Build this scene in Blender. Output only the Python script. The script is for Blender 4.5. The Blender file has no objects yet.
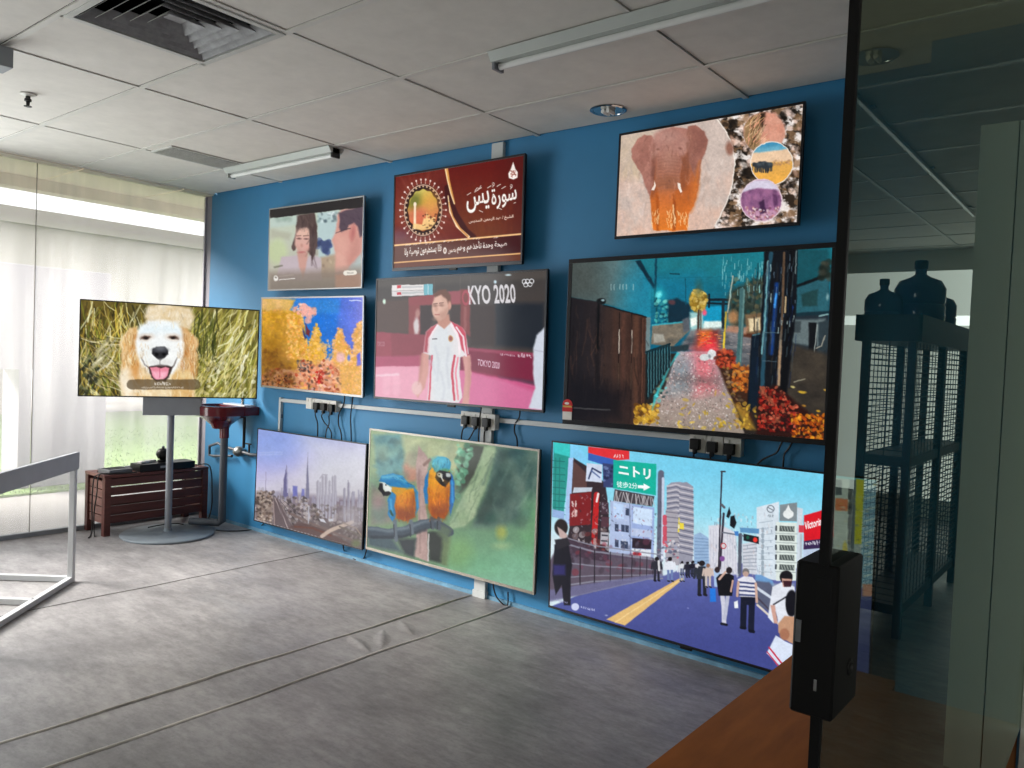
import bpy, bmesh, math, random
import numpy as np
from mathutils import Vector, Matrix

# ------------------------------------------------------------------ camera survey
F_PIX = 786.19
def _unit(v): return v / np.linalg.norm(v)
_a = np.array([-469 - 512, 318 - 384, F_PIX]); _b = np.array([1142 - 512, 385 - 384, F_PIX])
_X = -_unit(_a); _Y = _unit(_b - _X * (_b @ _X)); _Z = np.cross(_X, _Y)
AXES = np.array([_X, _Y, _Z])      # world X, Y, Z rows in camera axes (x right, y down, z forward)
CAM = np.array([0.0, -3.45, 1.385])
def ray(px, py): return AXES @ np.array([px - 512.0, py - 384.0, F_PIX])
def on_y(px, py, y=0.0):
    r = ray(px, py); return CAM + r * (y - CAM[1]) / r[1]
def on_z(px, py, z=0.0):
    r = ray(px, py); return CAM + r * (z - CAM[2]) / r[2]
def on_x(px, py, x):
    r = ray(px, py); return CAM + r * (x - CAM[0]) / r[0]
def project(P):
    c = AXES.T @ (np.array(P) - CAM); return np.array([512 + F_PIX * c[0] / c[2], 384 + F_PIX * c[1] / c[2]])

# ------------------------------------------------------------------ painter for what the screens show
def homography(src, dst):
    A = []
    for (x, y), (u, v) in zip(src, dst):
        A.append([x, y, 1, 0, 0, 0, -u * x, -u * y, -u]); A.append([0, 0, 0, x, y, 1, -v * x, -v * y, -v])
    return np.linalg.svd(np.array(A, float))[2][-1].reshape(3, 3)

_rng = np.random.RandomState(5)
_TAB = _rng.rand(256, 256)
def vnoise(x, y, seed=0):
    x = x + seed * 37.3; y = y + seed * 91.7
    xi = np.floor(x).astype(int); yi = np.floor(y).astype(int)
    fx = x - xi; fy = y - yi; fx = fx * fx * (3 - 2 * fx); fy = fy * fy * (3 - 2 * fy)
    g = lambda i, j: _TAB[(yi + j) & 255, (xi + i) & 255]
    return (g(0, 0) * (1 - fx) + g(1, 0) * fx) * (1 - fy) + (g(0, 1) * (1 - fx) + g(1, 1) * fx) * fy
def fbm(x, y, seed=0, octv=4):
    s = 0; a = .5; t = 0
    for k in range(octv):
        s = s + a * vnoise(x * 2 ** k, y * 2 ** k, seed + k); t += a; a *= .55
    return s / t

class Canvas:
    def __init__(s, quad, dens=1.7, warp=0.0, grain=.1):
        s.warp = warp; s.grain = grain
        q = np.array(quad, float)
        wpx = max(np.linalg.norm(q[1] - q[0]), np.linalg.norm(q[2] - q[3])); hpx = max(np.linalg.norm(q[3] - q[0]), np.linalg.norm(q[2] - q[1]))
        s.W = int(wpx * dens); s.H = int(hpx * dens)
        Hm = homography([(0, 0), (1, 0), (1, 1), (0, 1)], q)
        u, v = np.meshgrid(np.linspace(0, 1, s.W), np.linspace(0, 1, s.H))
        w = Hm[2, 0] * u + Hm[2, 1] * v + Hm[2, 2]
        s.X = (Hm[0, 0] * u + Hm[0, 1] * v + Hm[0, 2]) / w; s.Y = (Hm[1, 0] * u + Hm[1, 1] * v + Hm[1, 2]) / w
        s.X0 = s.X; s.Y0 = s.Y
        if warp: s.X, s.Y = s.X + warp * 3 * (fbm(s.X0 / 5, s.Y0 / 5, 3) - .5), s.Y + warp * 3 * (fbm(s.X0 / 5, s.Y0 / 5, 9) - .5)
        s.Hi = np.linalg.inv(Hm)
        s.a = np.zeros((s.H, s.W, 3)); s.view(0, 0, 1)
    def view(s, x0, y0, k):
        s.k = k; s.x0 = x0; s.y0 = y0; s.cx = (s.X - x0) * k; s.cy = (s.Y - y0) * k
    def finish(s):
        g = s.grain; f = 1 + g * 1.6 * (fbm(s.X0 / 1.6, s.Y0 / 1.6, 2, 3) - .5) + g * 1.4 * (fbm(s.X0 / 7, s.Y0 / 7, 6) - .5)
        s.a = np.clip(s.a * f[..., None] + 14 * g * (fbm(s.X0 / 3, s.Y0 / 3, 12) - .5)[..., None], 0, 255)
    def _box(s, x0, y0, x1, y1, pad):
        pad = pad + s.warp * 1.6 * s.k
        pts = np.array([(x, y) for x in (x0 - pad, x1 + pad) for y in (y0 - pad, y1 + pad)]) / s.k + [s.x0, s.y0]
        h = s.Hi @ np.vstack([pts.T, np.ones(4)]); u = h[0] / h[2] * (s.W - 1); v = h[1] / h[2] * (s.H - 1)
        a, b = max(0, int(u.min()) - 1), min(s.W, int(u.max()) + 3); c, d = max(0, int(v.min()) - 1), min(s.H, int(v.max()) + 3)
        return (slice(c, max(d, c)), slice(a, max(b, a)))
    def _put(s, sl, al, col):
        if al.size == 0: return
        if callable(col): col = col(s.cx[sl], s.cy[sl])
        col = np.asarray(col, float)
        s.a[sl] = s.a[sl] * (1 - al[..., None]) + col * al[..., None]
    def fill(s, col): s._put((slice(0, s.H), slice(0, s.W)), np.ones((s.H, s.W)), col)
    def poly(s, pts, col, soft=.8, alpha=1.0, tex=None):
        p = np.array(pts, float); sf = soft * s.k
        sl = s._box(p[:, 0].min(), p[:, 1].min(), p[:, 0].max(), p[:, 1].max(), sf)
        x = s.cx[sl]; y = s.cy[sl]
        if x.size == 0: return
        d = np.full(x.shape, 1e9); ins = np.zeros(x.shape, bool)
        for i in range(len(p)):
            ax, ay = p[i]; bx, by = p[(i + 1) % len(p)]
            ex, ey = bx - ax, by - ay; L = ex * ex + ey * ey + 1e-12
            t = np.clip(((x - ax) * ex + (y - ay) * ey) / L, 0, 1)
            d = np.minimum(d, np.hypot(x - ax - t * ex, y - ay - t * ey))
            c = ((ay > y) != (by > y)) & (x < ex * (y - ay) / (ey if abs(ey) > 1e-9 else 1e-9) + ax)
            ins ^= c
        sd = np.where(ins, -d, d)
        al = np.clip(.5 - sd / sf, 0, 1) * alpha
        if tex is not None: al = al * tex(x, y)
        s._put(sl, al, col)
    def ell(s, cx, cy, rx, ry, col, soft=.8, alpha=1.0, rot=0, tex=None):
        m = max(rx, ry); sf = soft * s.k; sl = s._box(cx - m, cy - m, cx + m, cy + m, sf)
        x = s.cx[sl] - cx; y = s.cy[sl] - cy
        if x.size == 0: return
        c, n = math.cos(math.radians(rot)), math.sin(math.radians(rot))
        xr = x * c + y * n; yr = -x * n + y * c
        r = np.sqrt((xr / rx) ** 2 + (yr / ry) ** 2)
        al = np.clip(.5 - (r - 1) * min(rx, ry) / sf, 0, 1) * alpha
        if tex is not None: al = al * tex(s.cx[sl], s.cy[sl])
        s._put(sl, al, col)
    def line(s, pts, w, col, soft=.8, alpha=1.0, w2=None):
        p = np.array(pts, float); sf = soft * s.k; m = max(w, w2 or w)
        sl = s._box(p[:, 0].min(), p[:, 1].min(), p[:, 0].max(), p[:, 1].max(), sf + m)
        x = s.cx[sl]; y = s.cy[sl]
        if x.size == 0: return
        al = np.zeros(x.shape); n = len(p) - 1
        for i in range(n):
            ax, ay = p[i]; bx, by = p[i + 1]; ex, ey = bx - ax, by - ay; L = ex * ex + ey * ey + 1e-12
            t = np.clip(((x - ax) * ex + (y - ay) * ey) / L, 0, 1)
            ww = w if w2 is None else w + (w2 - w) * (i + t) / n
            al = np.maximum(al, np.clip(.5 - (np.hypot(x - ax - t * ex, y - ay - t * ey) - ww / 2) / sf, 0, 1) * np.clip(ww / sf * 1.6, 0, 1))
        s._put(sl, al * alpha, col)
    def ring(s, cx, cy, rx, ry, w, col, soft=.8, alpha=1.0):
        s.line([(cx + rx * math.cos(t * math.pi / 12), cy + ry * math.sin(t * math.pi / 12)) for t in range(25)], w, col, soft, alpha)
    def text(s, body, p0, p1, pt, col, alpha=1.0, bold=0.0):
        """letters of `body` fitted into the parallelogram: p0 lower left, p1 lower right, pt upper left"""
        cu = bpy.data.curves.new('lettering', 'FONT'); cu.body = body; cu.offset = bold; cu.resolution_u = 3
        ob = bpy.data.objects.new('lettering', cu); bpy.context.scene.collection.objects.link(ob)
        dg = bpy.context.evaluated_depsgraph_get(); me = ob.evaluated_get(dg).to_mesh(); me.calc_loop_triangles()
        v = np.array([w.co[:2] for w in me.vertices]); tri = np.array([t.vertices[:] for t in me.loop_triangles])
        bpy.data.objects.remove(ob); bpy.data.curves.remove(cu)
        if len(v) == 0 or len(tri) == 0: return
        v = (v - v.min(0)) / (v.max(0) - v.min(0) + 1e-9)
        p0 = np.array(p0, float); e1 = np.array(p1) - p0; e2 = np.array(pt) - p0
        P = p0 + v[:, :1] * e1 + v[:, 1:] * e2
        sl = s._box(P[:, 0].min(), P[:, 1].min(), P[:, 0].max(), P[:, 1].max(), s.k)
        x = s.cx[sl]; y = s.cy[sl]
        if x.size < 4 or min(x.shape) < 2: return
        gx1 = np.gradient(x, axis=1); gy1 = np.gradient(y, axis=1); gx0 = np.gradient(x, axis=0); gy0 = np.gradient(y, axis=0)
        N = 3; cov = np.zeros(x.shape)
        Q = P / s.k + [s.x0, s.y0]; h = s.Hi @ np.vstack([Q.T, np.ones(len(Q))])
        U = h[0] / h[2] * (s.W - 1) - sl[1].start; V = h[1] / h[2] * (s.H - 1) - sl[0].start
        Hh, Ww = x.shape; big = np.zeros((Hh * N, Ww * N), bool)
        U = (U + .5) * N; V = (V + .5) * N
        for a, b, c in tri:
            x0, x1 = int(max(0, min(U[a], U[b], U[c]))), int(min(Ww * N, max(U[a], U[b], U[c]) + 2))
            y0, y1 = int(max(0, min(V[a], V[b], V[c]))), int(min(Hh * N, max(V[a], V[b], V[c]) + 2))
            if x1 <= x0 or y1 <= y0: continue
            xx = np.arange(x0, x1)[None, :] + .5; yy = np.arange(y0, y1)[:, None] + .5
            e = lambda i, j: (U[j] - U[i]) * (yy - V[i]) - (V[j] - V[i]) * (xx - U[i])
            w0, w1, w2 = e(a, b), e(b, c), e(c, a)
            big[y0:y1, x0:x1] |= ((w0 >= 0) & (w1 >= 0) & (w2 >= 0)) | ((w0 <= 0) & (w1 <= 0) & (w2 <= 0))
        cov = big.reshape(Hh, N, Ww, N).mean((1, 3))
        s._put(sl, np.clip(cov * 1.15, 0, 1) * alpha, col)
    def marks(s, p0, p1, h, col, n, seed=1):
        """lettering too small to read in the photograph: n soft upright marks"""
        R = random.Random(seed)
        for i in range(n):
            t = (i + .5) / n; x = p0[0] + (p1[0] - p0[0]) * t; y = p0[1] + (p1[1] - p0[1]) * t; w = abs(p1[0] - p0[0]) / n * .34
            for _ in range(3):
                q = [(x + R.uniform(-w, w), y - h * R.random()), (x + R.uniform(-w, w), y - h * R.random())]
                s.line(q, max(h * .2, 2), col, .7, .8)
    def strokes(s, n, region, ang, length, width, cols, seed=1, alpha=.8, soft=.6, test=None):
        R = random.Random(seed); x0, y0, x1, y1 = region
        for _ in range(n):
            x = R.uniform(x0, x1); y = R.uniform(y0, y1)
            if test and not test(x, y): continue
            a = math.radians(R.uniform(*ang)); L = R.uniform(*length); b = R.uniform(-.25, .25)
            p = [(x, y), (x + .5 * L * math.cos(a), y + .5 * L * math.sin(a)), (x + L * math.cos(a + b), y + L * math.sin(a + b))]
            c = R.choice(cols); f = R.uniform(.8, 1.2)
            s.line(p, R.uniform(*width), tuple(min(255, k * f) for k in c), soft, alpha * R.uniform(.6, 1))
    def blobs(s, n, region, r, cols, seed=1, alpha=.9, soft=.8, test=None, asp=(.5, 1.0)):
        R = random.Random(seed); x0, y0, x1, y1 = region
        for _ in range(n):
            x = R.uniform(x0, x1); y = R.uniform(y0, y1)
            if test and not test(x, y): continue
            q = R.uniform(*r); c = R.choice(cols); f = R.uniform(.85, 1.15)
            s.ell(x, y, q, q * R.uniform(*asp), tuple(min(255, k * f) for k in c), soft, alpha * R.uniform(.6, 1), R.uniform(0, 180))

def mix(c0, c1, t):
    t = np.clip(t, 0, 1)[..., None]; return np.asarray(c0, float) * (1 - t) + np.asarray(c1, float) * t
def lin(x0, y0, c0, x1, y1, c1):
    dx, dy = x1 - x0, y1 - y0; L = dx * dx + dy * dy
    return lambda x, y: mix(c0, c1, ((x - x0) * dx + (y - y0) * dy) / L)
def ramp(stops, axis):
    """colour stops along a function of (x, y)"""
    ts = [t for t, _ in stops]; cs = np.array([c for _, c in stops], float)
    def f(x, y):
        t = axis(x, y); return np.stack([np.interp(t, ts, cs[:, i]) for i in range(3)], -1)
    return f
def noisy(c0, c1, sx, sy=None, seed=0, gain=1.6, octv=4):
    sy = sy or sx
    return lambda x, y: mix(c0, c1, (fbm(x / sx, y / sy, seed, octv) - .5) * gain + .5)
def patch(sx, sy=None, thr=.5, gain=8, seed=0, octv=4):
    sy = sy or sx
    return lambda x, y: np.clip((fbm(x / sx, y / sy, seed, octv) - thr) * gain + .5, 0, 1)
def inpoly(pts):
    def f(x, y):
        c = False; n = len(pts)
        for i in range(n):
            (ax, ay), (bx, by) = pts[i], pts[(i + 1) % n]
            if (ay > y) != (by > y) and x < (bx - ax) * (y - ay) / (by - ay) + ax: c = not c
        return c
    return f
_FORMS = {'ا': 'ﺍﺍﺎﺎ', 'أ': 'ﺃﺃﺄﺄ', 'ب': 'ﺏﺑﺐﺒ', 'ة': 'ﺓﺓﺔﺔ', 'ت': 'ﺕﺗﺖﺘ', 'ح': 'ﺡﺣﺢﺤ', 'خ': 'ﺥﺧﺦﺨ', 'د': 'ﺩﺩﺪﺪ', 'ذ': 'ﺫﺫﺬﺬ', 'ر': 'ﺭﺭﺮﺮ', 'س': 'ﺱﺳﺲﺴ', 'ش': 'ﺵﺷﺶﺸ',
          'ص': 'ﺹﺻﺺﺼ', 'ط': 'ﻁﻃﻂﻄ', 'ع': 'ﻉﻋﻊﻌ', 'ف': 'ﻑﻓﻒﻔ', 'ك': 'ﻙﻛﻚﻜ', 'ل': 'ﻝﻟﻞﻠ', 'م': 'ﻡﻣﻢﻤ', 'ن': 'ﻥﻧﻦﻨ', 'ه': 'ﻩﻫﻪﻬ', 'و': 'ﻭﻭﻮﻮ', 'ي': 'ﻱﻳﻲﻴ'}
_STOPS = set('اأدذرةو')
def arabic(t):
    """join the letters and put them in drawing order"""
    out = []
    for i, c in enumerate(t):
        if c not in _FORMS: out.append(c); continue
        prv = i > 0 and t[i - 1] in _FORMS and t[i - 1] not in _STOPS
        nxt = i + 1 < len(t) and t[i + 1] in _FORMS and c not in _STOPS
        out.append(_FORMS[c][(2 if prv else 0) + (1 if nxt else 0)])
    return ''.join(reversed(out))
# ------------------------------------------------------------------ the ten pictures, traced on survey coordinates of each screen
QUADS = dict(
    girl=[(269.0, 209.0), (364.1, 195.0), (361.7, 288.5), (267.6, 290.5)], coral=[(260.9, 297.2), (363.9, 295.6), (362.3, 397.8), (260.8, 386.9)],
    surah=[(393.5, 175.8), (525.6, 152.6), (521.4, 264.4), (392.7, 270.8)], badminton=[(375.5, 278.7), (548.2, 268.5), (542.9, 412.9), (373.9, 398.4)],
    city=[(257.4, 428.2), (366.8, 443.7), (361.7, 550.4), (253.6, 520.6)], macaw=[(369.9, 428.4), (539.2, 449.4), (534.4, 595.3), (365.1, 548.8)],
    elephant=[(619, 134), (805.8, 100.6), (798.8, 225.1), (614.4, 239.1)], night=[(568.2, 258.9), (839, 242.2), (827.5, 445), (562.8, 424.7)],
    street=[(552.5, 439.9), (876.9, 479), (871, 701.8), (547.3, 607.1)], dog=[(80.2, 298.8), (260, 309.9), (256.9, 398.8), (77.2, 396.4)])

def pic_girl(c):
    c.view(255, 190, 6.983)
    c.fill(lin(100, 200, (196, 206, 188), 100, 600, (190, 186, 172)))
    c.poly([(95, 185), (300, 170), (290, 240), (95, 262)], (190, 205, 196), 3)
    c.poly([(430, 150), (580, 135), (560, 480), (440, 480)], (186, 206, 206), 3)
    c.blobs(14, (130, 190, 240, 215), (6, 16), [(140, 160, 150)], 2, .5, 3)
    c.poly([(100, 270), (250, 300), (235, 345), (100, 335)], (172, 170, 150), 4, .6)
    c.ell(150, 430, 70, 90, (196, 210, 160), 6, .7)
    c.blobs(30, (430, 150, 570, 215), (6, 18), [(90, 110, 118), (130, 150, 150), (220, 230, 230)], 4, .7, 1.5)
    c.blobs(26, (432, 350, 525, 445), (10, 24), [(66, 82, 128), (84, 100, 140), (52, 66, 108)], 5, .9, 1.2)
    c.ell(487, 400, 34, 44, (62, 76, 118), 2, .8)
    c.poly([(455, 470), (570, 450), (580, 620), (450, 620)], (180, 160, 138), 3)
    c.blobs(10, (460, 480, 550, 580), (6, 14), [(140, 120, 104), (200, 186, 160)], 6, .6, 2)
    # woman: long dark brown hair, lavender blouse
    c.poly([(298, 172), (410, 152), (430, 250), (428, 380), (396, 500), (372, 440), (300, 380), (262, 425), (248, 405), (272, 320), (286, 230)], (86, 68, 66), 1.6)
    c.poly([(280, 350), (275, 420), (255, 425), (250, 395)], (98, 78, 74), 1.5)
    c.poly([(175, 470), (285, 455), (320, 500), (385, 455), (455, 478), (462, 640), (140, 640)], (196, 182, 188), 2)
    c.poly([(290, 440), (365, 440), (352, 540), (330, 620), (300, 540)], (206, 160, 148), 2)
    c.ell(328, 350, 56, 98, (216, 172, 160), 2)
    c.ell(330, 285, 50, 40, (224, 184, 168), 3)
    c.poly([(285, 175), (400, 158), (412, 240), (395, 270), (355, 255), (310, 265), (285, 290)], (92, 74, 72), 2.4, .95)
    c.poly([(376, 250), (425, 250), (430, 390), (395, 495), (378, 420)], (84, 66, 64), 1.6)
    for ex in (300, 352): c.ell(ex, 338, 15, 6, (110, 78, 74), 1.2); c.line([(ex - 18, 318), (ex + 16, 314)], 5, (120, 88, 80), 1)
    c.ell(322, 385, 9, 12, (196, 146, 134), 2); c.ell(318, 436, 26, 8, (190, 112, 112), 1.4)
    c.ell(355, 400, 18, 22, (222, 160, 150), 4, .5)
    # man in profile, from behind
    c.poly([(575, 165), (600, 130), (765, 105), (765, 620), (560, 620), (562, 440), (535, 350), (560, 290)], (214, 158, 146), 2)
    c.poly([(582, 150), (765, 95), (765, 315), (735, 330), (722, 250), (690, 225), (655, 240), (640, 275), (605, 290), (585, 260), (592, 200)], (92, 76, 88), 2)
    c.ell(684, 295, 26, 66, (206, 140, 132), 1.6, 1, 8); c.ell(686, 300, 12, 42, (188, 118, 114), 2, .8, 8)
    c.line([(560, 300), (600, 285), (665, 262)], 5, (70, 60, 66), .8)
    c.poly([(640, 560), (750, 440), (752, 640), (610, 640)], (182, 192, 190), 2.5)
    c.poly([(560, 430), (640, 470), (660, 560), (600, 640), (560, 640)], (220, 172, 158), 4, .7)
    c.poly([(290, 390), (330, 440), (380, 400), (360, 470), (300, 460)], (190, 142, 130), 5, .45); c.strokes(40, (285, 165, 420, 260), (60, 120), (30, 70), (4, 9), [(70, 54, 54), (120, 98, 94), (60, 46, 46)], 7, .4, 1.6, inpoly([(298, 172), (410, 152), (428, 250), (300, 250)])); c.strokes(26, (380, 260, 428, 480), (80, 105), (40, 90), (4, 9), [(66, 50, 50), (116, 92, 88)], 8, .4, 1.6)
    c.poly([(560, 300), (640, 320), (650, 430), (600, 520), (556, 440)], (226, 176, 162), 8, .5); c.poly([(700, 330), (745, 330), (740, 440), (660, 540), (640, 500)], (190, 134, 124), 8, .5); c.strokes(40, (590, 120, 750, 290), (20, 70), (20, 60), (4, 8), [(76, 62, 74), (114, 98, 108), (66, 54, 64)], 9, .4, 1.6, inpoly([(592, 150), (755, 108), (755, 290), (735, 300), (720, 240), (690, 222), (640, 250), (600, 260)]))
    # playback bar
    c.poly([(85, 575), (560, 560), (760, 540), (760, 720), (80, 720)], lin(0, 560, (150, 136, 124), 0, 680, (124, 112, 102)), 8, .8)
    c.poly([(560, 600), (760, 590), (760, 720), (560, 720)], (178, 140, 120), 3, .7)
    c.ell(138, 620, 15, 20, (236, 232, 226), 1); c.ell(138, 615, 7, 7, (150, 140, 134), .8); c.line([(162, 632), (270, 624)], 5, (240, 236, 230), .7)
    c.line([(165, 606), (265, 598)], 4, (190, 180, 168), 1, .6); c.line([(130, 540), (180, 532)], 12, (110, 110, 92), 1.5, .8)
    c.line([(632, 588), (694, 584)], 34, (238, 232, 220), .8); c.line([(644, 588), (684, 585)], 9, (190, 184, 176), .8)
    # letterbox band along the top
    c.poly([(90, 120), (770, 20), (770, 108), (420, 152), (100, 193)], (44, 40, 40), .8)

def pic_coral(c):
    c.view(255, 285, 6.4)
    c.fill(ramp([(0, (34, 120, 206)), (.6, (20, 122, 216)), (.75, (84, 120, 220)), (1, (122, 128, 222))], lambda x, y: (x - 150) / 540))
    c.poly([(250, 85), (540, 78), (540, 175), (330, 185)], (46, 140, 216), 4, .7)
    c.poly([(380, 180), (525, 180), (520, 300), (470, 400), (400, 330)], (14, 116, 214), 5, .8)
    gold = [(222, 170, 48), (236, 186, 70), (200, 146, 34), (232, 164, 82), (184, 132, 24)]
    pink = [(246, 190, 176), (240, 168, 140), (250, 206, 190), (236, 150, 120)]
    big = [(20, 70), (255, 85), (215, 150), (300, 175), (310, 250), (330, 360), (330, 480), (300, 720), (20, 720)]
    c.poly(big, noisy((192, 142, 20), (232, 176, 60), 60, 60, 3), 2)
    c.poly([(20, 70), (250, 75), (215, 165), (20, 165)], noisy((214, 178, 98), (232, 190, 140), 50, 40, 4), 5, .8)
    c.blobs(900, (30, 150, 330, 620), (4, 13), gold, 11, .5, 1.6, inpoly(big)); c.poly([(20, 300), (150, 260), (230, 420), (260, 660), (20, 660)], (150, 104, 20), 18, .4)
    c.blobs(260, (200, 180, 335, 480), (5, 12), [(244, 180, 96), (240, 160, 70), (248, 196, 120)], 12, .8, 1, inpoly(big))
    c.blobs(150, (230, 100, 400, 195), (6, 14), pink, 13, .9, 1, inpoly([(230, 150), (290, 110), (395, 140), (390, 190), (330, 250), (290, 190)]))
    for x, y in [(372, 165), (345, 150), (318, 168), (310, 130), (345, 195), (335, 225)]: c.ell(x, y, 22, 20, (240, 176, 164), 1.4, .85)
    c.poly([(318, 240), (352, 300), (345, 330), (325, 310)], (120, 44, 54), 1.2); c.poly([(300, 270), (330, 330), (318, 350), (300, 300)], (40, 60, 130), 1.4)
    def bush(pts, n, seed, cols):
        f = inpoly(pts); xs = [p[0] for p in pts]; ys = [p[1] for p in pts]
        c.poly(pts, noisy((226, 172, 60), (238, 178, 96), 40, 40, seed), 2.5)
        c.blobs(n, (min(xs) - 12, min(ys) - 12, max(xs) + 12, max(ys) + 12), (5, 12), cols, seed, .85, .8, f)
        R = random.Random(seed)
        for i in range(len(pts)):
            (ax, ay), (bx, by) = pts[i], pts[(i + 1) % len(pts)]
            for k in range(int(math.hypot(bx - ax, by - ay) / 10)):
                t = R.random(); c.ell(ax + (bx - ax) * t + R.uniform(-6, 6), ay + (by - ay) * t + R.uniform(-6, 6), R.uniform(4, 9), R.uniform(4, 8), R.choice(cols), .8, .9)
    ab = [(236, 184, 60), (240, 190, 96), (228, 166, 44), (246, 200, 130)]
    bush([(388, 240), (412, 300), (420, 370), (450, 400), (452, 470), (430, 560), (330, 560), (320, 480), (345, 380), (365, 320)], 260, 21, ab)
    bush([(540, 275), (562, 290), (572, 360), (610, 410), (640, 500), (690, 520), (690, 720), (460, 720), (470, 560), (500, 440), (515, 330)], 380, 22, [(244, 186, 110), (238, 176, 84), (250, 200, 150), (246, 170, 110)])
    bush([(672, 235), (692, 225), (692, 520), (650, 520), (615, 500), (640, 400), (630, 330), (645, 290)], 160, 23, [(244, 186, 130), (248, 200, 150), (240, 174, 100)])
    c.blobs(80, (415, 350, 520, 480), (4, 10), [(240, 190, 150), (180, 160, 140), (236, 180, 110)], 24, .8, .8, inpoly([(420, 370), (520, 340), (500, 480), (440, 480)]))
    c.poly([(655, 455), (680, 430), (684, 520), (656, 525)], (110, 110, 220), 1.5)
    c.ell(605, 470, 10, 20, (100, 130, 210), 1.5); c.ell(548, 470, 30, 36, (236, 190, 196), 3, .9)
    reef = [(20, 600), (100, 540), (250, 560), (300, 480), (380, 520), (470, 470), (540, 560), (560, 730), (20, 730)]
    c.poly(reef, noisy((206, 120, 84), (240, 186, 150), 30, 24, 7), 4)
    c.blobs(420, (20, 470, 560, 720), (5, 14), [(244, 170, 120), (240, 140, 100), (196, 70, 44), (250, 190, 150), (150, 50, 24), (236, 180, 90), (240, 190, 180), (90, 70, 60)], 31, .85, .8, inpoly(reef))
    c.blobs(150, (40, 370, 300, 660), (5, 16), [(122, 74, 14), (150, 96, 20), (96, 54, 14)], 32, .6, 1.4, inpoly([(40, 390), (140, 380), (140, 470), (240, 560), (260, 660), (40, 640)]))
    c.poly([(20, 420), (130, 400), (240, 540), (280, 730), (20, 730)], (96, 58, 14), 16, .45)
    c.blobs(40, (270, 490, 345, 570), (4, 10), [(70, 66, 74), (50, 40, 40), (150, 130, 120)], 33, .8, .7)
    c.blobs(26, (380, 560, 440, 640), (5, 12), [(184, 24, 14), (150, 20, 10), (220, 60, 40)], 34, .9, .7)
    c.blobs(60, (40, 590, 240, 665), (4, 9), [(70, 30, 10), (40, 22, 8), (190, 130, 60)], 35, .7, .7)
    c.poly([(540, 540), (690, 530), (690, 720), (550, 700)], (238, 184, 110), 14, .55)
    c.blobs(50, (400, 95, 690, 300), (2, 4), [(150, 190, 240)], 36, .5, .6)
    c.line([(605, 92), (685, 90)], 6, (230, 240, 250), .6, .9)

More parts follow.
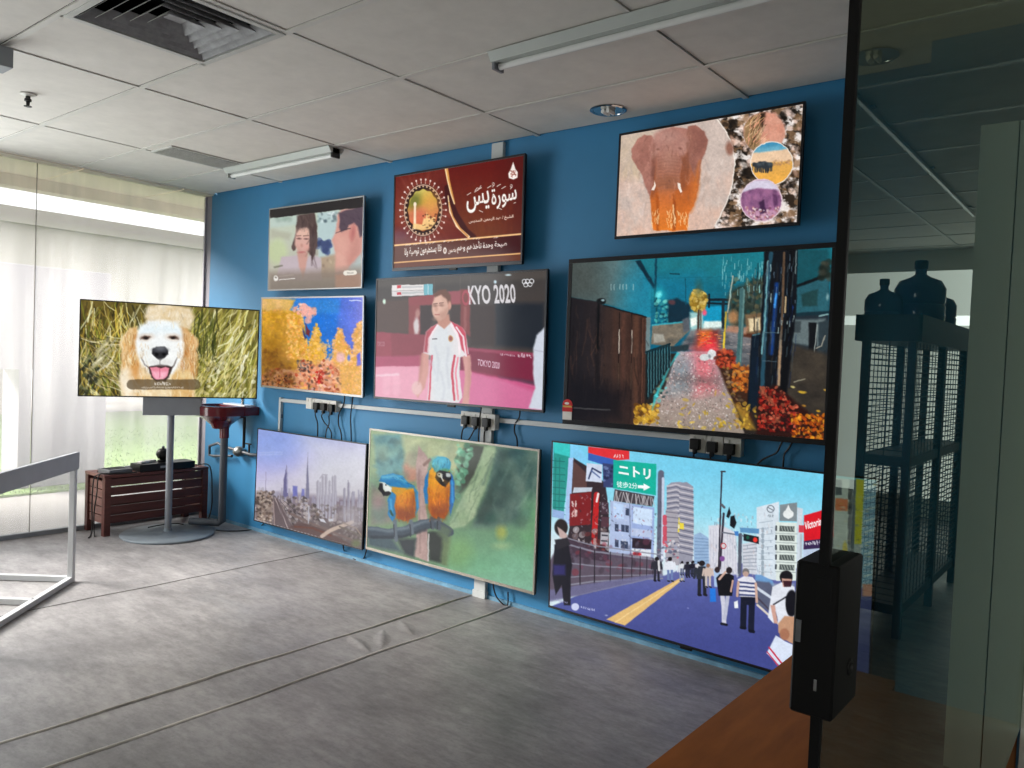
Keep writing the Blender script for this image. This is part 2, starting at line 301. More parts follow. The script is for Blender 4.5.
def pic_surah(c):
    c.view(380, 145, 5.907)
    c.fill(lambda x, y: mix(mix((118, 34, 22), (104, 44, 20), (y - 150) / 400), (92, 10, 16), np.clip((x - 480) / 420, 0, 1) * np.clip((330 - y) / 260, 0, 1) * .5))
    c.poly([(75, 170), (420, 110), (520, 570), (75, 620)], lambda x, y: mix((112, 34, 26), (158, 84, 58), np.exp(-((x - 240) ** 2 + (y - 390) ** 2) / 170 ** 2)), 4)
    R = random.Random(4)
    for k in range(46):
        a = R.uniform(0, 6.28); r0 = R.uniform(150, 190); r1 = R.uniform(230, 330)
        c.line([(245 + r0 * .8 * math.cos(a), 390 + r0 * math.sin(a)), (245 + r1 * .8 * math.cos(a + .05), 390 + r1 * math.sin(a + .05))], R.uniform(3, 12), R.choice([(176, 100, 80), (84, 18, 14), (150, 70, 50)]), 2.5, .28)
    c.ell(110, 540, 60, 40, (120, 80, 110), 8, .5); c.ell(370, 300, 60, 90, (90, 20, 16), 10, .5)
    # right-hand panel behind the swoosh
    right = [(385, 110), (870, 30), (850, 560), (540, 560), (480, 470), (430, 350), (400, 260)]
    c.poly(right, lambda x, y: mix(mix((108, 22, 14), (124, 62, 26), (y - 120) / 420), (84, 20, 16), (x - 640) / 300), 1)
    c.strokes(90, (430, 150, 850, 540), (60, 120), (60, 160), (4, 12), [(140, 70, 30), (96, 26, 16), (126, 50, 20)], 7, .22, 3, inpoly(right))
    c.line([(395, 250), (400, 330), (440, 420), (500, 520), (545, 560)], 44, (70, 12, 14), 1.5, .95)
    c.line([(385, 130), (398, 200), (418, 280), (436, 345)], 20, (226, 166, 92), .8, 1, 6); c.line([(380, 130), (392, 200), (412, 285), (434, 350)], 6, (255, 226, 180), .6)
    c.line([(396, 300), (408, 400), (450, 490), (520, 556)], 6, (250, 220, 180), .6, 1, 16); c.line([(402, 340), (425, 430), (470, 505), (515, 552)], 6, (214, 150, 84), .8, 1, 10)
    # medallion
    for k in range(30):
        a = k * 2 * math.pi / 30; x, y = 246 + 118 * math.cos(a), 388 + 165 * math.sin(a); x2, y2 = 246 + 138 * math.cos(a), 388 + 192 * math.sin(a)
        c.line([(x, y), (x2, y2)], 3, (236, 210, 200), .5); c.ell(x2, y2, 5, 6, (246, 226, 220), .6)
    c.ell(246, 388, 116, 163, (60, 28, 20), 1); c.ring(246, 388, 112, 158, 6, (224, 190, 170), .7)
    for k in range(60):
        a = k * 2 * math.pi / 60; c.ell(246 + 104 * math.cos(a), 388 + 148 * math.sin(a), 6, 6, (214, 180, 150) if k % 2 else (50, 24, 20), .6)
    c.ring(246, 388, 97, 138, 5, (40, 22, 18), .7)
    inner = []
    for k in range(96):
        a = k * 2 * math.pi / 96; w = 1 + .035 * math.cos(12 * a); inner.append((246 + 90 * w * math.cos(a), 388 + 128 * w * math.sin(a)))
    c.poly(inner, ramp([(.0, (214, 200, 110)), (.3, (198, 170, 70)), (.5, (204, 140, 90)), (.75, (214, 120, 80)), (1, (180, 100, 50))], lambda x, y: (y - 262) / 250 + (x - 246) / 900), 1)
    c.ell(195, 330, 40, 46, (112, 118, 50), 8, .8, tex=lambda x, y: np.clip(1 - ((x - 246) / 92) ** 2 - ((y - 388) / 130) ** 2, 0, .15) / .15)
    c.ell(290, 350, 46, 70, (236, 172, 90), 10, .7); c.ell(220, 420, 44, 44, (226, 120, 92), 10, .7)
    c.line([(197, 348), (197, 500)], 13, (250, 226, 196), .8, 1, 15); c.ell(197, 352, 9, 14, (255, 236, 210), .7)
    c.poly([(182, 500), (190, 470), (240, 478), (250, 440), (262, 440), (268, 400), (276, 440), (320, 430), (320, 470), (290, 505), (240, 514)], (250, 214, 150), 1.2, .9)
    c.blobs(30, (240, 415, 325, 500), (3, 8), [(120, 60, 24), (70, 36, 20), (240, 200, 130)], 8, .8, .7)
    # drop emblem
    c.poly([(795, 86), (808, 130), (822, 150), (820, 185), (795, 197), (768, 188), (764, 160), (780, 130)], (250, 240, 234), .8)
    for k in range(14): c.line([(775 + (k * 37) % 40, 140 + (k * 23) % 46), (780 + (k * 29) % 36, 146 + (k * 31) % 40)], 3, (150, 70, 54), .5, .8)
    # lettering
    W = (252, 246, 240)
    c.text(arabic('سورة'), (664, 392), (818, 352), (656, 262), W, 1, .012)
    c.text(arabic('يس'), (510, 412), (648, 386), (506, 290), W, 1, .012)
    for x, y, q in [(522, 290, 1), (566, 272, 1), (586, 258, 1), (646, 246, 1), (672, 226, 0), (734, 250, 1), (782, 238, 0), (704, 236, 1)]:
        if q: c.line([(x - 10, y + 5), (x, y - 2), (x + 12, y - 9)], 3.6, W, .5)
        else: c.ring(x, y, 6, 8, 3, W, .5); c.line([(x + 4, y + 6), (x - 6, y + 20)], 3, W, .5)
    c.line([(560, 268), (572, 250), (586, 254), (596, 236)], 3.4, W, .5)
    for p in [[(585, 392), (606, 402)], [(700, 376), (722, 386)], [(796, 348), (808, 342)]]: c.line(p, 3.6, W, .5)
    c.text(arabic('الشيخ / عبد الرحمن السديس'), (522, 478), (794, 446), (521, 450), (246, 226, 214), 1, .02)
    # verse band
    c.poly([(70, 605), (850, 540), (850, 664), (70, 712)], lambda x, y: mix((98, 44, 22), (70, 8, 14), np.clip((x - 480) / 300, 0, 1)), .8)
    c.line([(70, 606), (850, 540)], 10, (250, 206, 150), .8); c.line([(70, 712), (850, 661)], 9, (238, 190, 130), .8)
    c.poly([(70, 716), (850, 666), (850, 720), (70, 760)], (110, 54, 24), 1)
    c.text(arabic('صيحة وحدة تأخذهم وهم'), (452, 658), (752, 632), (450, 594), W, 1, .01)
    c.text(arabic('يخصمون'), (398, 662), (446, 656), (398, 628), W, 1, .01); c.ell(378, 640, 10, 20, W, .6); c.ell(378, 640, 5, 11, (150, 110, 90), .6)
    c.text(arabic('فلا يستطيعون توصية ولا'), (138, 678), (358, 655), (137, 622), W, 1, .01)
    R = random.Random(9)
    for k in range(26): x = R.uniform(140, 745); y = 690 - x * .085 - R.uniform(66, 76); c.line([(x, y), (x + 9, y - 6)], 3, W, .5, .8)

def pic_badminton(c):
    c.view(370, 265, 5.119)
    c.fill(lin(0, 60, (64, 60, 58), 0, 420, (74, 62, 58)))
    c.poly([(20, 40), (920, 0), (920, 60), (20, 110)], (78, 72, 68), 5)
    c.poly([(640, 190), (900, 190), (900, 440), (640, 420)], (32, 38, 46), 6); c.poly([(510, 200), (640, 200), (640, 420), (510, 420)], (56, 44, 42), 4)
    c.poly([(250, 200), (330, 200), (300, 380), (250, 360)], (56, 42, 42), 3); c.poly([(20, 180), (195, 170), (195, 350), (20, 350)], (84, 66, 60), 4)
    c.poly([(410, 200), (470, 200), (470, 300), (410, 300)], (60, 46, 44), 3)
    for x in (250, 325, 460, 512): c.line([(x, 30), (x, 190)], 2, (120, 110, 104), .6, .5)
    # maroon gate and banners
    c.poly([(192, 168), (250, 160), (252, 360), (192, 360)], (136, 66, 68), 2); c.poly([(192, 160), (520, 120), (520, 196), (192, 205)], (140, 64, 70), 2); c.poly([(400, 130), (470, 125), (470, 190), (400, 195)], (150, 74, 84), 2)
    c.poly([(462, 120), (510, 115), (512, 370), (462, 330)], (124, 60, 60), 2); c.line([(486, 215), (486, 330)], 14, (170, 110, 108), 2, .5)
    c.ell(232, 315, 14, 48, (206, 196, 196), 2); c.ell(238, 245, 12, 20, (190, 150, 140), 2, .7)
    c.ell(64, 184, 8, 14, (206, 232, 214), 1.2); c.ell(642, 78, 7, 10, (196, 220, 230), 1.2); c.ell(712, 40, 14, 5, (190, 210, 216), 1)
    # advertising boards and court
    c.poly([(20, 345), (290, 360), (290, 480), (20, 480)], (136, 60, 72), 2); c.poly([(20, 345), (100, 350), (105, 480), (20, 470)], (150, 66, 80), 2)
    c.poly([(460, 425), (900, 462), (900, 640), (460, 560)], (122, 36, 62), 2); c.poly([(660, 580), (900, 610), (900, 640), (660, 596)], (80, 60, 78), 4, .8)
    c.poly([(460, 425), (900, 462), (900, 480), (460, 440)], (150, 62, 86), 2)
    c.poly([(20, 475), (300, 490), (460, 545), (900, 640), (900, 780), (20, 700)], lin(0, 480, (200, 104, 136), 500, 740, (208, 110, 152)), 2)
    c.poly([(20, 475), (280, 470), (280, 530), (20, 530)], (170, 76, 104), 3); c.poly([(500, 555), (690, 600), (900, 680), (900, 640), (640, 580)], (198, 76, 124), 5, .8)
    c.poly([(20, 528), (300, 524), (300, 720), (20, 700)], (230, 168, 186), 1.5, .85)  # paler block: window reflection painted into the picture over the court
    for x in (80, 130): c.line([(x, 580), (x, 660)], 40, (236, 180, 196), 3, .5)
    c.line([(30, 575), (140, 568)], 10, (240, 214, 222), 2, .7)
    c.text('KYO 2020', (506, 200), (752, 190), (500, 98), (226, 222, 226), .92, .02); c.text('O', (470, 206), (510, 204), (468, 122), (170, 70, 84), .9, .02)
    c.text('TOKYO 2020', (550, 522), (664, 540), (552, 488), (232, 206, 220), .9, .01)
    c.text('TOKYO 2020', (30, 420), (68, 420), (30, 396), (200, 170, 180), .6)
    c.marks((668, 468), (745, 474), 10, (226, 206, 216), 9, 8); c.marks((760, 476), (830, 484), 22, (226, 206, 216), 5, 7)
    # rings
    for x, y in [(795, 76), (815, 75), (836, 74), (804, 92), (826, 91)]: c.ring(x, y, 11, 12, 3.4, (240, 240, 244), .5)
    # score board
    c.poly([(102, 97), (270, 92), (270, 122), (102, 127)], (226, 222, 220), .7); c.poly([(102, 128), (270, 123), (270, 150), (102, 156)], (216, 212, 212), .7)
    c.poly([(270, 92), (316, 88), (318, 148), (270, 150)], (110, 176, 190), .7); c.line([(292, 90), (293, 149)], 2, (220, 236, 240), .5)
    c.poly([(130, 98), (152, 97), (152, 112), (130, 113)], (200, 60, 70), .6); c.poly([(130, 134), (152, 133), (152, 146), (130, 147)], (190, 44, 60), .6)
    c.line([(160, 108), (260, 104)], 9, (176, 176, 180), .8, .7); c.line([(160, 138), (262, 134)], 9, (170, 176, 176), .8, .7)
    # player
    skin = (206, 164, 146)
    c.poly([(262, 455), (300, 450), (296, 560), (276, 640), (240, 690), (214, 650), (246, 600)], (206, 150, 140), 2)
    c.poly([(470, 470), (512, 465), (518, 560), (505, 725), (470, 725), (486, 570)], (206, 150, 142), 2)
    c.ell(236, 640, 26, 36, (226, 186, 186), 2, .9)
    shirt = [(345, 300), (404, 288), (470, 320), (488, 345), (505, 460), (462, 480), (455, 560), (470, 690), (455, 718), (290, 705), (300, 560), (310, 470), (268, 455), (282, 345), (310, 318)]
    c.poly(shirt, (222, 218, 220), 1.4)
    c.poly([(300, 400), (360, 300), (400, 320), (440, 560), (420, 715), (320, 705)], (212, 218, 222), 6, .8)
    red = (196, 62, 84)
    c.poly([(404, 286), (470, 318), (490, 352), (500, 470), (470, 440), (448, 350)], red, 1.6); c.poly([(345, 300), (310, 318), (284, 345), (272, 450), (290, 455), (296, 380), (322, 340)], (190, 84, 96), 1.8)
    c.line([(410, 300), (440, 350), (455, 400), (458, 460)], 12, (240, 226, 230), 1); c.line([(440, 320), (476, 370), (490, 470)], 9, (236, 214, 220), 1)
    c.line([(342, 310), (318, 345), (300, 380), (292, 450)], 9, (240, 226, 230), 1)
    c.line([(432, 470), (418, 560), (430, 700)], 12, red, 1); c.line([(450, 480), (436, 560), (450, 700)], 8, (232, 130, 150), 1); c.line([(314, 470), (306, 580), (300, 700)], 9, (206, 80, 100), 1)
    c.line([(316, 383), (338, 380)], 5, (50, 40, 50), .6); c.ell(410, 380, 13, 17, (196, 150, 96), .9); c.ell(410, 380, 8, 11, (150, 80, 80), .8)
    c.poly([(336, 270), (400, 250), (410, 296), (376, 330), (345, 306)], (190, 136, 118), 1.6)
    c.ell(358, 212, 44, 72, skin, 1.6, 1, 6); c.ell(340, 200, 22, 60, (222, 180, 162), 2.5, .8, 6)
    c.poly([(322, 150), (345, 122), (385, 118), (410, 150), (412, 205), (400, 210), (390, 172), (360, 145), (330, 160)], (104, 66, 52), 2)
    c.ell(404, 205, 9, 22, (206, 150, 132), 1.2)
    c.line([(322, 196), (340, 193)], 5, (110, 76, 66), .8); c.line([(352, 192), (372, 190)], 5, (116, 80, 70), .8); c.ell(335, 222, 9, 14, (196, 146, 128), 1.5, .7); c.line([(330, 252), (352, 252)], 6, (176, 104, 96), 1)
    c.ell(330, 205, 12, 7, (130, 92, 80), 1.6, .7); c.ell(362, 203, 12, 7, (134, 94, 82), 1.6, .7); c.poly([(352, 250), (398, 215), (396, 256), (366, 284)], (170, 120, 104), 4, .5); c.ell(336, 276, 16, 8, (186, 140, 122), 3, .6)
    for p in [[(330, 420), (350, 500), (340, 600)], [(400, 430), (390, 520), (404, 640)], [(360, 560), (380, 640), (370, 700)], [(310, 500), (330, 560)]]: c.line(p, 10, (186, 190, 200), 3, .5)
    c.poly([(250, 470), (268, 460), (262, 560), (244, 620)], (176, 122, 112), 3, .6); c.poly([(500, 480), (514, 480), (516, 600), (502, 690)], (180, 126, 116), 3, .6); c.poly([(282, 345), (300, 340), (290, 450), (272, 445)], (150, 60, 74), 4, .6)
    # second player at the right edge
    c.poly([(900, 320), (860, 360), (842, 430), (838, 560), (850, 640), (815, 745), (900, 760)], (206, 212, 224), 2); c.line([(842, 440), (900, 452)], 5, (170, 170, 190), 1.2, .6)

def pic_city(c):
    c.view(245, 420, 5.485)
    c.fill(ramp([(0, (150, 166, 224)), (.35, (186, 184, 226)), (.62, (206, 202, 218)), (1, (196, 190, 196))], lambda x, y: (y - 60) / 420 + (x - 300) / 1500))
    c.poly([(300, 60), (680, 110), (680, 420), (400, 420)], (214, 216, 222), 30, .6); c.ell(160, 160, 120, 90, (140, 164, 226), 22, .5)
    for y in (178, 190): c.line([(75, y), (200, y - 6)], 4, (196, 206, 236), 1.6, .6)
    c.poly([(40, 400), (200, 400), (420, 420), (680, 440), (680, 740), (40, 600)], lambda x, y: mix((150, 138, 152), (112, 100, 100), (y - 400) / 200), 6)
    haze = lambda t: (150 + 46 * t, 146 + 46 * t, 168 + 30 * t)
    R = random.Random(3)
    for k in range(46):
        x = R.uniform(60, 660); h = R.uniform(20, 80); b = 425 + (x - 60) * .05 + R.uniform(0, 40); w = R.uniform(6, 16)
        c.poly([(x, b), (x, b - h), (x + w, b - h), (x + w, b)], haze(R.uniform(.1, .6) + .3 * (b < 440)), 1, .8)
    c.poly([(205, 425), (208, 330), (216, 290), (224, 250), (230, 290), (232, 425)], (116, 112, 150), 1); c.line([(224, 285), (224, 245)], 3, (150, 148, 176), .6); c.line([(227, 262), (229, 400)], 4, (190, 188, 214), .8)
    c.poly([(328, 440), (332, 350), (337, 262), (340, 200), (344, 262), (348, 350), (350, 440)], (130, 128, 152), 1); c.line([(341, 250), (342, 175)], 2.4, (160, 158, 184), .6)
    c.poly([(258, 425), (258, 362), (284, 365), (284, 425)], (120, 122, 186), 1.4); c.poly([(305, 430), (308, 378), (322, 380), (322, 430)], (126, 128, 186), 1.4)
    c.line([(108, 395), (110, 285)], 3, (150, 140, 168), .6, .8); c.line([(70, 330), (150, 335)], 2, (170, 160, 184), .6, .5)
    for x0, x1, t, b in [(390, 404, 330, 520), (406, 416, 340, 530), (418, 432, 305, 540), (436, 450, 300, 545), (456, 468, 330, 550), (474, 486, 305, 550), (488, 500, 300, 548), (540, 553, 372, 560), (562, 576, 340, 565), (584, 596, 395, 565), (625, 633, 410, 560), (640, 650, 420, 560), (318, 340, 450, 520), (346, 356, 470, 560)]:
        c.poly([(x0, b), (x0, t + 8), ((x0 + x1) / 2, t), (x1, t + 6), (x1, b)], (152, 148, 162) if x0 > 500 else (168, 164, 176), 1.2); c.line([(x1 - 3, t + 8), (x1 - 3, b)], 3, (196, 194, 206), .8, .8)
    c.line([(410, 318), (425, 300), (450, 300)], 6, (176, 172, 184), 1); c.line([(566, 372), (567, 330)], 4, (150, 146, 160), .7)
    # low streets, roads and interchange
    c.blobs(520, (50, 420, 420, 590), (4, 12), [(100, 92, 92), (150, 140, 140), (178, 166, 160), (120, 104, 96), (78, 70, 70), (196, 188, 190)], 5, .75, .7, inpoly([(50, 420), (330, 425), (430, 520), (420, 590), (200, 600), (50, 560)]))
    c.blobs(260, (330, 470, 660, 700), (4, 12), [(120, 110, 108), (156, 146, 142), (96, 88, 84), (184, 176, 176)], 6, .6, .8)
    c.poly([(60, 390), (140, 400), (150, 470), (140, 560), (60, 540)], (150, 132, 120), 3, .7)
    c.blobs(120, (58, 390, 150, 560), (4, 12), [(188, 170, 156), (84, 70, 64), (130, 110, 98), (206, 190, 176), (60, 52, 50)], 7, .85, .7)
    c.poly([(150, 430), (175, 430), (260, 600), (205, 590), (150, 580)], (110, 96, 98), 2); c.line([(160, 430), (230, 595)], 6, (176, 160, 160), 1); c.line([(150, 450), (158, 575)], 5, (170, 150, 146), 1)
    for k in range(5): c.line([(170 + 8 * k, 440), (225 + 40 * k, 600)], 3, (150, 134, 134) if k % 2 else (80, 70, 74), .8, .8)
    c.poly([(230, 600), (290, 560), (420, 600), (600, 700), (420, 660)], (104, 84, 82), 2); c.line([(250, 520), (330, 560), (480, 620), (640, 690)], 12, (126, 108, 104), 1.4); c.line([(270, 590), (370, 600), (470, 640)], 10, (112, 74, 64), 1.4)
    c.line([(420, 645), (470, 610), (590, 565)], 20, (206, 186, 172), 1, .9); c.line([(520, 590), (600, 625), (640, 650)], 8, (120, 112, 104), 1); c.line([(540, 570), (610, 600), (640, 640)], 7, (150, 134, 122), 1)
    c.poly([(405, 545), (430, 548), (445, 570), (415, 562)], (206, 206, 214), .8); c.poly([(455, 548), (480, 545), (485, 560), (460, 562)], (200, 200, 208), .8)
    c.line([(346, 478), (346, 570)], 5, (190, 190, 200), .8); c.ell(610, 685, 24, 20, (110, 122, 84), 4, .8)
    c.poly([(540, 480), (640, 470), (640, 590), (600, 600), (500, 540)], (178, 172, 178), 10, .6)
    for k in range(30): x = 60 + k * 19; y = 556 + k * 5.3; c.ell(x, y, 7, 4, (214, 210, 214) if k < 20 else (160, 150, 146), .7, .8 if k < 18 else .4)

def pic_macaw(c):
    c.view(355, 420, 4.153)
    c.fill(lin(60, 60, (166, 184, 148), 400, 460, (120, 150, 120)))
    c.poly([(70, 55), (190, 50), (205, 150), (200, 250), (90, 240), (80, 140)], noisy((96, 148, 154), (128, 172, 170), 60, 60, 2), 4)
    c.blobs(30, (80, 70, 190, 230), (8, 22), [(82, 126, 132), (120, 166, 166), (70, 112, 120)], 3, .6, 3)
    c.poly([(190, 60), (330, 70), (450, 90), (430, 230), (320, 150), (220, 220)], (192, 198, 160), 6)
    c.poly([(60, 260), (120, 300), (150, 430), (60, 440)], (150, 146, 138), 6); c.ell(95, 390, 30, 40, (130, 150, 140), 6, .7); c.ell(90, 340, 18, 30, (176, 150, 150), 6, .7)
    c.ell(235, 205, 40, 52, (196, 152, 132), 5); c.ell(240, 160, 34, 34, (186, 176, 150), 6)
    # dark hollow, trunk and leaves
    c.poly([(460, 90), (545, 100), (500, 230), (450, 290), (410, 330), (420, 200)], (82, 88, 78), 4)
    c.blobs(130, (400, 90, 490, 330), (7, 16), [(136, 190, 160), (170, 214, 190), (108, 168, 140), (90, 130, 104)], 8, .8, 1.4, inpoly([(430, 85), (490, 95), (450, 250), (420, 330), (396, 330), (410, 220)]))
    c.poly([(590, 100), (770, 120), (760, 420), (700, 440), (560, 470), (480, 460), (540, 330), (570, 200)], noisy((84, 112, 106), (124, 146, 134), 50, 90, 5), 6)
    c.poly([(600, 120), (690, 130), (660, 250), (620, 380), (540, 440), (500, 430), (560, 300), (590, 200)], (66, 92, 88), 9, .85)
    c.ell(680, 150, 34, 50, (52, 92, 104), 9, .6); c.ell(735, 220, 20, 70, (56, 86, 84), 8, .6)
    c.poly([(540, 100), (585, 105), (570, 180), (540, 280), (500, 400), (450, 450), (380, 460), (420, 370), (470, 270), (510, 190)], noisy((150, 172, 140), (176, 192, 160), 30, 70, 6), 2.5)
    c.strokes(36, (400, 130, 580, 440), (105, 125), (40, 100), (3, 8), [(120, 142, 116), (186, 200, 170), (104, 124, 104)], 6, .5, 1.6, inpoly([(540, 100), (585, 105), (560, 230), (500, 420), (390, 455), (420, 370), (510, 190)]))
    c.poly([(560, 270), (600, 230), (580, 350), (520, 430), (500, 400)], (60, 84, 76), 6, .7)
    c.strokes(30, (570, 130, 760, 430), (100, 125), (50, 120), (5, 14), [(140, 160, 148), (70, 100, 96), (110, 136, 126)], 9, .45, 3)
    c.poly([(540, 430), (640, 440), (620, 380), (560, 380)], (56, 96, 84), 8, .6)
    # green blur at the bottom
    c.poly([(380, 470), (470, 450), (600, 450), (760, 380), (770, 760), (340, 640)], ramp([(0, (120, 156, 126)), (.5, (128, 172, 140)), (1, (146, 190, 166))], lambda x, y: (y - 450) / 260), 9)
    c.ell(740, 420, 40, 90, (134, 196, 138), 14, .6); c.ell(610, 470, 22, 30, (176, 180, 100), 6, .8); c.ell(612, 530, 30, 14, (176, 196, 150), 6, .7); c.ell(430, 560, 60, 70, (138, 176, 120), 14, .7); c.ell(660, 620, 100, 60, (146, 196, 168), 20, .6); c.ell(520, 620, 70, 40, (130, 182, 146), 14, .5)
    c.blobs(60, (60, 60, 440, 440), (14, 40), [(150, 170, 140), (120, 150, 140), (186, 194, 160), (140, 150, 130)], 53, .3, 6); c.blobs(40, (580, 110, 770, 440), (14, 40), [(90, 120, 112), (130, 150, 136), (70, 96, 92)], 54, .35, 6)
    # bare stem behind the birds
    c.poly([(262, 100), (285, 130), (305, 160), (295, 250), (288, 330), (298, 420), (300, 600), (240, 575), (258, 400), (256, 300), (248, 200), (256, 130)], noisy((176, 150, 146), (200, 176, 168), 24, 60, 7), 1.6)
    c.line([(285, 180), (310, 160)], 14, (150, 124, 116), 1.6); c.line([(262, 200), (266, 560)], 7, (150, 126, 124), 2, .6)
    c.poly([(300, 470), (390, 470), (370, 610), (306, 590)], (58, 66, 62), 3); c.poly([(362, 480), (400, 480), (380, 620), (352, 610)], (126, 146, 108), 4, .9); c.poly([(170, 500), (250, 500), (240, 580), (200, 565)], (60, 70, 76), 4); c.poly([(45, 490), (150, 500), (190, 560), (45, 530)], (84, 104, 112), 5)
    c.line([(303, 480), (300, 595)], 5, (214, 206, 206), 1)
    # branch
    c.line([(45, 470), (130, 480), (200, 470), (270, 440), (330, 430), (390, 470)], 50, (78, 92, 104), 1.6, 1, 40); c.line([(45, 455), (140, 465), (210, 452), (290, 425), (350, 420)], 14, (126, 140, 150), 2.4, .8); c.line([(60, 492), (190, 492), (290, 460)], 12, (48, 58, 68), 2.4, .7)
    c.poly([(340, 430), (400, 460), (380, 520), (340, 480)], (110, 128, 104), 4, .8)
    # right-hand macaw
    c.poly([(310, 195), (290, 235), (280, 290), (290, 345), (308, 350), (320, 260)], (44, 134, 190), 1.4)
    c.poly([(395, 210), (412, 250), (412, 330), (396, 400), (384, 350), (388, 260)], (48, 120, 184), 1.4); c.line([(402, 250), (405, 340)], 8, (80, 170, 220), 1.4, .8)
    c.poly([(306, 205), (330, 185), (392, 205), (392, 300), (388, 380), (368, 412), (322, 408), (302, 370), (298, 290)], lin(0, 190, (232, 176, 46), 0, 400, (196, 104, 24)), 1.4)
    c.strokes(60, (304, 220, 388, 405), (75, 105), (12, 30), (3, 7), [(240, 160, 30), (206, 116, 24), (224, 140, 28), (180, 92, 22)], 3, .6, 1)
    c.ell(358, 182, 40, 38, (60, 160, 190), 1.2); c.ell(346, 166, 28, 20, (106, 196, 214), 4, .8); c.strokes(40, (322, 150, 396, 212), (60, 120), (8, 20), (2, 5), [(40, 120, 160), (130, 210, 220), (80, 170, 190)], 51, .5, 1, lambda x, y: ((x - 358) / 38) ** 2 + ((y - 182) / 36) ** 2 < 1); c.ell(374, 208, 20, 12, (110, 150, 80), 3, .7)
    c.poly([(336, 212), (350, 205), (392, 212), (398, 240), (375, 275), (350, 262), (330, 236)], (30, 30, 34), 1.2); c.ell(352, 225, 15, 10, (226, 232, 226), 1.4, .9, 25); c.ell(385, 225, 10, 10, (214, 222, 220), 1.4, .9); c.poly([(360, 222), (378, 222), (374, 268), (364, 258)], (40, 40, 46), 1.2)
    c.ell(346, 222, 3.5, 3.5, (30, 30, 30), .6); c.line([(356, 236), (364, 250)], 5, (230, 236, 236), 1)
    for x in (316, 345): c.line([(x, 410), (x + 4, 455)], 14, (96, 104, 114), 1.4); c.line([(x - 6, 425), (x - 4, 455)], 5, (60, 66, 74), 1)
    for q in range(26): c.ell(310 + (q * 37) % 78, 230 + (q * 53) % 170, 9, 5, (226, 150, 40) if q % 3 else (170, 88, 20), 2, .35, 70)
    c.poly([(300, 360), (388, 360), (368, 412), (322, 408)], (130, 66, 20), 8, .6); c.ell(330, 250, 14, 40, (246, 190, 70), 8, .5); c.poly([(376, 280), (390, 270), (386, 390), (368, 400)], (150, 80, 22), 5, .6)
    # left-hand macaw
    c.poly([(150, 290), (130, 330), (132, 400), (150, 425), (172, 400), (178, 320)], (50, 140, 190), 1.4); c.line([(142, 330), (146, 400)], 9, (94, 180, 220), 1.6, .8); c.line([(150, 400), (140, 380)], 8, (40, 90, 80), 1.4)
    c.poly([(238, 270), (258, 300), (262, 360), (248, 400), (236, 360)], (60, 150, 200), 1.4)
    c.poly([(168, 300), (200, 290), (240, 285), (248, 350), (244, 405), (206, 424), (168, 412), (158, 360)], lin(0, 290, (226, 160, 40), 0, 420, (186, 96, 26)), 1.4)
    c.strokes(50, (165, 300, 242, 415), (75, 105), (12, 28), (3, 7), [(236, 156, 36), (200, 112, 26), (176, 88, 24)], 5, .6, 1)
    c.poly([(92, 250), (110, 226), (150, 218), (190, 228), (222, 262), (245, 275), (190, 285), (150, 276), (110, 258)], (46, 140, 190), 1.2); c.line([(112, 236), (160, 230), (205, 255)], 14, (110, 192, 216), 3, .8); c.strokes(36, (100, 225, 235, 280), (0, 40), (10, 24), (2, 5), [(36, 110, 160), (130, 206, 222), (70, 160, 196)], 52, .5, 1, inpoly([(98, 250), (112, 228), (150, 220), (190, 230), (240, 274), (190, 282), (150, 274), (110, 256)]))
    c.poly([(150, 275), (210, 282), (176, 320), (150, 300)], (214, 160, 56), 1.4); c.ell(166, 292, 20, 9, (200, 160, 70), 1.4)
    c.poly([(94, 256), (118, 258), (150, 282), (146, 300), (124, 302)], (226, 230, 226), 1.2); c.poly([(96, 258), (92, 285), (112, 318), (128, 312), (112, 288), (108, 262)], (34, 34, 40), 1.2); c.ell(130, 304, 12, 9, (40, 40, 44), 1.2); c.ell(124, 268, 3.5, 3.5, (30, 30, 30), .6)
    c.poly([(165, 370), (244, 370), (240, 410), (204, 424), (168, 412)], (124, 62, 20), 8, .55); c.poly([(226, 300), (246, 300), (244, 400), (228, 410)], (140, 76, 24), 5, .6); c.ell(192, 325, 16, 26, (244, 184, 70), 8, .5)
    for x in (160, 228): c.line([(x, 425), (x + 4, 505 - (x > 200) * 30)], 16, (112, 124, 134), 1.4); c.line([(x - 5, 440), (x - 3, 490)], 5, (66, 74, 84), 1)

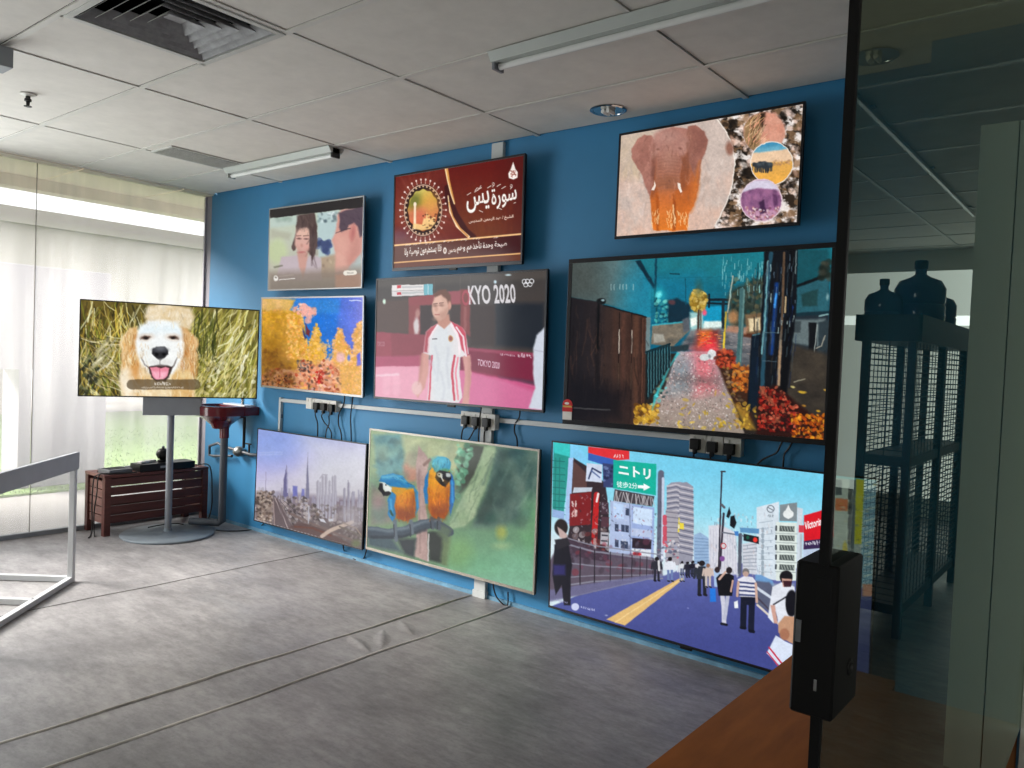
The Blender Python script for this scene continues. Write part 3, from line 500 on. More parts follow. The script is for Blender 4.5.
def pic_elephant(c):
    c.view(605, 95, 4.995)
    c.fill(lambda x, y: mix((206, 188, 178), (222, 188, 170), (fbm(x / 60, y / 90, 3) - .5) * 2 + (y - 250) / 600))
    c.poly([(50, 200), (240, 170), (160, 420), (50, 420)], noisy((212, 188, 152), (200, 180, 160), 60, 60, 2), 10, .7); c.strokes(160, (60, 320, 640, 690), (70, 110), (20, 60), (3, 8), [(186, 168, 166), (216, 196, 186), (190, 164, 150), (226, 206, 196)], 8, .4, 2)
    # savanna circle ends here: dark leaf litter
    dark = [(560, 100), (610, 180), (640, 260), (648, 340), (640, 430), (615, 530), (575, 620), (535, 690), (1000, 660), (1010, 20)]
    c.poly(dark, (52, 40, 30), 1)
    f = inpoly(dark)
    c.poly(dark, (226, 200, 186), 1, 1, patch(46, 38, .53, 5, 7)); c.poly(dark, (24, 20, 16), 1, .9, patch(40, 34, .55, 4.5, 12)); c.poly(dark, (150, 116, 84), 2, .7, patch(34, 30, .58, 8, 21)); c.poly(dark, (252, 244, 240), 1, .9, patch(38, 30, .62, 6, 31))
    c.blobs(60, (560, 60, 1000, 660), (8, 24), [(240, 214, 206), (40, 30, 22), (200, 160, 140), (84, 66, 44)], 5, .7, 1.6, f)
    ed = [(560, 110), (612, 185), (640, 262), (649, 345), (640, 430), (613, 530), (575, 615), (545, 670)]
    c.line(ed, 6, (236, 226, 216), .7)
    c.ell(625, 260, 20, 36, (150, 106, 90), 3)
    # elephant, walking towards us
    body = [(270, 175), (330, 150), (430, 160), (470, 230), (468, 400), (462, 480), (440, 560), (414, 600), (405, 690), (340, 695), (300, 690), (232, 690), (222, 600), (216, 500), (210, 400), (205, 300)]
    c.poly(body, ramp([(0, (176, 124, 112)), (.35, (166, 108, 88)), (.6, (182, 98, 50)), (1, (226, 122, 42))], lambda x, y: (y - 150) / 520), 1.4)
    c.poly([(222, 192), (190, 190), (150, 215), (124, 260), (122, 310), (150, 360), (176, 400), (190, 460), (216, 510), (235, 440), (245, 330), (250, 240)], noisy((156, 104, 92), (178, 124, 110), 30, 50, 4), 1.4)
    c.poly([(410, 145), (450, 138), (490, 170), (512, 215), (505, 270), (480, 320), (470, 400), (462, 470), (440, 400), (410, 300), (400, 220)], noisy((146, 96, 84), (170, 116, 100), 30, 50, 5), 1.4)
    c.poly([(436, 150), (490, 175), (508, 220), (480, 310), (450, 290)], (140, 90, 80), 6, .6); c.poly([(470, 330), (466, 480), (440, 570), (420, 600), (430, 450)], (206, 116, 52), 5, .8)
    c.ell(316, 235, 92, 80, (178, 128, 116), 5); c.ell(300, 200, 50, 30, (186, 142, 130), 7, .8); c.ell(388, 250, 22, 44, (186, 138, 124), 5, .7); c.ell(245, 290, 24, 30, (184, 136, 122), 5, .7)
    c.poly([(225, 330), (250, 300), (246, 480), (225, 520)], (120, 70, 54), 5, .6); c.poly([(372, 310), (410, 290), (400, 470), (375, 500), (365, 420)], (130, 74, 50), 5, .6)
    c.poly([(256, 280), (300, 265), (360, 275), (378, 330), (372, 400), (364, 470), (340, 490), (330, 690), (262, 690), (258, 490), (244, 450), (246, 370)], ramp([(0, (170, 120, 108)), (.4, (172, 110, 84)), (.62, (206, 116, 60)), (1, (232, 130, 46))], lambda x, y: (y - 270) / 410), 2)
    for k in range(11): y = 300 + k * 17; c.line([(256 - (k > 5) * 6, y + 6), (310, y - 5), (368, y + 4)], 4, (140, 92, 78), 1.2, .55)
    c.ell(308, 440, 56, 36, (150, 96, 70), 6, .6); c.poly([(335, 500), (350, 560), (345, 690), (330, 690)], (150, 70, 24), 2, .8); c.poly([(246, 500), (262, 520), (262, 690), (250, 690)], (170, 84, 30), 2, .8)
    c.poly([(240, 428), (247, 452), (236, 480), (222, 480), (236, 452)], (250, 238, 226), .9); c.poly([(356, 440), (368, 444), (382, 490), (374, 496), (360, 470)], (250, 238, 226), .9)
    c.ell(256, 268, 7, 5, (104, 66, 56), 2, .7); c.ell(372, 262, 7, 5, (104, 66, 56), 2, .7); c.ell(312, 300, 30, 60, (190, 142, 124), 10, .5); c.line([(238, 240), (232, 330), (228, 420)], 8, (104, 62, 50), 3, .5); c.line([(404, 235), (412, 320), (408, 430)], 8, (110, 64, 46), 3, .5)
    c.strokes(150, (130, 170, 505, 520), (60, 120), (10, 36), (2, 5), [(120, 78, 68), (196, 146, 132), (140, 92, 80), (206, 156, 130)], 41, .35, 1.2, inpoly(body + []))
    c.strokes(60, (125, 200, 240, 480), (70, 130), (14, 40), (3, 6), [(126, 82, 72), (190, 140, 126)], 42, .35, 1.6, inpoly([(222, 192), (150, 215), (124, 260), (150, 360), (190, 460), (216, 510), (245, 330)]))
    # backlit grass heads at the feet
    R = random.Random(6)
    for k in range(60): x = R.choice([R.uniform(225, 262), R.uniform(300, 345), R.uniform(360, 412)]); y = R.uniform(600, 680); c.line([(x, y), (x + R.uniform(-6, 6), y - R.uniform(8, 26))], 3.4, (252, 214, 160), .6, .7)
    c.line([(335, 560), (342, 650)], 8, (248, 210, 160), 1, .8)
    # three round insets
    x0 = lambda cx, cy, r: (lambda x, y: ((x - cx) ** 2 / r[0] ** 2 + (y - cy) ** 2 / r[1] ** 2 < 1))
    c.ell(800, 180, 106, 110, (214, 160, 140), 1); c.poly([(800, 75), (860, 74), (905, 140), (905, 200), (860, 225), (800, 240), (780, 180)], noisy((206, 140, 118), (224, 168, 146), 40, 40, 3), 4)
    t = lambda x, y: 1.0 * ((x - 800) ** 2 / 105 ** 2 + (y - 180) ** 2 / 109 ** 2 < 1)
    c.poly([(700, 110), (800, 70), (790, 160), (770, 290), (690, 280)], (150, 122, 84), 4, .9, t); c.poly([(770, 80), (808, 72), (795, 170)], (40, 26, 18), 3, .9, t)
    R = random.Random(12)
    for k in range(70):
        x = R.uniform(705, 790); y = R.uniform(100, 260); L = R.uniform(20, 60); a = R.uniform(-1.5, -.6)
        if t(x, y) and t(x + L * math.cos(a), y + L * math.sin(a)): c.line([(x, y), (x + L * math.cos(a), y + L * math.sin(a))], 3.4, R.choice([(238, 196, 160), (74, 50, 34), (214, 170, 120), (232, 160, 130)]), .6, .85)
    c.ell(840, 340, 110, 114, (244, 226, 206), 1)
    t2 = lambda x, y: 1.0 * ((x - 840) ** 2 / 107 ** 2 + (y - 340) ** 2 / 111 ** 2 < 1)
    c.poly([(720, 220), (960, 220), (960, 268), (740, 300)], (110, 176, 200), 2, 1, t2); c.poly([(720, 220), (960, 225), (960, 242), (740, 262)], (64, 146, 186), 4, .8, t2); c.poly([(720, 290), (960, 262), (960, 330), (720, 340)], (236, 202, 168), 2, 1, t2)
    c.poly([(720, 345), (960, 325), (960, 470), (720, 470)], lin(0, 330, (226, 172, 90), 0, 440, (244, 180, 80)), 2, 1, t2)
    for ex, ey, q in ((800, 348, 1.0), (768, 352, .8), (826, 350, .75)):
        c.ell(ex, ey, 26 * q, 19 * q, (58, 66, 72), 1.4); c.ell(ex - 22 * q, ey - 6 * q, 13 * q, 13 * q, (50, 56, 62), 1.4)
        for lx in (-16, -5, 8, 18): c.line([(ex + lx * q, ey + 8), (ex + lx * q, ey + 40 * q)], 8 * q, (46, 52, 58), 1)
        c.line([(ex - 30 * q, ey), (ex - 34 * q, ey + 30 * q)], 6 * q, (50, 56, 62), 1); c.ell(ex + 4 * q, ey - 8 * q, 14 * q, 8 * q, (86, 96, 102), 2, .7)
    c.blobs(26, (850, 325, 935, 350), (4, 8), [(196, 152, 110), (160, 120, 90)], 9, .7, 1); c.ring(840, 340, 109, 113, 4, (240, 232, 222), .6)
    c.ell(785, 535, 108, 112, (196, 150, 176), 1)
    t3 = lambda x, y: 1.0 * ((x - 785) ** 2 / 104 ** 2 + (y - 535) ** 2 / 108 ** 2 < 1)
    c.poly([(680, 430), (890, 430), (880, 480), (690, 500)], (214, 206, 224), 3, 1, t3); c.poly([(680, 495), (760, 470), (860, 478), (895, 520), (890, 590), (690, 590)], noisy((120, 78, 116), (168, 112, 150), 24, 30, 8), 2, 1, t3)
    c.poly([(770, 545), (800, 530), (810, 600), (780, 610)], (60, 34, 66), 2, .9, t3); c.poly([(840, 500), (880, 510), (870, 560), (850, 570)], (90, 52, 90), 2, .8, t3)
    for k in range(6): c.line([(700 + k * 34, 500), (706 + k * 34, 570)], 6, (150, 104, 144), 2, .6)
    c.blobs(90, (690, 570, 880, 640), (4, 9), [(236, 206, 206), (190, 130, 130), (246, 224, 220), (120, 70, 90)], 15, .8, .7, lambda x, y: t3(x, y) > 0); c.ring(785, 535, 107, 111, 4, (232, 216, 220), .6)

def pic_night(c):
    c.view(560, 240, 3.657)
    c.fill(lin(0, 60, (22, 116, 132), 0, 300, (10, 96, 124)))
    c.poly([(300, 40), (790, 10), (790, 120), (320, 130)], (26, 118, 130), 20, .7); c.poly([(350, 120), (520, 110), (520, 220), (350, 220)], (14, 116, 148), 18, .7)
    c.poly([(880, 10), (1010, 10), (1010, 140), (880, 160)], (20, 78, 88), 6)
    c.poly([(0, 420), (1020, 420), (1020, 800), (0, 800)], (40, 34, 30), 2)
    # lit building on the left
    c.poly([(20, 60), (285, 55), (330, 150), (330, 300), (310, 420), (310, 275), (150, 225), (20, 200)], ramp([(0, (64, 72, 70)), (.55, (84, 110, 112)), (1, (24, 130, 158))], lambda x, y: (x - 20) / 320 + (60 - y) / 900 + (y - 60) / 500), 1.5)
    c.poly([(20, 60), (120, 58), (160, 220), (20, 200)], (72, 78, 74), 24, .7); c.poly([(270, 60), (290, 56), (348, 160), (340, 170)], (6, 40, 56), 1.6); c.poly([(245, 130), (320, 160), (325, 270), (260, 250)], (36, 130, 156), 20, .6)
    for x in (178, 190, 212, 224, 236, 262): c.line([(x, 152), (x, 176 - (x % 3) * 3)], 4, (150, 180, 182), .8, .7)
    c.poly([(300, 280), (328, 280), (328, 420), (310, 420)], (108, 128, 130), 1.6)
    # brown board fence
    c.poly([(14, 200), (130, 220), (150, 235), (312, 280), (306, 610), (262, 760), (0, 760)], ramp([(0, (26, 24, 28)), (.35, (40, 34, 36)), (.6, (62, 44, 38)), (1, (78, 50, 40))], lambda x, y: (x - 20) / 300), 1.2)
    for x0, col in [(60, (30, 28, 32)), (125, (22, 20, 22)), (160, (56, 42, 38)), (190, (70, 48, 40)), (222, (84, 54, 44)), (245, (58, 38, 32)), (270, (90, 60, 46)), (292, (46, 30, 26))]:
        c.line([(x0 + 4, 215 + x0 * .25), (x0, 640)], 16, col, 2.4, .7)
    for x in (210, 258): c.line([(x, 262), (x - 3, 600)], 3, (20, 14, 12), .7, .9); c.line([(x, 330), (x - 1, 420)], 3.4, (220, 206, 190), .6, .85); c.line([(x - 2, 460), (x - 3, 560)], 2.4, (130, 104, 80), .7, .6)
    c.strokes(120, (20, 230, 300, 640), (86, 94), (40, 140), (2, 6), [(30, 24, 24), (96, 64, 50), (60, 44, 38), (22, 18, 20), (80, 54, 44)], 15, .45, 1.2, inpoly([(14, 210), (150, 245), (306, 290), (300, 600), (262, 660), (14, 650)]))
    c.line([(300, 285), (296, 610)], 4, (120, 80, 60), .8, .6); c.line([(130, 225), (128, 400)], 8, (12, 14, 16), 1); c.ell(140, 218, 18, 12, (20, 24, 26), 1); c.ell(146, 214, 7, 4, (150, 180, 186), .8); c.line([(150, 233), (312, 280)], 5, (20, 18, 18), .8)
    c.poly([(10, 500), (240, 560), (230, 690), (10, 670)], (18, 18, 24), 22, .8); c.line([(40, 632), (175, 640)], 5, (84, 84, 84), .9, .7)
    # far end of the lane
    c.line([(350, 50), (346, 210)], 9, (8, 60, 78), 1.2); c.ell(360, 192, 10, 14, (170, 250, 250), 2.5, 1, 30); c.ell(360, 192, 26, 26, (40, 190, 200), 9, .5)
    c.line([(352, 205), (352, 300)], 6, (8, 70, 80), 1, .9); c.blobs(60, (346, 215, 400, 300), (4, 10), [(30, 130, 150), (110, 200, 190), (8, 56, 70), (60, 160, 160)], 4, .8, .8)
    c.poly([(395, 215), (430, 205), (480, 230), (482, 300), (395, 310)], (14, 44, 60), 3); c.ell(410, 222, 12, 10, (100, 60, 64), 2, .8); c.line([(404, 110), (438, 112)], 5, (10, 60, 74), .8); c.line([(462, 130), (464, 230)], 3, (10, 74, 92), .7); c.line([(300, 128), (780, 120)], 2, (10, 84, 104), .6, .6)
    c.poly([(335, 312), (455, 298), (478, 330), (415, 395), (330, 385)], noisy((96, 92, 84), (140, 128, 110), 30, 20, 5), 1.6); c.line([(335, 312), (460, 297)], 6, (60, 180, 196), 1, .8); c.poly([(340, 345), (378, 345), (384, 375), (342, 380)], (176, 176, 166), 2, .8); c.poly([(450, 290), (475, 280), (480, 330), (455, 340)], (90, 96, 104), 2)
    c.poly([(478, 262), (605, 250), (605, 330), (480, 345)], (150, 196, 196), 3); c.poly([(525, 240), (602, 235), (602, 300), (530, 305)], (18, 150, 190), 1.6); c.poly([(532, 296), (604, 294), (604, 318), (532, 322)], (226, 244, 238), 2); c.poly([(480, 285), (505, 280), (505, 310), (482, 318)], (240, 246, 236), 2)
    c.line([(540, 212), (625, 212)], 10, (16, 30, 40), 1.2); c.line([(545, 225), (625, 228)], 6, (10, 24, 34), 1); c.line([(552, 190), (552, 240)], 6, (14, 26, 36), 1); c.line([(605, 215), (604, 330)], 12, (24, 40, 50), 1.2)
    c.ell(510, 215, 34, 46, (140, 112, 40), 2.5); c.blobs(130, (476, 168, 546, 262), (4, 10), [(196, 160, 60), (226, 190, 90), (130, 100, 30), (236, 210, 130)], 6, .85, .8, lambda x, y: ((x - 511) / 34) ** 2 + ((y - 216) / 46) ** 2 < 1)
    c.ell(512, 165, 14, 30, (60, 90, 80), 5, .6); c.line([(512, 255), (508, 370)], 9, (70, 58, 50), 1); c.line([(520, 255), (520, 330)], 5, (96, 80, 66), 1); c.ell(534, 262, 8, 12, (240, 90, 120), 2)
    # wet road and paving
    c.poly([(480, 330), (640, 325), (780, 380), (800, 560), (660, 480), (560, 400), (430, 410)], noisy((120, 122, 124), (64, 70, 78), 40, 16, 6), 3); c.poly([(600, 330), (740, 340), (740, 420), (660, 400)], (140, 134, 136), 8, .6)
    c.poly([(508, 332), (584, 330), (592, 424), (490, 424)], (176, 54, 40), 8, .75); c.poly([(520, 334), (556, 333), (550, 384), (514, 390)], (255, 130, 40), 7, .8); c.ell(552, 392, 26, 34, (250, 46, 60), 7, .75); R = random.Random(61)
    for k in range(70): x = R.uniform(498, 592); y = R.uniform(335, 425); c.line([(x, y), (x + R.uniform(4, 14), y)], R.uniform(2, 4), R.choice([(255, 170, 90), (120, 40, 40), (255, 90, 90), (60, 40, 50), (200, 120, 110)]), .7, .6)
    for k in range(90): x = R.uniform(590, 760); y = R.uniform(335, 470); c.line([(x, y), (x + R.uniform(4, 16), y + 1)], R.uniform(2, 4), R.choice([(170, 160, 160), (90, 90, 96), (220, 190, 170), (60, 64, 72)]), .7, .5)
    pave = [(432, 412), (570, 412), (620, 540), (692, 760), (250, 760), (280, 680), (380, 560)]
    c.poly(pave, ramp([(0, (170, 164, 172)), (.35, (150, 136, 138)), (.7, (166, 148, 140)), (1, (150, 136, 124))], lambda x, y: (y - 410) / 290), 1.6)
    c.poly([(480, 405), (570, 405), (580, 560), (500, 580)], (236, 110, 120), 16, .75); c.poly([(410, 470), (480, 450), (480, 560), (400, 580)], (130, 150, 160), 16, .7); c.poly([(410, 500), (590, 510), (590, 545), (400, 530)], (110, 96, 96), 8, .6)
    c.blobs(1300, (290, 420, 680, 715), (2, 4.5), [(226, 214, 210), (90, 84, 84), (200, 180, 170), (110, 96, 90), (240, 232, 226), (180, 140, 136)], 7, .6, .5, inpoly(pave), (.4, .8))
    c.blobs(70, (430, 560, 700, 715), (5, 12), [(206, 170, 40), (176, 140, 30), (226, 190, 60)], 8, .75, .7, inpoly(pave + [(700, 715)]), (.3, .6)); c.blobs(110, (272, 620, 360, 690), (5, 12), [(196, 150, 40), (150, 106, 30), (226, 180, 70), (110, 70, 24)], 9, .85, .7)
    c.poly([(404, 470), (440, 420), (430, 415), (340, 590), (335, 640)], (60, 190, 196), 2, .85); c.blobs(40, (320, 500, 410, 650), (4, 9), [(90, 220, 220), (20, 60, 66), (150, 160, 130)], 10, .8, .8, inpoly([(330, 560), (400, 470), (415, 490), (380, 620), (330, 660)])); c.poly([(400, 395), (475, 385), (470, 410), (405, 415)], (40, 56, 62), 2)
    # railing
    c.poly([(312, 415), (402, 384), (400, 470), (318, 600)], (26, 60, 70), 2, .85)
    for k in range(9): x = 316 + k * 10.5; c.line([(x, 412 - k * 3.2), (x, 598 - k * 16)], 4, (6, 20, 26), .7); c.line([(x + 4, 420 - k * 3.2), (x + 4, 588 - k * 16)], 2.4, (90, 150, 156), .6, .7)
    c.line([(310, 416), (402, 383)], 7, (14, 44, 52), .8); c.line([(400, 382), (400, 475)], 6, (10, 34, 42), .8)
    # rain, thin trees and right-hand side
    c.poly([(620, 200), (640, 170), (760, 120), (780, 280), (640, 330)], noisy((30, 40, 34), (80, 76, 60), 30, 40, 8), 6, .9); c.blobs(90, (630, 130, 770, 280), (5, 12), [(70, 76, 56), (24, 34, 30), (110, 100, 70), (20, 70, 74)], 14, .6, 1)
    c.poly([(690, 270), (760, 262), (760, 350), (690, 345)], (120, 96, 70), 2); c.poly([(700, 285), (745, 280), (745, 330), (705, 335)], (226, 206, 166), 2); c.line([(722, 280), (722, 335)], 5, (60, 50, 40), .8); c.poly([(680, 340), (760, 345), (760, 370), (680, 355)], (80, 44, 30), 2)
    c.line([(642, 120), (622, 260)], 5, (170, 176, 160), .8); c.line([(616, 260), (606, 400)], 6, (200, 170, 40), 1.2); c.line([(608, 340), (606, 405)], 6, (230, 200, 60), 1); c.ell(640, 280, 22, 26, (200, 140, 90), 5, .8); c.poly([(620, 310), (700, 320), (690, 345), (615, 335)], (200, 140, 110), 3, .8)
    R = random.Random(2)
    for k in range(60): x = R.uniform(600, 760); y = R.uniform(40, 190); c.line([(x, y), (x - 1, y + R.uniform(10, 30))], 3, (150, 206, 206), .6, R.uniform(.3, .8))
    c.line([(677, 175), (672, 320), (662, 460)], 20, (66, 104, 106), 1.2); c.line([(684, 175), (676, 330), (668, 450)], 6, (104, 140, 136), 1, .8)
    # bags and shrubs along the kerb
    c.ell(534, 436, 18, 14, (214, 220, 220), 1); c.ell(560, 425, 16, 20, (230, 232, 232), 1); c.ell(552, 432, 5, 8, (120, 130, 136), 1.4, .8)
    c.poly([(575, 440), (610, 405), (645, 430), (650, 480), (690, 520), (700, 600), (720, 690), (660, 640), (610, 540)], (60, 34, 22), 3)
    c.blobs(130, (572, 405, 650, 480), (4, 10), [(196, 70, 44), (160, 46, 30), (214, 96, 60), (110, 34, 22), (60, 24, 18)], 16, .8, .7, lambda x, y: ((x - 612) / 40) ** 2 + ((y - 443) / 38) ** 2 < 1)
    c.blobs(150, (640, 460, 710, 570), (4, 9), [(214, 120, 40), (180, 84, 30), (120, 60, 24), (236, 150, 60)], 17, .85, .7); c.blobs(120, (590, 470, 690, 640), (4, 9), [(90, 70, 50), (150, 120, 90), (50, 40, 30), (180, 140, 60)], 18, .7, .7, inpoly([(585, 460), (640, 480), (700, 640), (660, 640)]))
    # shop fronts across the road
    c.poly([(790, 200), (1005, 110), (1005, 480), (850, 470), (790, 420)], (34, 44, 52), 3); c.poly([(880, 160), (1005, 115), (1005, 260), (860, 270)], (40, 92, 104), 3); c.poly([(900, 190), (965, 170), (960, 235), (905, 240)], (30, 64, 66), 2); c.line([(870, 165), (1005, 112)], 12, (12, 18, 22), 1.4); c.line([(860, 270), (1005, 262)], 14, (20, 46, 56), 1.6)
    c.poly([(860, 290), (990, 285), (990, 400), (865, 380)], (96, 110, 112), 3); c.poly([(928, 300), (958, 300), (955, 440), (925, 420)], (16, 18, 22), 1.6); c.poly([(868, 295), (900, 295), (895, 340), (868, 338)], (60, 70, 74), 1.6); c.poly([(965, 300), (1005, 290), (1005, 400), (962, 420)], (44, 56, 62), 2); c.line([(960, 310), (945, 430)], 4, (170, 180, 176), .8, .8)
    c.line([(988, 350), (975, 390), (955, 400)], 4, (200, 190, 170), .8, .7); c.line([(968, 275), (1000, 268)], 6, (150, 190, 190), 1, .8); c.ell(1000, 200, 5, 12, (150, 180, 180), 1.5, .7); c.blobs(18, (975, 60, 1010, 130), (8, 16), [(30, 40, 34), (60, 60, 50)], 12, .9, 2)
    c.poly([(850, 380), (1025, 430), (1025, 790), (840, 740)], noisy((44, 40, 36), (70, 62, 52), 50, 40, 9), 5); c.line([(870, 530), (910, 518)], 4, (190, 186, 160), 1, .7)
    for x, y, w, h, k in [(900, 568, 15, 5, (206, 166, 50)), (866, 548, 8, 4, (206, 190, 120)), (990, 560, 9, 4, (190, 150, 60)), (930, 665, 22, 12, (226, 150, 20)), (960, 640, 8, 4, (200, 150, 40)), (905, 620, 8, 4, (170, 120, 40))]: c.ell(x, y, w, h, k, 1, .95, 10)
    # posts wrapped for winter
    c.poly([(762, 20), (890, 10), (882, 250), (840, 600), (690, 650), (712, 350), (745, 345)], (14, 18, 24), 1.6)
    c.poly([(715, 350), (740, 345), (735, 620), (695, 650), (700, 560)], (12, 26, 40), 1.6); c.line([(716, 349), (742, 344)], 6, (70, 110, 120), 1)
    c.line([(788, 30), (772, 160), (758, 400), (748, 600)], 16, (36, 74, 92), 1.6); c.line([(776, 60), (764, 280), (750, 420)], 6, (130, 190, 196), .9, .8); c.line([(808, 150), (800, 260), (786, 420)], 14, (20, 60, 130), 2.4, .9); c.line([(806, 190), (800, 240)], 8, (70, 160, 240), 1.6); c.line([(838, 30), (826, 300), (808, 545)], 9, (110, 84, 62), 1.2, .9); c.line([(842, 200), (838, 260)], 6, (196, 170, 130), 1); c.line([(822, 370), (812, 540)], 9, (170, 140, 110), 1.4); c.line([(856, 210), (866, 240), (858, 270)], 8, (30, 90, 220), 1.6)
    c.line([(868, 20), (850, 360), (826, 590)], 22, (8, 10, 14), 1.4); c.line([(884, 20), (880, 110)], 4, (130, 150, 150), .8, .8); c.line([(755, 338), (818, 340)], 3, (90, 120, 130), .8, .8); c.line([(752, 448), (806, 452)], 3, (80, 100, 110), .8, .8)
    for k in range(24): x = R.uniform(768, 880); y = R.uniform(30, 320); c.line([(x, y), (x - 1, y + R.uniform(10, 26))], 3, R.choice([(190, 214, 214), (96, 120, 140)]), .6, .7)
    for x0, x1, n in ((716, 760, 26), (762, 836, 60), (836, 884, 34)):
        for k in range(n): x = R.uniform(x0, x1); y = R.uniform(40, 520); c.line([(x, y), (x - R.uniform(2, 8), y + R.uniform(20, 70))], R.uniform(2, 5), R.choice([(30, 50, 66), (60, 84, 96), (10, 12, 16), (90, 110, 116), (20, 40, 80), (70, 56, 46)]), .9, .4)
    # red shrubs in front
    c.poly([(740, 560), (800, 540), (870, 600), (980, 690), (970, 790), (720, 790)], (44, 18, 14), 4)
    c.blobs(620, (735, 545, 890, 730), (3, 9), [(176, 36, 24), (206, 60, 40), (120, 20, 16), (70, 12, 12), (36, 12, 12), (214, 110, 80), (150, 80, 56), (30, 16, 16)], 20, .8, .6, inpoly([(740, 545), (800, 545), (880, 610), (900, 725), (730, 715)]))
    c.blobs(220, (860, 655, 985, 750), (3, 9), [(226, 120, 20), (240, 160, 40), (190, 80, 20), (120, 50, 16), (50, 24, 14)], 21, .9, .6); c.poly([(640, 610), (690, 640), (725, 712), (690, 712)], (196, 150, 50), 4, .7); c.blobs(40, (640, 610, 730, 712), (4, 10), [(220, 176, 60), (150, 110, 40)], 22, .8, .7)

def pic_street(c):
    c.view(540, 430, 3.84)
    c.fill(ramp([(0, (120, 206, 236)), (.5, (150, 220, 240)), (1, (214, 232, 240))], lambda x, y: (y - 130 - (x - 400) * .1) / 330))
    c.poly([(40, 30), (130, 40), (200, 120), (40, 120)], (130, 206, 244), 6); c.poly([(700, 120), (1300, 210), (1300, 300), (760, 200)], (110, 208, 236), 14, .6)
    # walkway
    c.poly([(640, 500), (1300, 560), (1300, 1080), (20, 690), (140, 640), (480, 560)], ramp([(0, (112, 116, 170)), (.4, (84, 92, 158)), (1, (66, 74, 140))], lambda x, y: (y - 500) / 320), 1.5)
    c.poly([(540, 570), (556, 572), (322, 760), (250, 736)], (226, 186, 120), 1); c.line([(546, 574), (286, 746)], 5, (240, 210, 150), 1, .8)
    # green glass building, far left
    c.poly([(50, 36), (114, 46), (112, 100), (85, 330), (42, 330)], (40, 150, 140), 1); c.poly([(50, 36), (114, 46), (112, 96), (52, 80)], (60, 200, 196), 1)
    for y in range(110, 330, 26): c.line([(46, y), (92, y + 4)], 3, (20, 96, 96), .8, .8)
    for x in (58, 74): c.line([(x, 100), (x - 6, 320)], 4, (30, 112, 110), .8, .7)
    c.poly([(42, 300), (90, 310), (88, 340), (42, 330)], (150, 180, 226), 1); c.poly([(108, 100), (128, 100), (112, 360), (90, 360)], (170, 200, 240), 1)
    # dark shops with red signs
    c.poly([(128, 100), (190, 140), (250, 200), (262, 300), (262, 510), (92, 480), (110, 360)], (52, 40, 46), 1.2)
    c.poly([(126, 110), (178, 160), (178, 214), (120, 225)], (92, 64, 62), 1.4); c.poly([(128, 215), (200, 215), (196, 232), (122, 236)], (196, 206, 220), 1)
    c.poly([(112, 240), (196, 232), (192, 360), (108, 366)], (126, 30, 34), 1.2); c.marks((118, 292), (138, 291), 26, (232, 210, 206), 2, 3); c.marks((116, 332), (140, 331), 30, (226, 200, 196), 2, 4); c.poly([(196, 262), (232, 240), (226, 300), (196, 330)], (40, 26, 28), 1.4)
    c.line([(216, 244), (204, 430)], 22, (190, 34, 36), .8); c.line([(222, 240), (216, 270)], 8, (240, 230, 230), .8); c.line([(208, 420), (206, 470)], 12, (220, 216, 216), .8)
    c.blobs(60, (96, 380, 262, 500), (5, 14), [(90, 70, 74), (150, 130, 130), (46, 36, 44), (120, 50, 50), (190, 180, 184)], 4, .8, .8)
    c.poly([(234, 270), (262, 275), (262, 320), (232, 318)], (70, 50, 60), 1); c.poly([(234, 330), (264, 332), (262, 372), (232, 370)], (84, 56, 66), 1); c.poly([(230, 390), (262, 392), (258, 440), (228, 438)], (180, 176, 184), 1); c.line([(236, 402), (256, 404)], 6, (60, 60, 70), .8); c.line([(234, 424), (254, 426)], 6, (60, 60, 70), .8)
    # billboards on the roof
    c.poly([(184, 56), (344, 72), (344, 106), (290, 110), (184, 80)], (224, 50, 56), .9); c.poly([(184, 80), (292, 108), (290, 126), (240, 126), (184, 108)], (56, 96, 180), .9); c.marks((282, 98), (322, 102), 13, (250, 236, 236), 4, 2)
    c.poly([(178, 120), (238, 126), (236, 196), (174, 190)], (206, 216, 236), .9); c.line([(186, 180), (200, 140), (232, 158)], 6, (40, 50, 90), .9); c.line([(196, 150), (228, 176)], 5, (90, 110, 160), .9); c.poly([(240, 120), (286, 126), (282, 216), (242, 214)], (56, 66, 110), 1); c.blobs(14, (244, 130, 280, 205), (4, 10), [(120, 140, 190), (30, 36, 70)], 7, .8, .8)
    c.poly([(282, 108), (448, 124), (446, 246), (280, 218)], (20, 178, 156), .8)
    c.text('ニトリ', (302, 166), (426, 186), (302, 124), (250, 255, 255), 1, .035); c.text('徒歩2分', (294, 214), (374, 222), (294, 190), (236, 252, 250), 1, .01)
    c.poly([(376, 206), (398, 208), (398, 200), (424, 214), (398, 228), (398, 220), (376, 218)], (250, 255, 255), .6)
    # white corner building under the green sign
    c.poly([(286, 222), (440, 250), (432, 290), (280, 268)], (70, 64, 70), 1); R = random.Random(5)
    for k in range(24): x = R.uniform(290, 432); c.line([(x, 228 + (x - 280) * .17), (x + R.uniform(-14, 14), 268 + (x - 280) * .13)], 3.4, (190, 186, 190), .7, .8)
    c.poly([(268, 266), (355, 280), (352, 495), (264, 490)], (176, 192, 226), 1); c.poly([(352, 280), (440, 294), (436, 500), (348, 494)], (156, 176, 222), 1); c.poly([(358, 290), (432, 302), (430, 368), (356, 354)], (206, 226, 250), .9); c.poly([(280, 274), (320, 280), (320, 338), (280, 334)], (190, 214, 246), .9)
    for x, y in [(328, 296), (310, 360), (326, 362), (308, 424), (322, 426), (286, 420), (286, 358)]: c.poly([(x, y), (x + 14, y + 2), (x + 14, y + 30), (x, y + 28)], (60, 70, 96), .8)
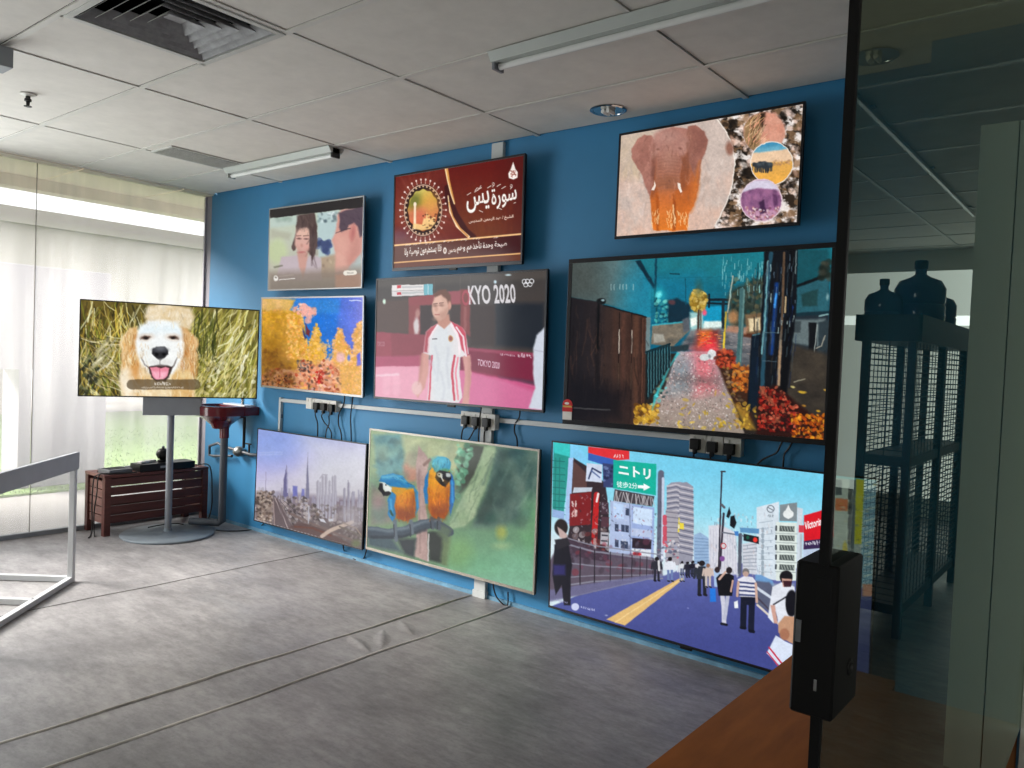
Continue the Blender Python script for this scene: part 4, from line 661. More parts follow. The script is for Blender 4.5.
    c.poly([(352, 374), (430, 384), (428, 412), (350, 404)], (186, 200, 230), .9); c.poly([(354, 412), (428, 420), (426, 458), (352, 452)], (46, 36, 46), .9); c.poly([(352, 454), (426, 460), (424, 500), (350, 494)], (226, 232, 240), .9); c.line([(362, 474), (382, 476)], 14, (214, 60, 70), .8); c.line([(344, 280), (346, 490)], 3, (110, 124, 160), .8)
    c.line([(466, 160), (460, 500)], 24, (96, 100, 120), 1.2); c.line([(474, 180), (470, 500)], 10, (196, 206, 226), 1)
    # round tower and street canyon
    c.poly([(488, 210), (505, 196), (540, 193), (570, 205), (576, 225), (572, 520), (486, 520)], (150, 150, 166), 1)
    for k in range(13): y = 212 + k * 20; c.line([(490, y - 2), (525, y - 8), (574, y + 6)], 5, (206, 200, 206), .8, .9); c.line([(490, y + 6), (525, y + 1), (574, y + 14)], 4, (92, 92, 112), .8, .8)
    c.poly([(484, 300), (530, 310), (536, 520), (482, 520)], (170, 166, 176), 1)
    for k in range(10): c.line([(486, 310 + k * 20), (532, 316 + k * 19)], 4, (110, 106, 122), .8, .8)
    for y in (330, 372, 410): c.line([(480, y), (480, y + 26)], 16, (206, 60, 80), 1, .85)
    c.poly([(534, 332), (556, 332), (554, 392), (530, 390)], (236, 214, 70), .9); c.poly([(534, 360), (554, 360), (553, 376), (532, 376)], (240, 240, 240), .9)
    c.blobs(50, (468, 420, 572, 505), (3, 8), [(206, 80, 90), (230, 230, 236), (90, 96, 120), (150, 160, 190)], 8, .8, .7)
    R = random.Random(32)
    for k in range(260):
        x = R.uniform(100, 470); y = R.uniform(250, 500) + (x - 270) * .05; c.line([(x, y), (x + R.uniform(-3, 6), y + R.uniform(-6, 6))], R.uniform(2, 6), R.choice([(70, 70, 90), (206, 212, 226), (150, 150, 170), (150, 50, 60), (40, 36, 46), (236, 230, 230)]), .7, .4)
    # right half, in the frame of the second crop
    c.view(680, 450, 3.2)
    c.poly([(0, 100), (24, 98), (44, 112), (46, 240), (42, 360), (0, 360)], (150, 150, 166), 1)
    for k in range(12): y = 112 + k * 19; c.line([(0, y - 2), (44, y + 8)], 4, (208, 202, 208), .8, .9); c.line([(0, y + 7), (44, y + 17)], 3.4, (92, 92, 112), .8, .8)
    c.poly([(0, 230), (14, 232), (14, 252), (0, 250)], (236, 214, 70), .8)
    c.poly([(46, 270), (66, 262), (94, 280), (100, 380), (46, 390)], (150, 180, 214), 1.2); c.poly([(94, 240), (130, 236), (180, 262), (190, 400), (96, 400)], (216, 216, 226), 2)
    for k in range(10): c.line([(50, 280 + k * 11), (92, 284 + k * 10)], 2.4, (104, 130, 170), .7, .7); c.line([(100 + k * 9, 250 + k * 2), (100 + k * 9, 390)], 2, (180, 180, 200), .7, .6)
    c.line([(196, 270), (194, 400)], 12, (90, 96, 116), 1); c.poly([(202, 300), (250, 290), (250, 400), (204, 395)], (206, 210, 220), 1)
    for k in range(8): c.line([(206, 306 + k * 11), (248, 300 + k * 12)], 3, (130, 140, 156), .7, .7)
    c.poly([(248, 180), (320, 162), (322, 420), (250, 410)], (214, 226, 236), 1); c.ring(293, 185, 11, 11, 3, (110, 120, 130), .6); c.line([(284, 180), (302, 190)], 3, (110, 120, 130), .6); c.marks((283, 212), (304, 213), 9, (130, 140, 150), 3, 5)
    for k in range(9): c.line([(256, 230 + k * 20), (300, 224 + k * 21)], 2.4, (160, 176, 190), .7, .8); c.line([(268, 250 + k * 18), (268, 258 + k * 18)], 9, (130, 146, 160), .8, .7)
    c.poly([(322, 172), (378, 164), (378, 226), (322, 224)], (130, 140, 146), .8); c.poly([(350, 172), (366, 205), (350, 218), (334, 205)], (236, 240, 240), .8); c.ell(350, 202, 17, 14, (236, 240, 240), .8)
    c.poly([(310, 228), (378, 230), (376, 420), (312, 420)], (222, 232, 226), .9); c.poly([(378, 180), (396, 184), (394, 360), (378, 380)], (206, 216, 226), .9)
    for k, y in enumerate((240, 270, 302, 334, 366)):
        c.poly([(322, y), (370, y + 2), (370, y + 20), (322, y + 18)], (84, 92, 92), .8); c.line([(310, y + 24), (378, y + 27)], 3, (170, 180, 180), .7); c.line([(311, y + 2), (311, y + 14)], 6, (60, 66, 74), .7)
        for q in range(5): c.line([(328 + q * 9, y + 3), (332 + q * 9, y + 16)], 2, (206, 216, 206), .6, .8)
    c.poly([(384, 238), (400, 238), (400, 262), (384, 262)], (210, 60, 76), .8); c.line([(391, 270), (391, 340)], 8, (180, 190, 200), .9)
    # right-hand signs and buildings
    c.poly([(400, 206), (462, 188), (500, 180), (500, 300), (462, 306), (400, 316)], (216, 26, 40), .8); c.poly([(400, 290), (500, 276), (500, 310), (400, 318)], (56, 40, 80), .8); c.text('Victoria', (402, 254), (456, 238), (402, 228), (252, 250, 250), 1, .02); c.marks((404, 306), (454, 300), 12, (236, 236, 246), 7, 6)
    c.poly([(398, 318), (500, 310), (500, 420), (398, 420)], (190, 206, 230), 1)
    c.poly([(498, 84), (545, 90), (545, 430), (492, 430)], (196, 210, 220), 1); c.poly([(545, 90), (566, 92), (560, 440), (540, 430)], (110, 124, 140), 1); c.poly([(566, 88), (592, 92), (586, 300), (562, 300)], (206, 206, 70), .9); c.poly([(562, 300), (586, 300), (580, 440), (560, 440)], (176, 190, 206), .9); c.poly([(592, 92), (636, 96), (628, 450), (580, 440)], (126, 172, 214), .9)
    for k in range(9): c.line([(594, 116 + k * 36), (632, 108 + k * 36)], 5, (206, 226, 240), .8, .8); c.line([(594, 134 + k * 36), (632, 126 + k * 36)], 4, (70, 100, 140), .8, .7)
    c.poly([(500, 150), (540, 154), (540, 192), (500, 190)], (226, 130, 90), .9); c.poly([(500, 90), (520, 92), (520, 140), (500, 140)], (60, 76, 96), 1); c.ell(532, 320, 8, 30, (226, 206, 60), 1)
    for y in (120, 168, 216, 264): c.line([(547, y), (546, y + 30)], 12, (60, 70, 84), .9)
    c.poly([(590, 430), (628, 430), (626, 470), (590, 470)], (206, 150, 140), 2)
    R = random.Random(31)
    for k in range(150):
        x = R.uniform(100, 300); y = R.uniform(190, 400); c.line([(x, y), (x + R.uniform(-1, 1), y + R.uniform(3, 10))], R.uniform(2, 5), R.choice([(120, 130, 150), (236, 240, 244), (170, 180, 196), (206, 190, 190)]), .7, .45)
    for k in range(110):
        x = R.uniform(500, 630); y = R.uniform(100, 430); c.line([(x, y), (x + R.uniform(4, 12), y)], R.uniform(2, 5), R.choice([(90, 104, 124), (236, 240, 240), (150, 170, 190), (214, 190, 110)]), .7, .45)
    # lamp post, signals and signs
    c.line([(136, 66), (126, 380)], 5, (50, 46, 60), .6); c.line([(134, 64), (146, 64)], 5, (60, 60, 66), .6); c.line([(142, 200), (130, 380)], 7, (56, 50, 64), .7); c.poly([(150, 210), (160, 178), (166, 200), (158, 216)], (24, 30, 36), .8); c.poly([(164, 210), (176, 206), (184, 230), (176, 250), (162, 240)], (24, 28, 34), .8); c.line([(136, 172), (144, 180)], 8, (90, 90, 100), .8)
    c.line([(140, 262), (200, 272), (252, 288)], 5, (110, 116, 130), .7); c.poly([(194, 246), (256, 250), (256, 266), (196, 262)], (96, 150, 196), .8); c.line([(194, 270), (194, 390)], 9, (84, 90, 104), .8); c.poly([(206, 266), (256, 276), (256, 300), (206, 288)], (30, 34, 40), .8); c.ell(244, 286, 7, 8, (240, 60, 50), .8); c.ell(220, 278, 5, 6, (30, 90, 70), .8); c.poly([(176, 258), (190, 258), (190, 274), (178, 272)], (70, 130, 200), .8)
    c.ell(142, 306, 9, 10, (214, 206, 210), .7); c.ring(142, 306, 8, 9, 3, (190, 60, 70), .5); c.ell(138, 348, 8, 9, (130, 80, 150), .8)
    # cars and guard rail on the right
    c.poly([(244, 400), (262, 400), (300, 420), (310, 440), (246, 440)], (110, 156, 206), 1.4); c.poly([(246, 420), (290, 425), (330, 470), (330, 540), (250, 500)], (90, 96, 120), 2); c.line([(246, 440), (330, 500)], 9, (206, 216, 230), 1); c.line([(246, 470), (320, 545)], 5, (70, 64, 80), 1); c.line([(252, 500), (320, 560)], 7, (216, 206, 196), 1)
    c.poly([(300, 430), (370, 430), (370, 520), (320, 520)], (150, 160, 180), 3)
    c.view(540, 430, 3.84)
    # railing on the left
    c.poly([(85, 410), (260, 470), (430, 490), (470, 520), (470, 560), (140, 640), (24, 660), (20, 520)], (74, 58, 74), 2.5, .85); c.blobs(40, (100, 420, 440, 560), (6, 16), [(110, 60, 80), (150, 60, 74), (60, 48, 60), (96, 90, 110)], 12, .6, 1.6)
    for y0, y1, w in [(400, 470, 5), (424, 492, 7), (500, 530, 5), (560, 548, 4), (592, 562, 6)]: c.line([(85, y0 + 10), (200, (y0 + y1) / 2 + 8), (470, y1 + 10)], w, (140, 140, 156), .8, .9)
    for x in (96, 150, 206, 268, 316, 352, 384, 410, 434, 455): c.line([(x, 432 + x * .14), (x - 2, 620 - x * .12)], 6 - x / 120, (36, 32, 40), .8, .9)
    c.poly([(24, 620), (140, 600), (430, 556), (470, 556), (470, 562), (140, 640), (24, 668)], (110, 110, 150), 2, .8)
    # people
    def walker(x, y, h, top, low, hair=(30, 26, 30), seed=1):
        w = h * .16
        c.line([(x - w * .45, y - h * .45), (x - w * .5, y)], w * .62, low, .8); c.line([(x + w * .45, y - h * .45), (x + w * .5, y - h * .02)], w * .62, low, .8)
        c.poly([(x - w, y - h * .46), (x - w * 1.1, y - h * .7), (x - w * .6, y - h * .83), (x + w * .6, y - h * .83), (x + w * 1.1, y - h * .7), (x + w, y - h * .46)], top, .8)
        c.line([(x - w * 1.1, y - h * .76), (x - w * 1.4, y - h * .5)], w * .5, top, .8); c.line([(x + w * 1.1, y - h * .76), (x + w * 1.4, y - h * .5)], w * .5, top, .8); c.ell(x, y - h * .92, w * .55, h * .085, hair, .7)
        c.line([(x - w * .6, y), (x - w * .2, y + 2)], w * .4, (30, 28, 36), .7); c.line([(x + w * .4, y), (x + w * .8, y + 2)], w * .4, (30, 28, 36), .7)
    walker(448, 580, 92, (46, 46, 56), (40, 40, 54)); c.line([(456, 505), (458, 540)], 8, (220, 220, 224), .8); walker(500, 582, 94, (226, 230, 240), (112, 130, 180)); walker(546, 582, 74, (216, 220, 230), (150, 160, 180), (40, 36, 40)); walker(570, 566, 60, (30, 30, 40), (40, 44, 60)); walker(590, 562, 60, (90, 90, 110), (40, 44, 60)); walker(610, 556, 50, (220, 220, 226), (60, 60, 80))
    # woman in black at the left edge
    c.poly([(50, 440), (70, 430), (104, 440), (118, 520), (112, 560), (110, 680), (84, 680), (76, 600), (52, 640), (40, 560)], (26, 26, 36), 1.4); c.ell(76, 372, 26, 34, (36, 28, 30), 1.4); c.poly([(62, 370), (78, 380), (100, 400), (98, 418), (70, 412)], (196, 170, 166), 1.4); c.poly([(50, 420), (100, 412), (112, 440), (60, 460)], (40, 38, 46), 1.4); c.poly([(44, 520), (90, 520), (90, 560), (44, 560)], (60, 56, 130), 3, .7)
    c.view(680, 450, 3.2)
    walker(8, 400, 44, (220, 224, 230), (70, 80, 110)); walker(24, 402, 44, (40, 40, 54), (40, 44, 60)); walker(40, 398, 40, (30, 30, 44), (50, 54, 70)); walker(72, 466, 112, (46, 50, 60), (34, 36, 46), (36, 30, 34)); walker(92, 440, 76, (206, 186, 176), (200, 190, 186), (150, 110, 90))
    c.poly([(110, 385), (130, 378), (136, 440), (112, 440)], (170, 196, 230), 1); c.poly([(98, 445), (116, 445), (118, 490), (98, 490)], (40, 120, 220), .9); c.ell(122, 384, 9, 10, (50, 40, 44), .8)
    # man in black with light trousers
    c.line([(138, 465), (142, 500), (144, 560)], 14, (206, 206, 222), .9); c.line([(156, 465), (152, 500), (146, 545)], 12, (190, 192, 212), .9); c.poly([(118, 410), (130, 398), (160, 396), (176, 405), (170, 470), (126, 470)], (22, 22, 28), .9); c.line([(128, 415), (148, 392), (160, 384)], 7, (214, 176, 160), .8); c.ell(160, 386, 10, 11, (40, 34, 38), .8); c.line([(172, 420), (166, 455)], 6, (206, 166, 150), .8); c.line([(136, 562), (152, 566)], 9, (26, 28, 40), .8)
    # man in striped shirt
    c.line([(208, 475), (206, 570)], 20, (24, 28, 46), .9); c.line([(234, 475), (232, 582)], 20, (26, 30, 50), .9); c.poly([(196, 470), (246, 470), (244, 500), (200, 500)], (24, 28, 46), .9); c.poly([(188, 415), (210, 404), (236, 408), (246, 422), (246, 474), (194, 472)], (226, 226, 236), .9)
    for k in range(4): c.line([(190, 424 + k * 14), (246, 430 + k * 13)], 6, (70, 80, 124), .7)
    c.ell(214, 392, 11, 13, (120, 116, 116), .9); c.ell(214, 398, 9, 9, (206, 170, 156), .9, .8); c.line([(190, 425), (186, 470)], 8, (206, 170, 154), .8); c.line([(246, 430), (250, 490)], 8, (206, 170, 154), .8); c.poly([(176, 490), (188, 485), (190, 510), (178, 510)], (236, 240, 244), .8); c.line([(200, 574), (212, 576)], 10, (20, 22, 34), .8); c.line([(228, 585), (240, 588)], 10, (20, 22, 34), .8)
    # man in white with a mask, close at the right
    c.poly([(300, 440), (330, 424), (372, 440), (380, 560), (322, 570), (312, 520), (304, 560), (286, 540)], (226, 230, 240), 1); c.ell(344, 408, 21, 22, (26, 24, 30), .9); c.poly([(330, 412), (362, 414), (360, 438), (334, 440)], (200, 156, 142), .9); c.poly([(334, 420), (364, 420), (360, 440), (338, 440)], (60, 30, 40), .9); c.line([(304, 498), (350, 470)], 5, (40, 40, 50), .8); c.poly([(294, 500), (308, 500), (318, 560), (306, 560)], (206, 160, 146), 1)
    c.ell(362, 494, 20, 44, (20, 20, 28), 1); c.poly([(320, 560), (340, 535), (390, 540), (390, 640), (346, 616), (320, 590)], (196, 150, 120), 1.2); c.ell(340, 596, 16, 20, (170, 116, 90), 1.4); c.poly([(312, 600), (344, 620), (390, 640), (390, 760), (282, 660)], (216, 226, 244), 1); c.line([(290, 640), (330, 690), (372, 720)], 5, (206, 40, 70), .8); c.line([(284, 655), (320, 700)], 4, (206, 60, 90), .8)
    c.view(540, 430, 3.84)
    c.ell(128, 686, 15, 15, (200, 206, 236), 1); c.marks((150, 690), (206, 704), 9, (196, 200, 236), 7, 9); c.marks((52, 662), (100, 674), 8, (160, 160, 200), 6, 10); c.ell(250, 720, 5, 3, (200, 206, 240), 1, .6); c.ell(570, 690, 4, 3, (150, 156, 220), 1, .6)

def pic_dog(c):
    c.view(70, 290, 5.12)
    c.fill(lambda x, y: mix((62, 54, 22), (126, 112, 54), fbm(x / 40, y / 90, 3)))
    c.poly([(40, 250), (130, 270), (200, 400), (150, 560), (30, 560)], (56, 54, 36), 10, .8); c.poly([(60, 40), (260, 50), (200, 250), (60, 200)], (116, 96, 36), 10, .6)
    straw = [(226, 200, 100), (206, 176, 70), (240, 222, 140), (170, 140, 50), (120, 130, 40), (250, 238, 180), (90, 90, 30), (60, 58, 20), (150, 150, 60)]
    c.strokes(120, (40, 40, 400, 560), (55, 120), (60, 160), (5, 12), [(40, 36, 16), (70, 58, 20), (96, 76, 30), (30, 30, 18)], 31, .7, 1)
    c.strokes(330, (40, 40, 400, 560), (50, 125), (70, 190), (3, 8), straw, 3, .8, .6); c.strokes(70, (40, 220, 230, 560), (10, 60), (60, 160), (3, 7), [(200, 184, 130), (230, 220, 180), (150, 130, 70), (50, 48, 30)], 4, .7, .6)
    c.poly([(640, 80), (980, 100), (970, 560), (600, 560)], (140, 130, 64), 10, .7); c.strokes(120, (640, 80, 970, 560), (100, 130), (60, 150), (5, 11), [(70, 66, 28), (96, 90, 40), (54, 56, 22)], 33, .7, 1)
    c.strokes(420, (620, 80, 980, 560), (100, 135), (60, 170), (3, 9), [(236, 224, 150), (250, 244, 200), (206, 190, 96), (150, 146, 60), (110, 116, 40), (240, 232, 170), (180, 170, 80)], 5, .8, .6); c.strokes(60, (640, 90, 760, 300), (80, 110), (60, 150), (4, 9), [(60, 66, 24), (90, 96, 36), (36, 40, 20)], 6, .7, .8)
    c.blobs(120, (640, 330, 960, 550), (6, 14), [(236, 222, 160), (200, 186, 120), (120, 110, 60), (250, 240, 200)], 7, .6, .8); c.blobs(50, (50, 330, 150, 540), (6, 16), [(50, 60, 40), (90, 100, 70), (30, 34, 26), (150, 150, 110)], 8, .7, 1)
    c.strokes(30, (60, 300, 200, 420), (-70, -30), (60, 110), (6, 12), [(226, 220, 190), (190, 180, 130)], 12, .6, 1)
    # back of the dog
    c.poly([(400, 75), (470, 62), (620, 82), (640, 130), (620, 200), (400, 180), (380, 130)], noisy((222, 196, 150), (244, 230, 204), 40, 30, 4), 4)
    # body and ears
    c.poly([(300, 200), (600, 200), (650, 330), (640, 470), (640, 570), (270, 570), (250, 440)], noisy((226, 190, 134), (250, 236, 206), 50, 60, 5), 3)
    c.poly([(345, 185), (300, 195), (262, 240), (248, 270), (262, 330), (258, 400), (290, 430), (330, 440), (352, 400), (340, 300)], noisy((214, 164, 100), (248, 222, 176), 30, 60, 6), 3)
    c.poly([(560, 180), (600, 195), (650, 245), (664, 275), (645, 320), (640, 400), (610, 430), (570, 430), (560, 380), (585, 290)], noisy((204, 148, 88), (244, 214, 164), 30, 60, 7), 3)
    c.poly([(320, 230), (345, 220), (340, 340), (352, 400), (320, 380), (310, 300)], (190, 122, 56), 4, .7); c.poly([(575, 230), (596, 230), (612, 310), (590, 400), (566, 400), (588, 300)], (176, 110, 50), 4, .75)
    c.strokes(90, (255, 210, 340, 440), (75, 110), (30, 70), (3, 6), [(240, 214, 160), (206, 156, 90), (250, 232, 196), (184, 124, 60)], 9, .6, .8); c.strokes(90, (580, 210, 655, 430), (70, 105), (30, 70), (3, 6), [(236, 204, 150), (196, 140, 76), (246, 226, 186), (170, 108, 54)], 10, .6, .8)
    c.poly([(290, 400), (360, 400), (420, 470), (430, 570), (270, 570), (255, 470)], noisy((230, 184, 118), (252, 240, 214), 40, 50, 8), 6); c.poly([(530, 420), (600, 410), (640, 470), (630, 570), (520, 570)], noisy((206, 150, 80), (240, 214, 160), 40, 50, 9), 4); c.ell(330, 420, 26, 40, (206, 130, 50), 7, .7); c.ell(285, 480, 30, 60, (250, 240, 220), 9, .8)
    # white face
    c.poly([(356, 184), (400, 152), (480, 150), (540, 160), (570, 195), (584, 270), (582, 330), (560, 380), (530, 430), (500, 455), (430, 455), (395, 420), (360, 370), (336, 310), (332, 260)], (248, 250, 248), 3.4)
    c.poly([(360, 180), (560, 175), (570, 230), (470, 210), (360, 235)], (222, 240, 248), 10, .7); c.poly([(380, 280), (430, 290), (420, 360), (390, 380), (350, 330)], (240, 244, 240), 8, .5)
    for x, t in ((386, 1), (531, -1)): c.ell(x, 240, 30, 14, (206, 176, 150), 5, .8, -6 * t); c.ell(x, 242, 22, 8.5, (70, 50, 42), 2, 1, -5 * t); c.ell(x + 3 * t, 243, 12, 7, (30, 22, 20), 1.4); c.line([(x - 26 * t, 250), (x - 6 * t, 233), (x + 22 * t, 238)], 4, (90, 66, 54), 1.6, .7)
    c.poly([(420, 300), (440, 288), (485, 288), (503, 305), (505, 330), (480, 352), (462, 364), (440, 350), (418, 330)], (40, 40, 44), 1.2); c.ell(462, 304, 34, 12, (96, 98, 106), 3, .8); c.ell(442, 330, 10, 8, (10, 10, 12), 1.4); c.ell(482, 330, 10, 8, (10, 10, 12), 1.4); c.line([(461, 360), (461, 385)], 5, (60, 50, 50), 1)
    c.poly([(398, 396), (430, 388), (461, 380), (500, 388), (524, 398), (505, 450), (490, 472), (440, 474), (415, 450)], (52, 34, 34), 1.6); c.poly([(405, 400), (440, 396), (461, 402), (490, 396), (508, 402), (498, 445), (478, 462), (440, 462), (418, 440)], (236, 140, 160), 1.4); c.poly([(416, 420), (500, 420), (488, 452), (462, 462), (434, 456)], (250, 186, 204), 3, .8); c.line([(459, 402), (459, 450)], 4, (206, 90, 120), 1)
    c.line([(362, 345), (382, 385), (402, 402), (412, 430)], 3.5, (70, 56, 50), 1.6, .9, 9); c.line([(550, 345), (532, 388), (518, 402), (508, 432)], 3.5, (70, 56, 50), 1.6, .9, 11)
    for x0, y0, x1, y1 in ((352, 270, 398, 420), (548, 270, 590, 420)): c.strokes(40, (x0, y0, x1, y1), (70, 110), (14, 34), (2, 5), [(236, 226, 206), (214, 186, 146), (250, 250, 246), (190, 150, 106)], 21, .5, 1)
    c.strokes(60, (300, 430, 640, 560), (60, 120), (20, 50), (3, 6), [(250, 236, 200), (206, 156, 90), (236, 200, 140), (250, 246, 230)], 22, .5, 1)
    c.strokes(50, (380, 70, 640, 175), (60, 120), (14, 34), (3, 6), [(250, 240, 220), (226, 200, 156), (206, 180, 130)], 23, .5, 1)
    c.ell(440, 372, 34, 16, (226, 226, 224), 4, .6); c.ell(490, 372, 34, 16, (226, 224, 220), 4, .6); c.ell(462, 270, 40, 22, (236, 240, 242), 6, .5)
    # on-screen notice
    c.line([(312, 488), (642, 488)], 54, (84, 70, 50), .8, .72); c.marks((430, 492), (516, 492), 15, (250, 244, 236), 9, 3); c.marks((362, 507), (582, 509), 8, (236, 226, 210), 24, 4)

PICTURES = {k[4:]: f for k, f in list(globals().items()) if k.startswith('pic_')}

LOOK = dict(girl=(.5, .02), coral=(.9, .10), surah=(0, .05), badminton=(.4, .03), city=(.3, .04), macaw=(.6, .06), elephant=(.6, .09), night=(.45, .12), street=(.2, .06), dog=(.45, .05))
GAMMA = dict(macaw=1.22, city=1.08, surah=1.12, girl=1.06, coral=1.06, elephant=1.04)
# ------------------------------------------------------------------ scene helpers
C = bpy.context.scene.collection
R = math.radians
def srgb(r, g, b):
    f = lambda v: v / 12.92 if v <= .04045 else ((v + .055) / 1.055) ** 2.4
    return (f(r / 255), f(g / 255), f(b / 255), 1)
def mat(name, col, rough=.6, metal=0.0, var=.0, scale=6.0, bump=0.0, spec=.5, stretch=None, emit=0.0, coat=0.0):
    m = bpy.data.materials.new(name); m.use_nodes = True; nt = m.node_tree; b = nt.nodes['Principled BSDF']
    c = srgb(*col) if max(col) > 1 else (*col, 1)
    b.inputs['Base Color'].default_value = c; b.inputs['Roughness'].default_value = rough; b.inputs['Metallic'].default_value = metal
    b.inputs['Specular IOR Level'].default_value = spec; b.inputs['Coat Weight'].default_value = coat
    if emit: b.inputs['Emission Color'].default_value = c; b.inputs['Emission Strength'].default_value = emit
    if var or bump:
        tc = nt.nodes.new('ShaderNodeTexCoord'); mp = nt.nodes.new('ShaderNodeMapping'); n = nt.nodes.new('ShaderNodeTexNoise')
        nt.links.new(tc.outputs['Object'], mp.inputs[0]); nt.links.new(mp.outputs[0], n.inputs['Vector'])
        if stretch: mp.inputs['Scale'].default_value = stretch
        n.inputs['Scale'].default_value = scale; n.inputs['Detail'].default_value = 7; n.inputs['Roughness'].default_value = .62
        if var:
            cr = nt.nodes.new('ShaderNodeValToRGB'); e = cr.color_ramp.elements
            e[0].position = .28; e[1].position = .74
            e[0].color = (*[max(0, v * (1 - var)) for v in c[:3]], 1); e[1].color = (*[min(1, v * (1 + var)) for v in c[:3]], 1)
            nt.links.new(n.outputs['Fac'], cr.inputs[0]); nt.links.new(cr.outputs[0], b.inputs['Base Color'])
        if bump:
            bp = nt.nodes.new('ShaderNodeBump'); bp.inputs['Strength'].default_value = bump; bp.inputs['Distance'].default_value = .01
            nt.links.new(n.outputs['Fac'], bp.inputs['Height']); nt.links.new(bp.outputs[0], b.inputs['Normal'])
    return m
def obj(name, bm, m, parent=None, smooth=False, kind=None):
    bmesh.ops.recalc_face_normals(bm, faces=bm.faces)
    me = bpy.data.meshes.new(name); bm.to_mesh(me); bm.free()
    if smooth:
        for p in me.polygons: p.use_smooth = True
        me.set_sharp_from_angle(angle=R(40))
    me.materials.append(m)
    o = bpy.data.objects.new(name, me); C.objects.link(o)
    if parent: o.parent = parent
    if kind: o['kind'] = kind
    return o
def tag(o, label, cat, group=None, kind=None):
    o['label'] = label; o['category'] = cat
    if group: o['group'] = group
    if kind: o['kind'] = kind
    return o
def thing(name, label, cat, loc=(0, 0, 0), rotz=0, group=None):
    o = bpy.data.objects.new(name, None); o.empty_display_size = .1; C.objects.link(o)
    o.location = loc; o.rotation_euler = (0, 0, rotz); return tag(o, label, cat, group)
def struct(name, bm, m, label=None, cat=None):
    o = obj(name, bm, m, kind='structure')
    if label: tag(o, label, cat)
    return o
def BM(): return bmesh.new()
def box(bm, x0, y0, z0, x1, y1, z1, bev=0.0, M4=None, seg=2):
    t = bmesh.new(); bmesh.ops.create_cube(t, size=1)
    bmesh.ops.scale(t, vec=(abs(x1 - x0), abs(y1 - y0), abs(z1 - z0)), verts=t.verts)
    bmesh.ops.translate(t, vec=((x0 + x1) / 2, (y0 + y1) / 2, (z0 + z1) / 2), verts=t.verts)
    if bev: bmesh.ops.bevel(t, geom=list(t.edges), offset=bev, segments=seg, affect='EDGES', profile=.7)
    if M4 is not None: bmesh.ops.transform(t, matrix=M4, verts=t.verts)
    me = bpy.data.meshes.new('t'); t.to_mesh(me); t.free(); bm.from_mesh(me); bpy.data.meshes.remove(me); return bm
def bar(bm, p, q, w, h, up=(0, 0, 1), bev=0.0):
    """square bar from p to q, w across, h along `up`"""
    p, q = Vector(p), Vector(q); d = q - p; L = d.length; x = d.normalized(); u = Vector(up); y = u.cross(x).normalized(); z = x.cross(y)
    M4 = Matrix(((x.x, y.x, z.x, p.x), (x.y, y.y, z.y, p.y), (x.z, y.z, z.z, p.z), (0, 0, 0, 1)))
    return box(bm, 0, -w / 2, -h / 2, L, w / 2, h / 2, bev, M4)
def smooth_path(pts, n=6):
    P = [Vector(p) for p in pts]; out = []
    for i in range(len(P) - 1):
        a = P[i - 1] if i else P[0]; b, c = P[i], P[i + 1]; d = P[i + 2] if i + 2 < len(P) else P[-1]
        for k in range(n):
            t = k / n; out.append(.5 * ((2 * b) + (c - a) * t + (2 * a - 5 * b + 4 * c - d) * t * t + (-a + 3 * b - 3 * c + d) * t ** 3))
    out.append(P[-1]); return out
def tube(bm, pts, r, seg=10, smooth=0, radii=None):
    P = smooth_path(pts, smooth) if smooth else [Vector(p) for p in pts]
    rings = []; prev = None
    for i, p in enumerate(P):
        d = ((P[min(i + 1, len(P) - 1)] - P[max(i - 1, 0)])).normalized()
        if prev is None: u = d.cross(Vector((0, 0, 1))) if abs(d.z) < .9 else d.cross(Vector((1, 0, 0)))
        else: u = prev - d * prev.dot(d)
        u.normalize(); prev = u; v = d.cross(u); rr = r if radii is None else radii[i]
        rings.append([bm.verts.new(p + (u * math.cos(2 * math.pi * k / seg) + v * math.sin(2 * math.pi * k / seg)) * rr) for k in range(seg)])
    for a, b in zip(rings, rings[1:]):
        for k in range(seg): bm.faces.new((a[k], a[(k + 1) % seg], b[(k + 1) % seg], b[k]))
    bm.faces.new(rings[0]); bm.faces.new(list(reversed(rings[-1]))); return bm
def lathe(bm, prof, seg=32, o=(0, 0, 0), axis='z', sx=1, sy=1):
    """revolve (radius, height) pairs"""
    rings = []
    for r, h in prof:
        ring = []
        for k in range(seg):
            a = 2 * math.pi * k / seg; x, y = r * math.cos(a) * sx, r * math.sin(a) * sy
            v = (x, y, h) if axis == 'z' else (x, h, y) if axis == 'y' else (h, x, y)
            ring.append(bm.verts.new(Vector(o) + Vector(v)))
        rings.append(ring)
    for a, b in zip(rings, rings[1:]):
        for k in range(seg): bm.faces.new((a[k], a[(k + 1) % seg], b[(k + 1) % seg], b[k]))
    bm.faces.new(rings[0]); bm.faces.new(list(reversed(rings[-1]))); return bm
def prism(bm, poly, z0, z1):
    a = [bm.verts.new((x, y, z0)) for x, y in poly]; b = [bm.verts.new((x, y, z1)) for x, y in poly]; n = len(poly)
    bm.faces.new(a); bm.faces.new(list(reversed(b)))
    for i in range(n): bm.faces.new((a[i], a[(i + 1) % n], b[(i + 1) % n], b[i]))
    return bm

H = 2.612          # ceiling height
XW = -6.03         # window wall
XG = -0.265        # plane of the tinted glass door

